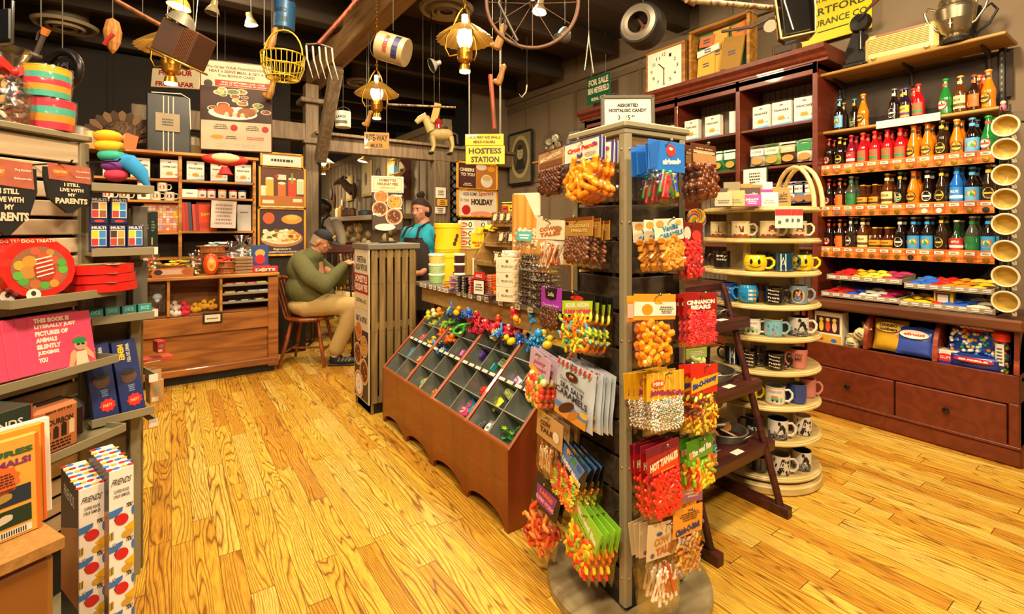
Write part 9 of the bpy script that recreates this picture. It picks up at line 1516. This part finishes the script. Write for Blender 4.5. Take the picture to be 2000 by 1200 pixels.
def can(name, lab, px, py, d, r, h, c, tilt, txt, tc, band, rz=-35, bail=True):
    t, up = ant(name, lab, 'can', px, py, d, rz); Q = Ry(D(tilt)); m = MB(Q); m.lathe([(.001, -h/2), (r*.97, -h/2), (r, -h/2+.005), (r, h/2), (r*.95, h/2), (.001, h/2-.01)], mt(c, .4, .2, var=.2), 28); part(m, 'can_body', t); m = MB(Q); m.wrap = r*1.01; m.rect(-r*.9, -h*.32, r*.9, -h*.12, mt(band, .5), 1); m.txt(txt, 0, h*.12, r*1.3, h*.16, mt(tc, .5), 1.5, .04); m.txt(txt[::-1][:4], 0, -.22*h, r, h*.1, mt(c, .5), 2) if 0 else None; part(m, 'label_print', t)
    if bail: m = MB(Q); m.tube([(r*cos(a), 0, h*.4+r*.9*sin(a)) for a in [pi*k/8 for k in range(9)]], .003, WIRE, 5); part(m, 'bail_handle', t)
    wire(t, 0, 0, h*.4+r*.5, up)
can('paint_can', 'blue lard can hanging beside the yellow basket', 556, 32, 3.7, .075, .2, '#2a5c88', 4, 'LARD', '#12283c', '#1c4868'); can('motor_oil_can', 'cream American oil can hanging tilted next to the beam', 768, 96, 3.3, .095, .2, '#b8a478', -72, 'AMERICAN', '#a83a2a', '#2a2a5a', -40); can('ice_cream_pail', 'small white lettered pail hanging in the dining room opening', 670, 234, 5.6, .085, .18, '#c8c4b4', 0, 'LARD', '#2a2a2a', '#5a5a58')
t, up = ant('bellows_case', 'brown leather bellows case hung askew above the poster', 'case', 360, 88, 2.5, -40); m = MB(Ry(D(25))); BL = mt('#4c2a14', .6, var=.3, sc=9); m.box((0, 0, 0), (.21, .14, .17), BL, .006)
for k in range(9): m.box((.03+.0085*k, -.072, 0), (.003, .006, .16), mt('#6a3c1c', .6))
part(m, 'case_body', t); m = MB(Ry(D(25))); m.tube([(-.11, -.075, -.09), (.11, -.075, -.09), (.115, .075, -.09), (-.11, .075, -.09)], .006, mt('#c8a84a', .3, .7), 6, True); part(m, 'metal_trim', t); wire(t, .05, 0, .08, up)
t, up = ant('enamel_reflector', 'grey scalloped metal reflector in front of the bellows case', 'reflector', 358, 36, 2.45); m = MB(); m.lathe([(.02, .03), (.05, .01), (.07, -.03)], mt('#8a8474', .4, .5), 20, Ry(.5)); part(m, 'reflector_dish', t); wire(t, 0, 0, .03, up)
t, up = ant('oval_emblem', 'dark oval metal emblem with raised letters hanging by the rainbow buckets', 'emblem', 122, 137, 2.3, -50); m = MB(); m.tube([(.11*cos(a*pi/16), 0, .085*sin(a*pi/16)) for a in range(32)], .018, mt('#2e2a2c', .35, .6), 8, True); m.box((0, .006, 0), (.19, .006, .12), mt('#1c1816', .5, .4), .002); part(m, 'oval_plate', t); m = MB(); m.txt('MCL', 0, 0, .12, .07, mt('#8a8488', .3, .7), 3, .04); part(m, 'raised_lettering', t); wire(t, 0, 0, .08, up)
t, up = ant('corn_husk', 'tan husk bundle tied with red cloth dangling from the ceiling', 'husk', 220, 70, 2.7); m = MB(); m.lathe([(.001, .1), (.03, .08), (.043, .02), (.035, -.04), (.018, -.08), (.001, -.1)], wood('#b87a34', '#8a5420', .7, 10, 'z', 6), 12); part(m, 'husk_body', t); m = MB(); m.tube([(.03, -.03, -.0), (0, -.035, -.035), (-.02, -.03, -.06)], .012, mt('#a82420', .7), 6); part(m, 'red_tie', t); wire(t, 0, 0, .1, up)
t, up = ant('bottle_corker', 'small rusty bottle corker with an orange wooden plug', 'corker', 80, 82, 2.0); m = MB(Ry(.4)); m.cyl((0, 0, -.05), (0, 0, .03), .009, IRN); m.lathe([(.018, -.07), (.022, -.06), (.018, -.05)], IRN, 14); m.tube([(-.02, 0, .0), (-.025, 0, .03), (-.01, 0, .06)], .004, IRN, 6); part(m, 'corker_body', t); m = MB(Ry(.4)); m.cyl((0, 0, .03), (0, 0, .06), .012, mt('#c8742c', .6), .016); part(m, 'wooden_plug', t); wire(t, 0, 0, .06, up)
t, up = ant('black_frame', 'black metal cart frame hanging at the photo corner', 'frame', 8, 50, 2.1, -50); m = MB(); m.box((0, 0, 0), (.1, .02, .14), mt('#16181c', .3), .006); m.tube([(-.05, 0, -.08), (.05, 0, -.08), (.055, 0, .1)], .006, mt('#8a8a8a', .3, .8), 7); part(m, 'metal_frame', t); wire(t, 0, 0, .07, up)
for (a, b, d0, d1, r, c, lab) in (((225, 0), (328, 58), 2.4, 2.6, .012, '#8a4c1c', 'long brown pole hanging near the ceiling above the husk'), ((755, 204), (889, 210), 3.9, 4.4, .009, '#a89878', 'thin pale rod hanging level behind the pendant lamp'), ((958, 146), (966, 252), 4.2, 4.2, .02, '#a8341c', 'orange-red board standing behind the hostess sign'), ((1340, 0), (1530, 18), 2.4, 2.6, .015, '#a08c64', 'long pale pole reaching the black percolator'), ((1330, -8), (1358, 8), 3.0, 3.0, .02, '#8a5a2c', 'short wooden block hanging above the clock')):
    m = MB(); p = atd(*a, d0); q = atd(*b, d1); m.cyl(p, q, r, wood(c, '#5c3818', .5, 6, 'z', 8), n=10); o = solo(m, 'wooden_pole', lab, 'pole'); w_ = MB(); e = (p+q)/2; w_.cyl(e, (e.x, e.y, 3.81), .002, WIRE, n=5); part(w_, 'wire', o)
t, up = ant('toy_horse', 'cream toy riding horse with dark saddle on the beam', 'toy', 862, 262, 5.3, -20); HC = mt('#b8a468', .5, var=.2); m = MB(); m.ball((0, 0, 0), (.13, .07, .075), HC, 16, 10); m.tube([(-.1, 0, .03), (-.15, 0, .12), (-.17, 0, .18)], [.06, .045, .04], HC, 10); m.tube([(-.16, 0, .18), (-.23, 0, .15), (-.27, 0, .11)], [.045, .035, .026], HC, 10)
for x in (-.1, .1):
    for y in (-.04, .04): m.tube([(x, y, -.03), (x+.02, y, -.13), (x, y, -.2)], [.03, .02, .016], HC, 8); m.ball((x-.01, y, -.21), (.03, .02, .015), BLK)
part(m, 'horse_body', t); m = MB(); m.ball((.02, 0, .06), (.06, .06, .025), mt('#2a1a14', .6)); m.ball((.0, 0, .08), (.03, .03, .02), mt('#a82a20', .6)); part(m, 'saddle', t); m = MB(); m.tube([(.12, 0, .02), (.17, 0, .0), (.18, 0, -.1)], .012, mt('#3a2a1c', .8), 6); part(m, 'tail', t); wire(t, -.02, 0, .08, up)
t, up = ant('barn_lantern', 'small lantern with red globe hanging before the toy horse', 'lantern', 848, 232, 4.9); m = MB(); m.box((0, 0, .06), (.07, .02, .2), mt('#c88a3c', .5), .004, Ry(.25)); part(m, 'wooden_tag', t); m = MB(); m.lathe([(.001, -.1), (.04, -.1), (.03, -.06), (.038, -.03), (.02, .0), (.001, .01)], mt('#8a2018', .25, coat=.5), 16, Tm(.04, 0, 0)); part(m, 'lantern_globe', t); wire(t, 0, 0, .15, up)
for i, (px, py, d, lab) in enumerate(((978, 72, 2.9, 'large tan wooden shoe form beside the bicycle wheel'), (979, 146, 3.6, 'tan wooden shoe form above the hostess sign'), (720, 232, 4.6, 'small wooden shoe form behind the pendant lamp'), (533, 75, 3.4, 'brown wooden shoe form above the yellow basket'), (530, 172, 3.4, 'pale wooden shoe form below the yellow basket'))):
    t, up = ant('shoe_form', lab, 'shoe form', px, py, d); m = MB(Ry(.3)); m.lathe([(.001, -.085), (.022, -.075), (.026, -.03), (.018, .03), (.022, .07), (.001, .085)], wood('#b8843c', '#8a5c24', .5, 8, 'z', 8), 12); m.ball((-.02, 0, -.06), (.03, .018, .02), mt('#a87434', .5)); part(m, 'wooden_form', t); wire(t, 0, 0, .08, up)
t, up = ant('sheep_shears', 'narrow pale metal tongs hanging open above the green sign', 'tongs', 1150, 95, 3.6, -35); m = MB(); m.tube([(-.03, 0, -.16), (-.005, 0, .04), (0, 0, .14), (.005, 0, .04), (.035, 0, -.18)], .005, mt('#a09c90', .35, .7), 6); part(m, 'tongs_blades', t); wire(t, 0, 0, .14, up)
t, up = ant('hand_sickle', 'pale curved sickle hanging before the portrait wall', 'sickle', 1024, 180, 5.5); m = MB(); m.tube([(.03, 0, .08), (.02, 0, 0), (-.03, 0, -.06), (-.06, 0, -.02)], [.01, .008, .006, .002], mt('#c8b89a', .5), 7); part(m, 'sickle_blade', t); wire(t, .03, 0, .08, up)
t, up = ant('percolator', 'black enamel fuel can with cream edging hanging above the bookcase', 'can', 1552, 32, 2.5, -60); m = MB(Ry(D(-5))); m.box((0, 0, 0), (.17, .12, .26), mt('#0f0d0c', .15, coat=.9), .03); part(m, 'can_body', t); m = MB(Ry(D(-5))); m.tube([(-.075, -.06, -.12), (.075, -.06, -.12), (.085, -.06, .0), (.085, -.06, .12)], .005, mt('#c8b070', .4), 6); m.tube([(-.075, -.06, -.12), (-.085, -.06, .12)], .005, mt('#c8b070', .4), 6); m.tube([(-.02, -.066, -.09), (-.045, -.066, .06), (-.045, -.066, .12)], .004, mt('#c8c0a8', .3, .7), 6); part(m, 'cream_edging', t); wire(t, 0, 0, .13, up)
t, up = ant('bow_saw', 'dark iron bracket with a round lens above the shadow box', 'bracket', 1470, 52, 3.6, -75); m = MB(); m.tube([(-.22, 0, .02), (0, 0, .0), (.1, 0, .03)], .012, IRN, 6); part(m, 'iron_bar', t); m = MB(); m.cyl((.12, -.01, -.03), (.12, .01, -.03), .045, mt('#b8b098', .2, .5), n=20); part(m, 'round_lens', t); wire(t, 0, 0, 0, up)
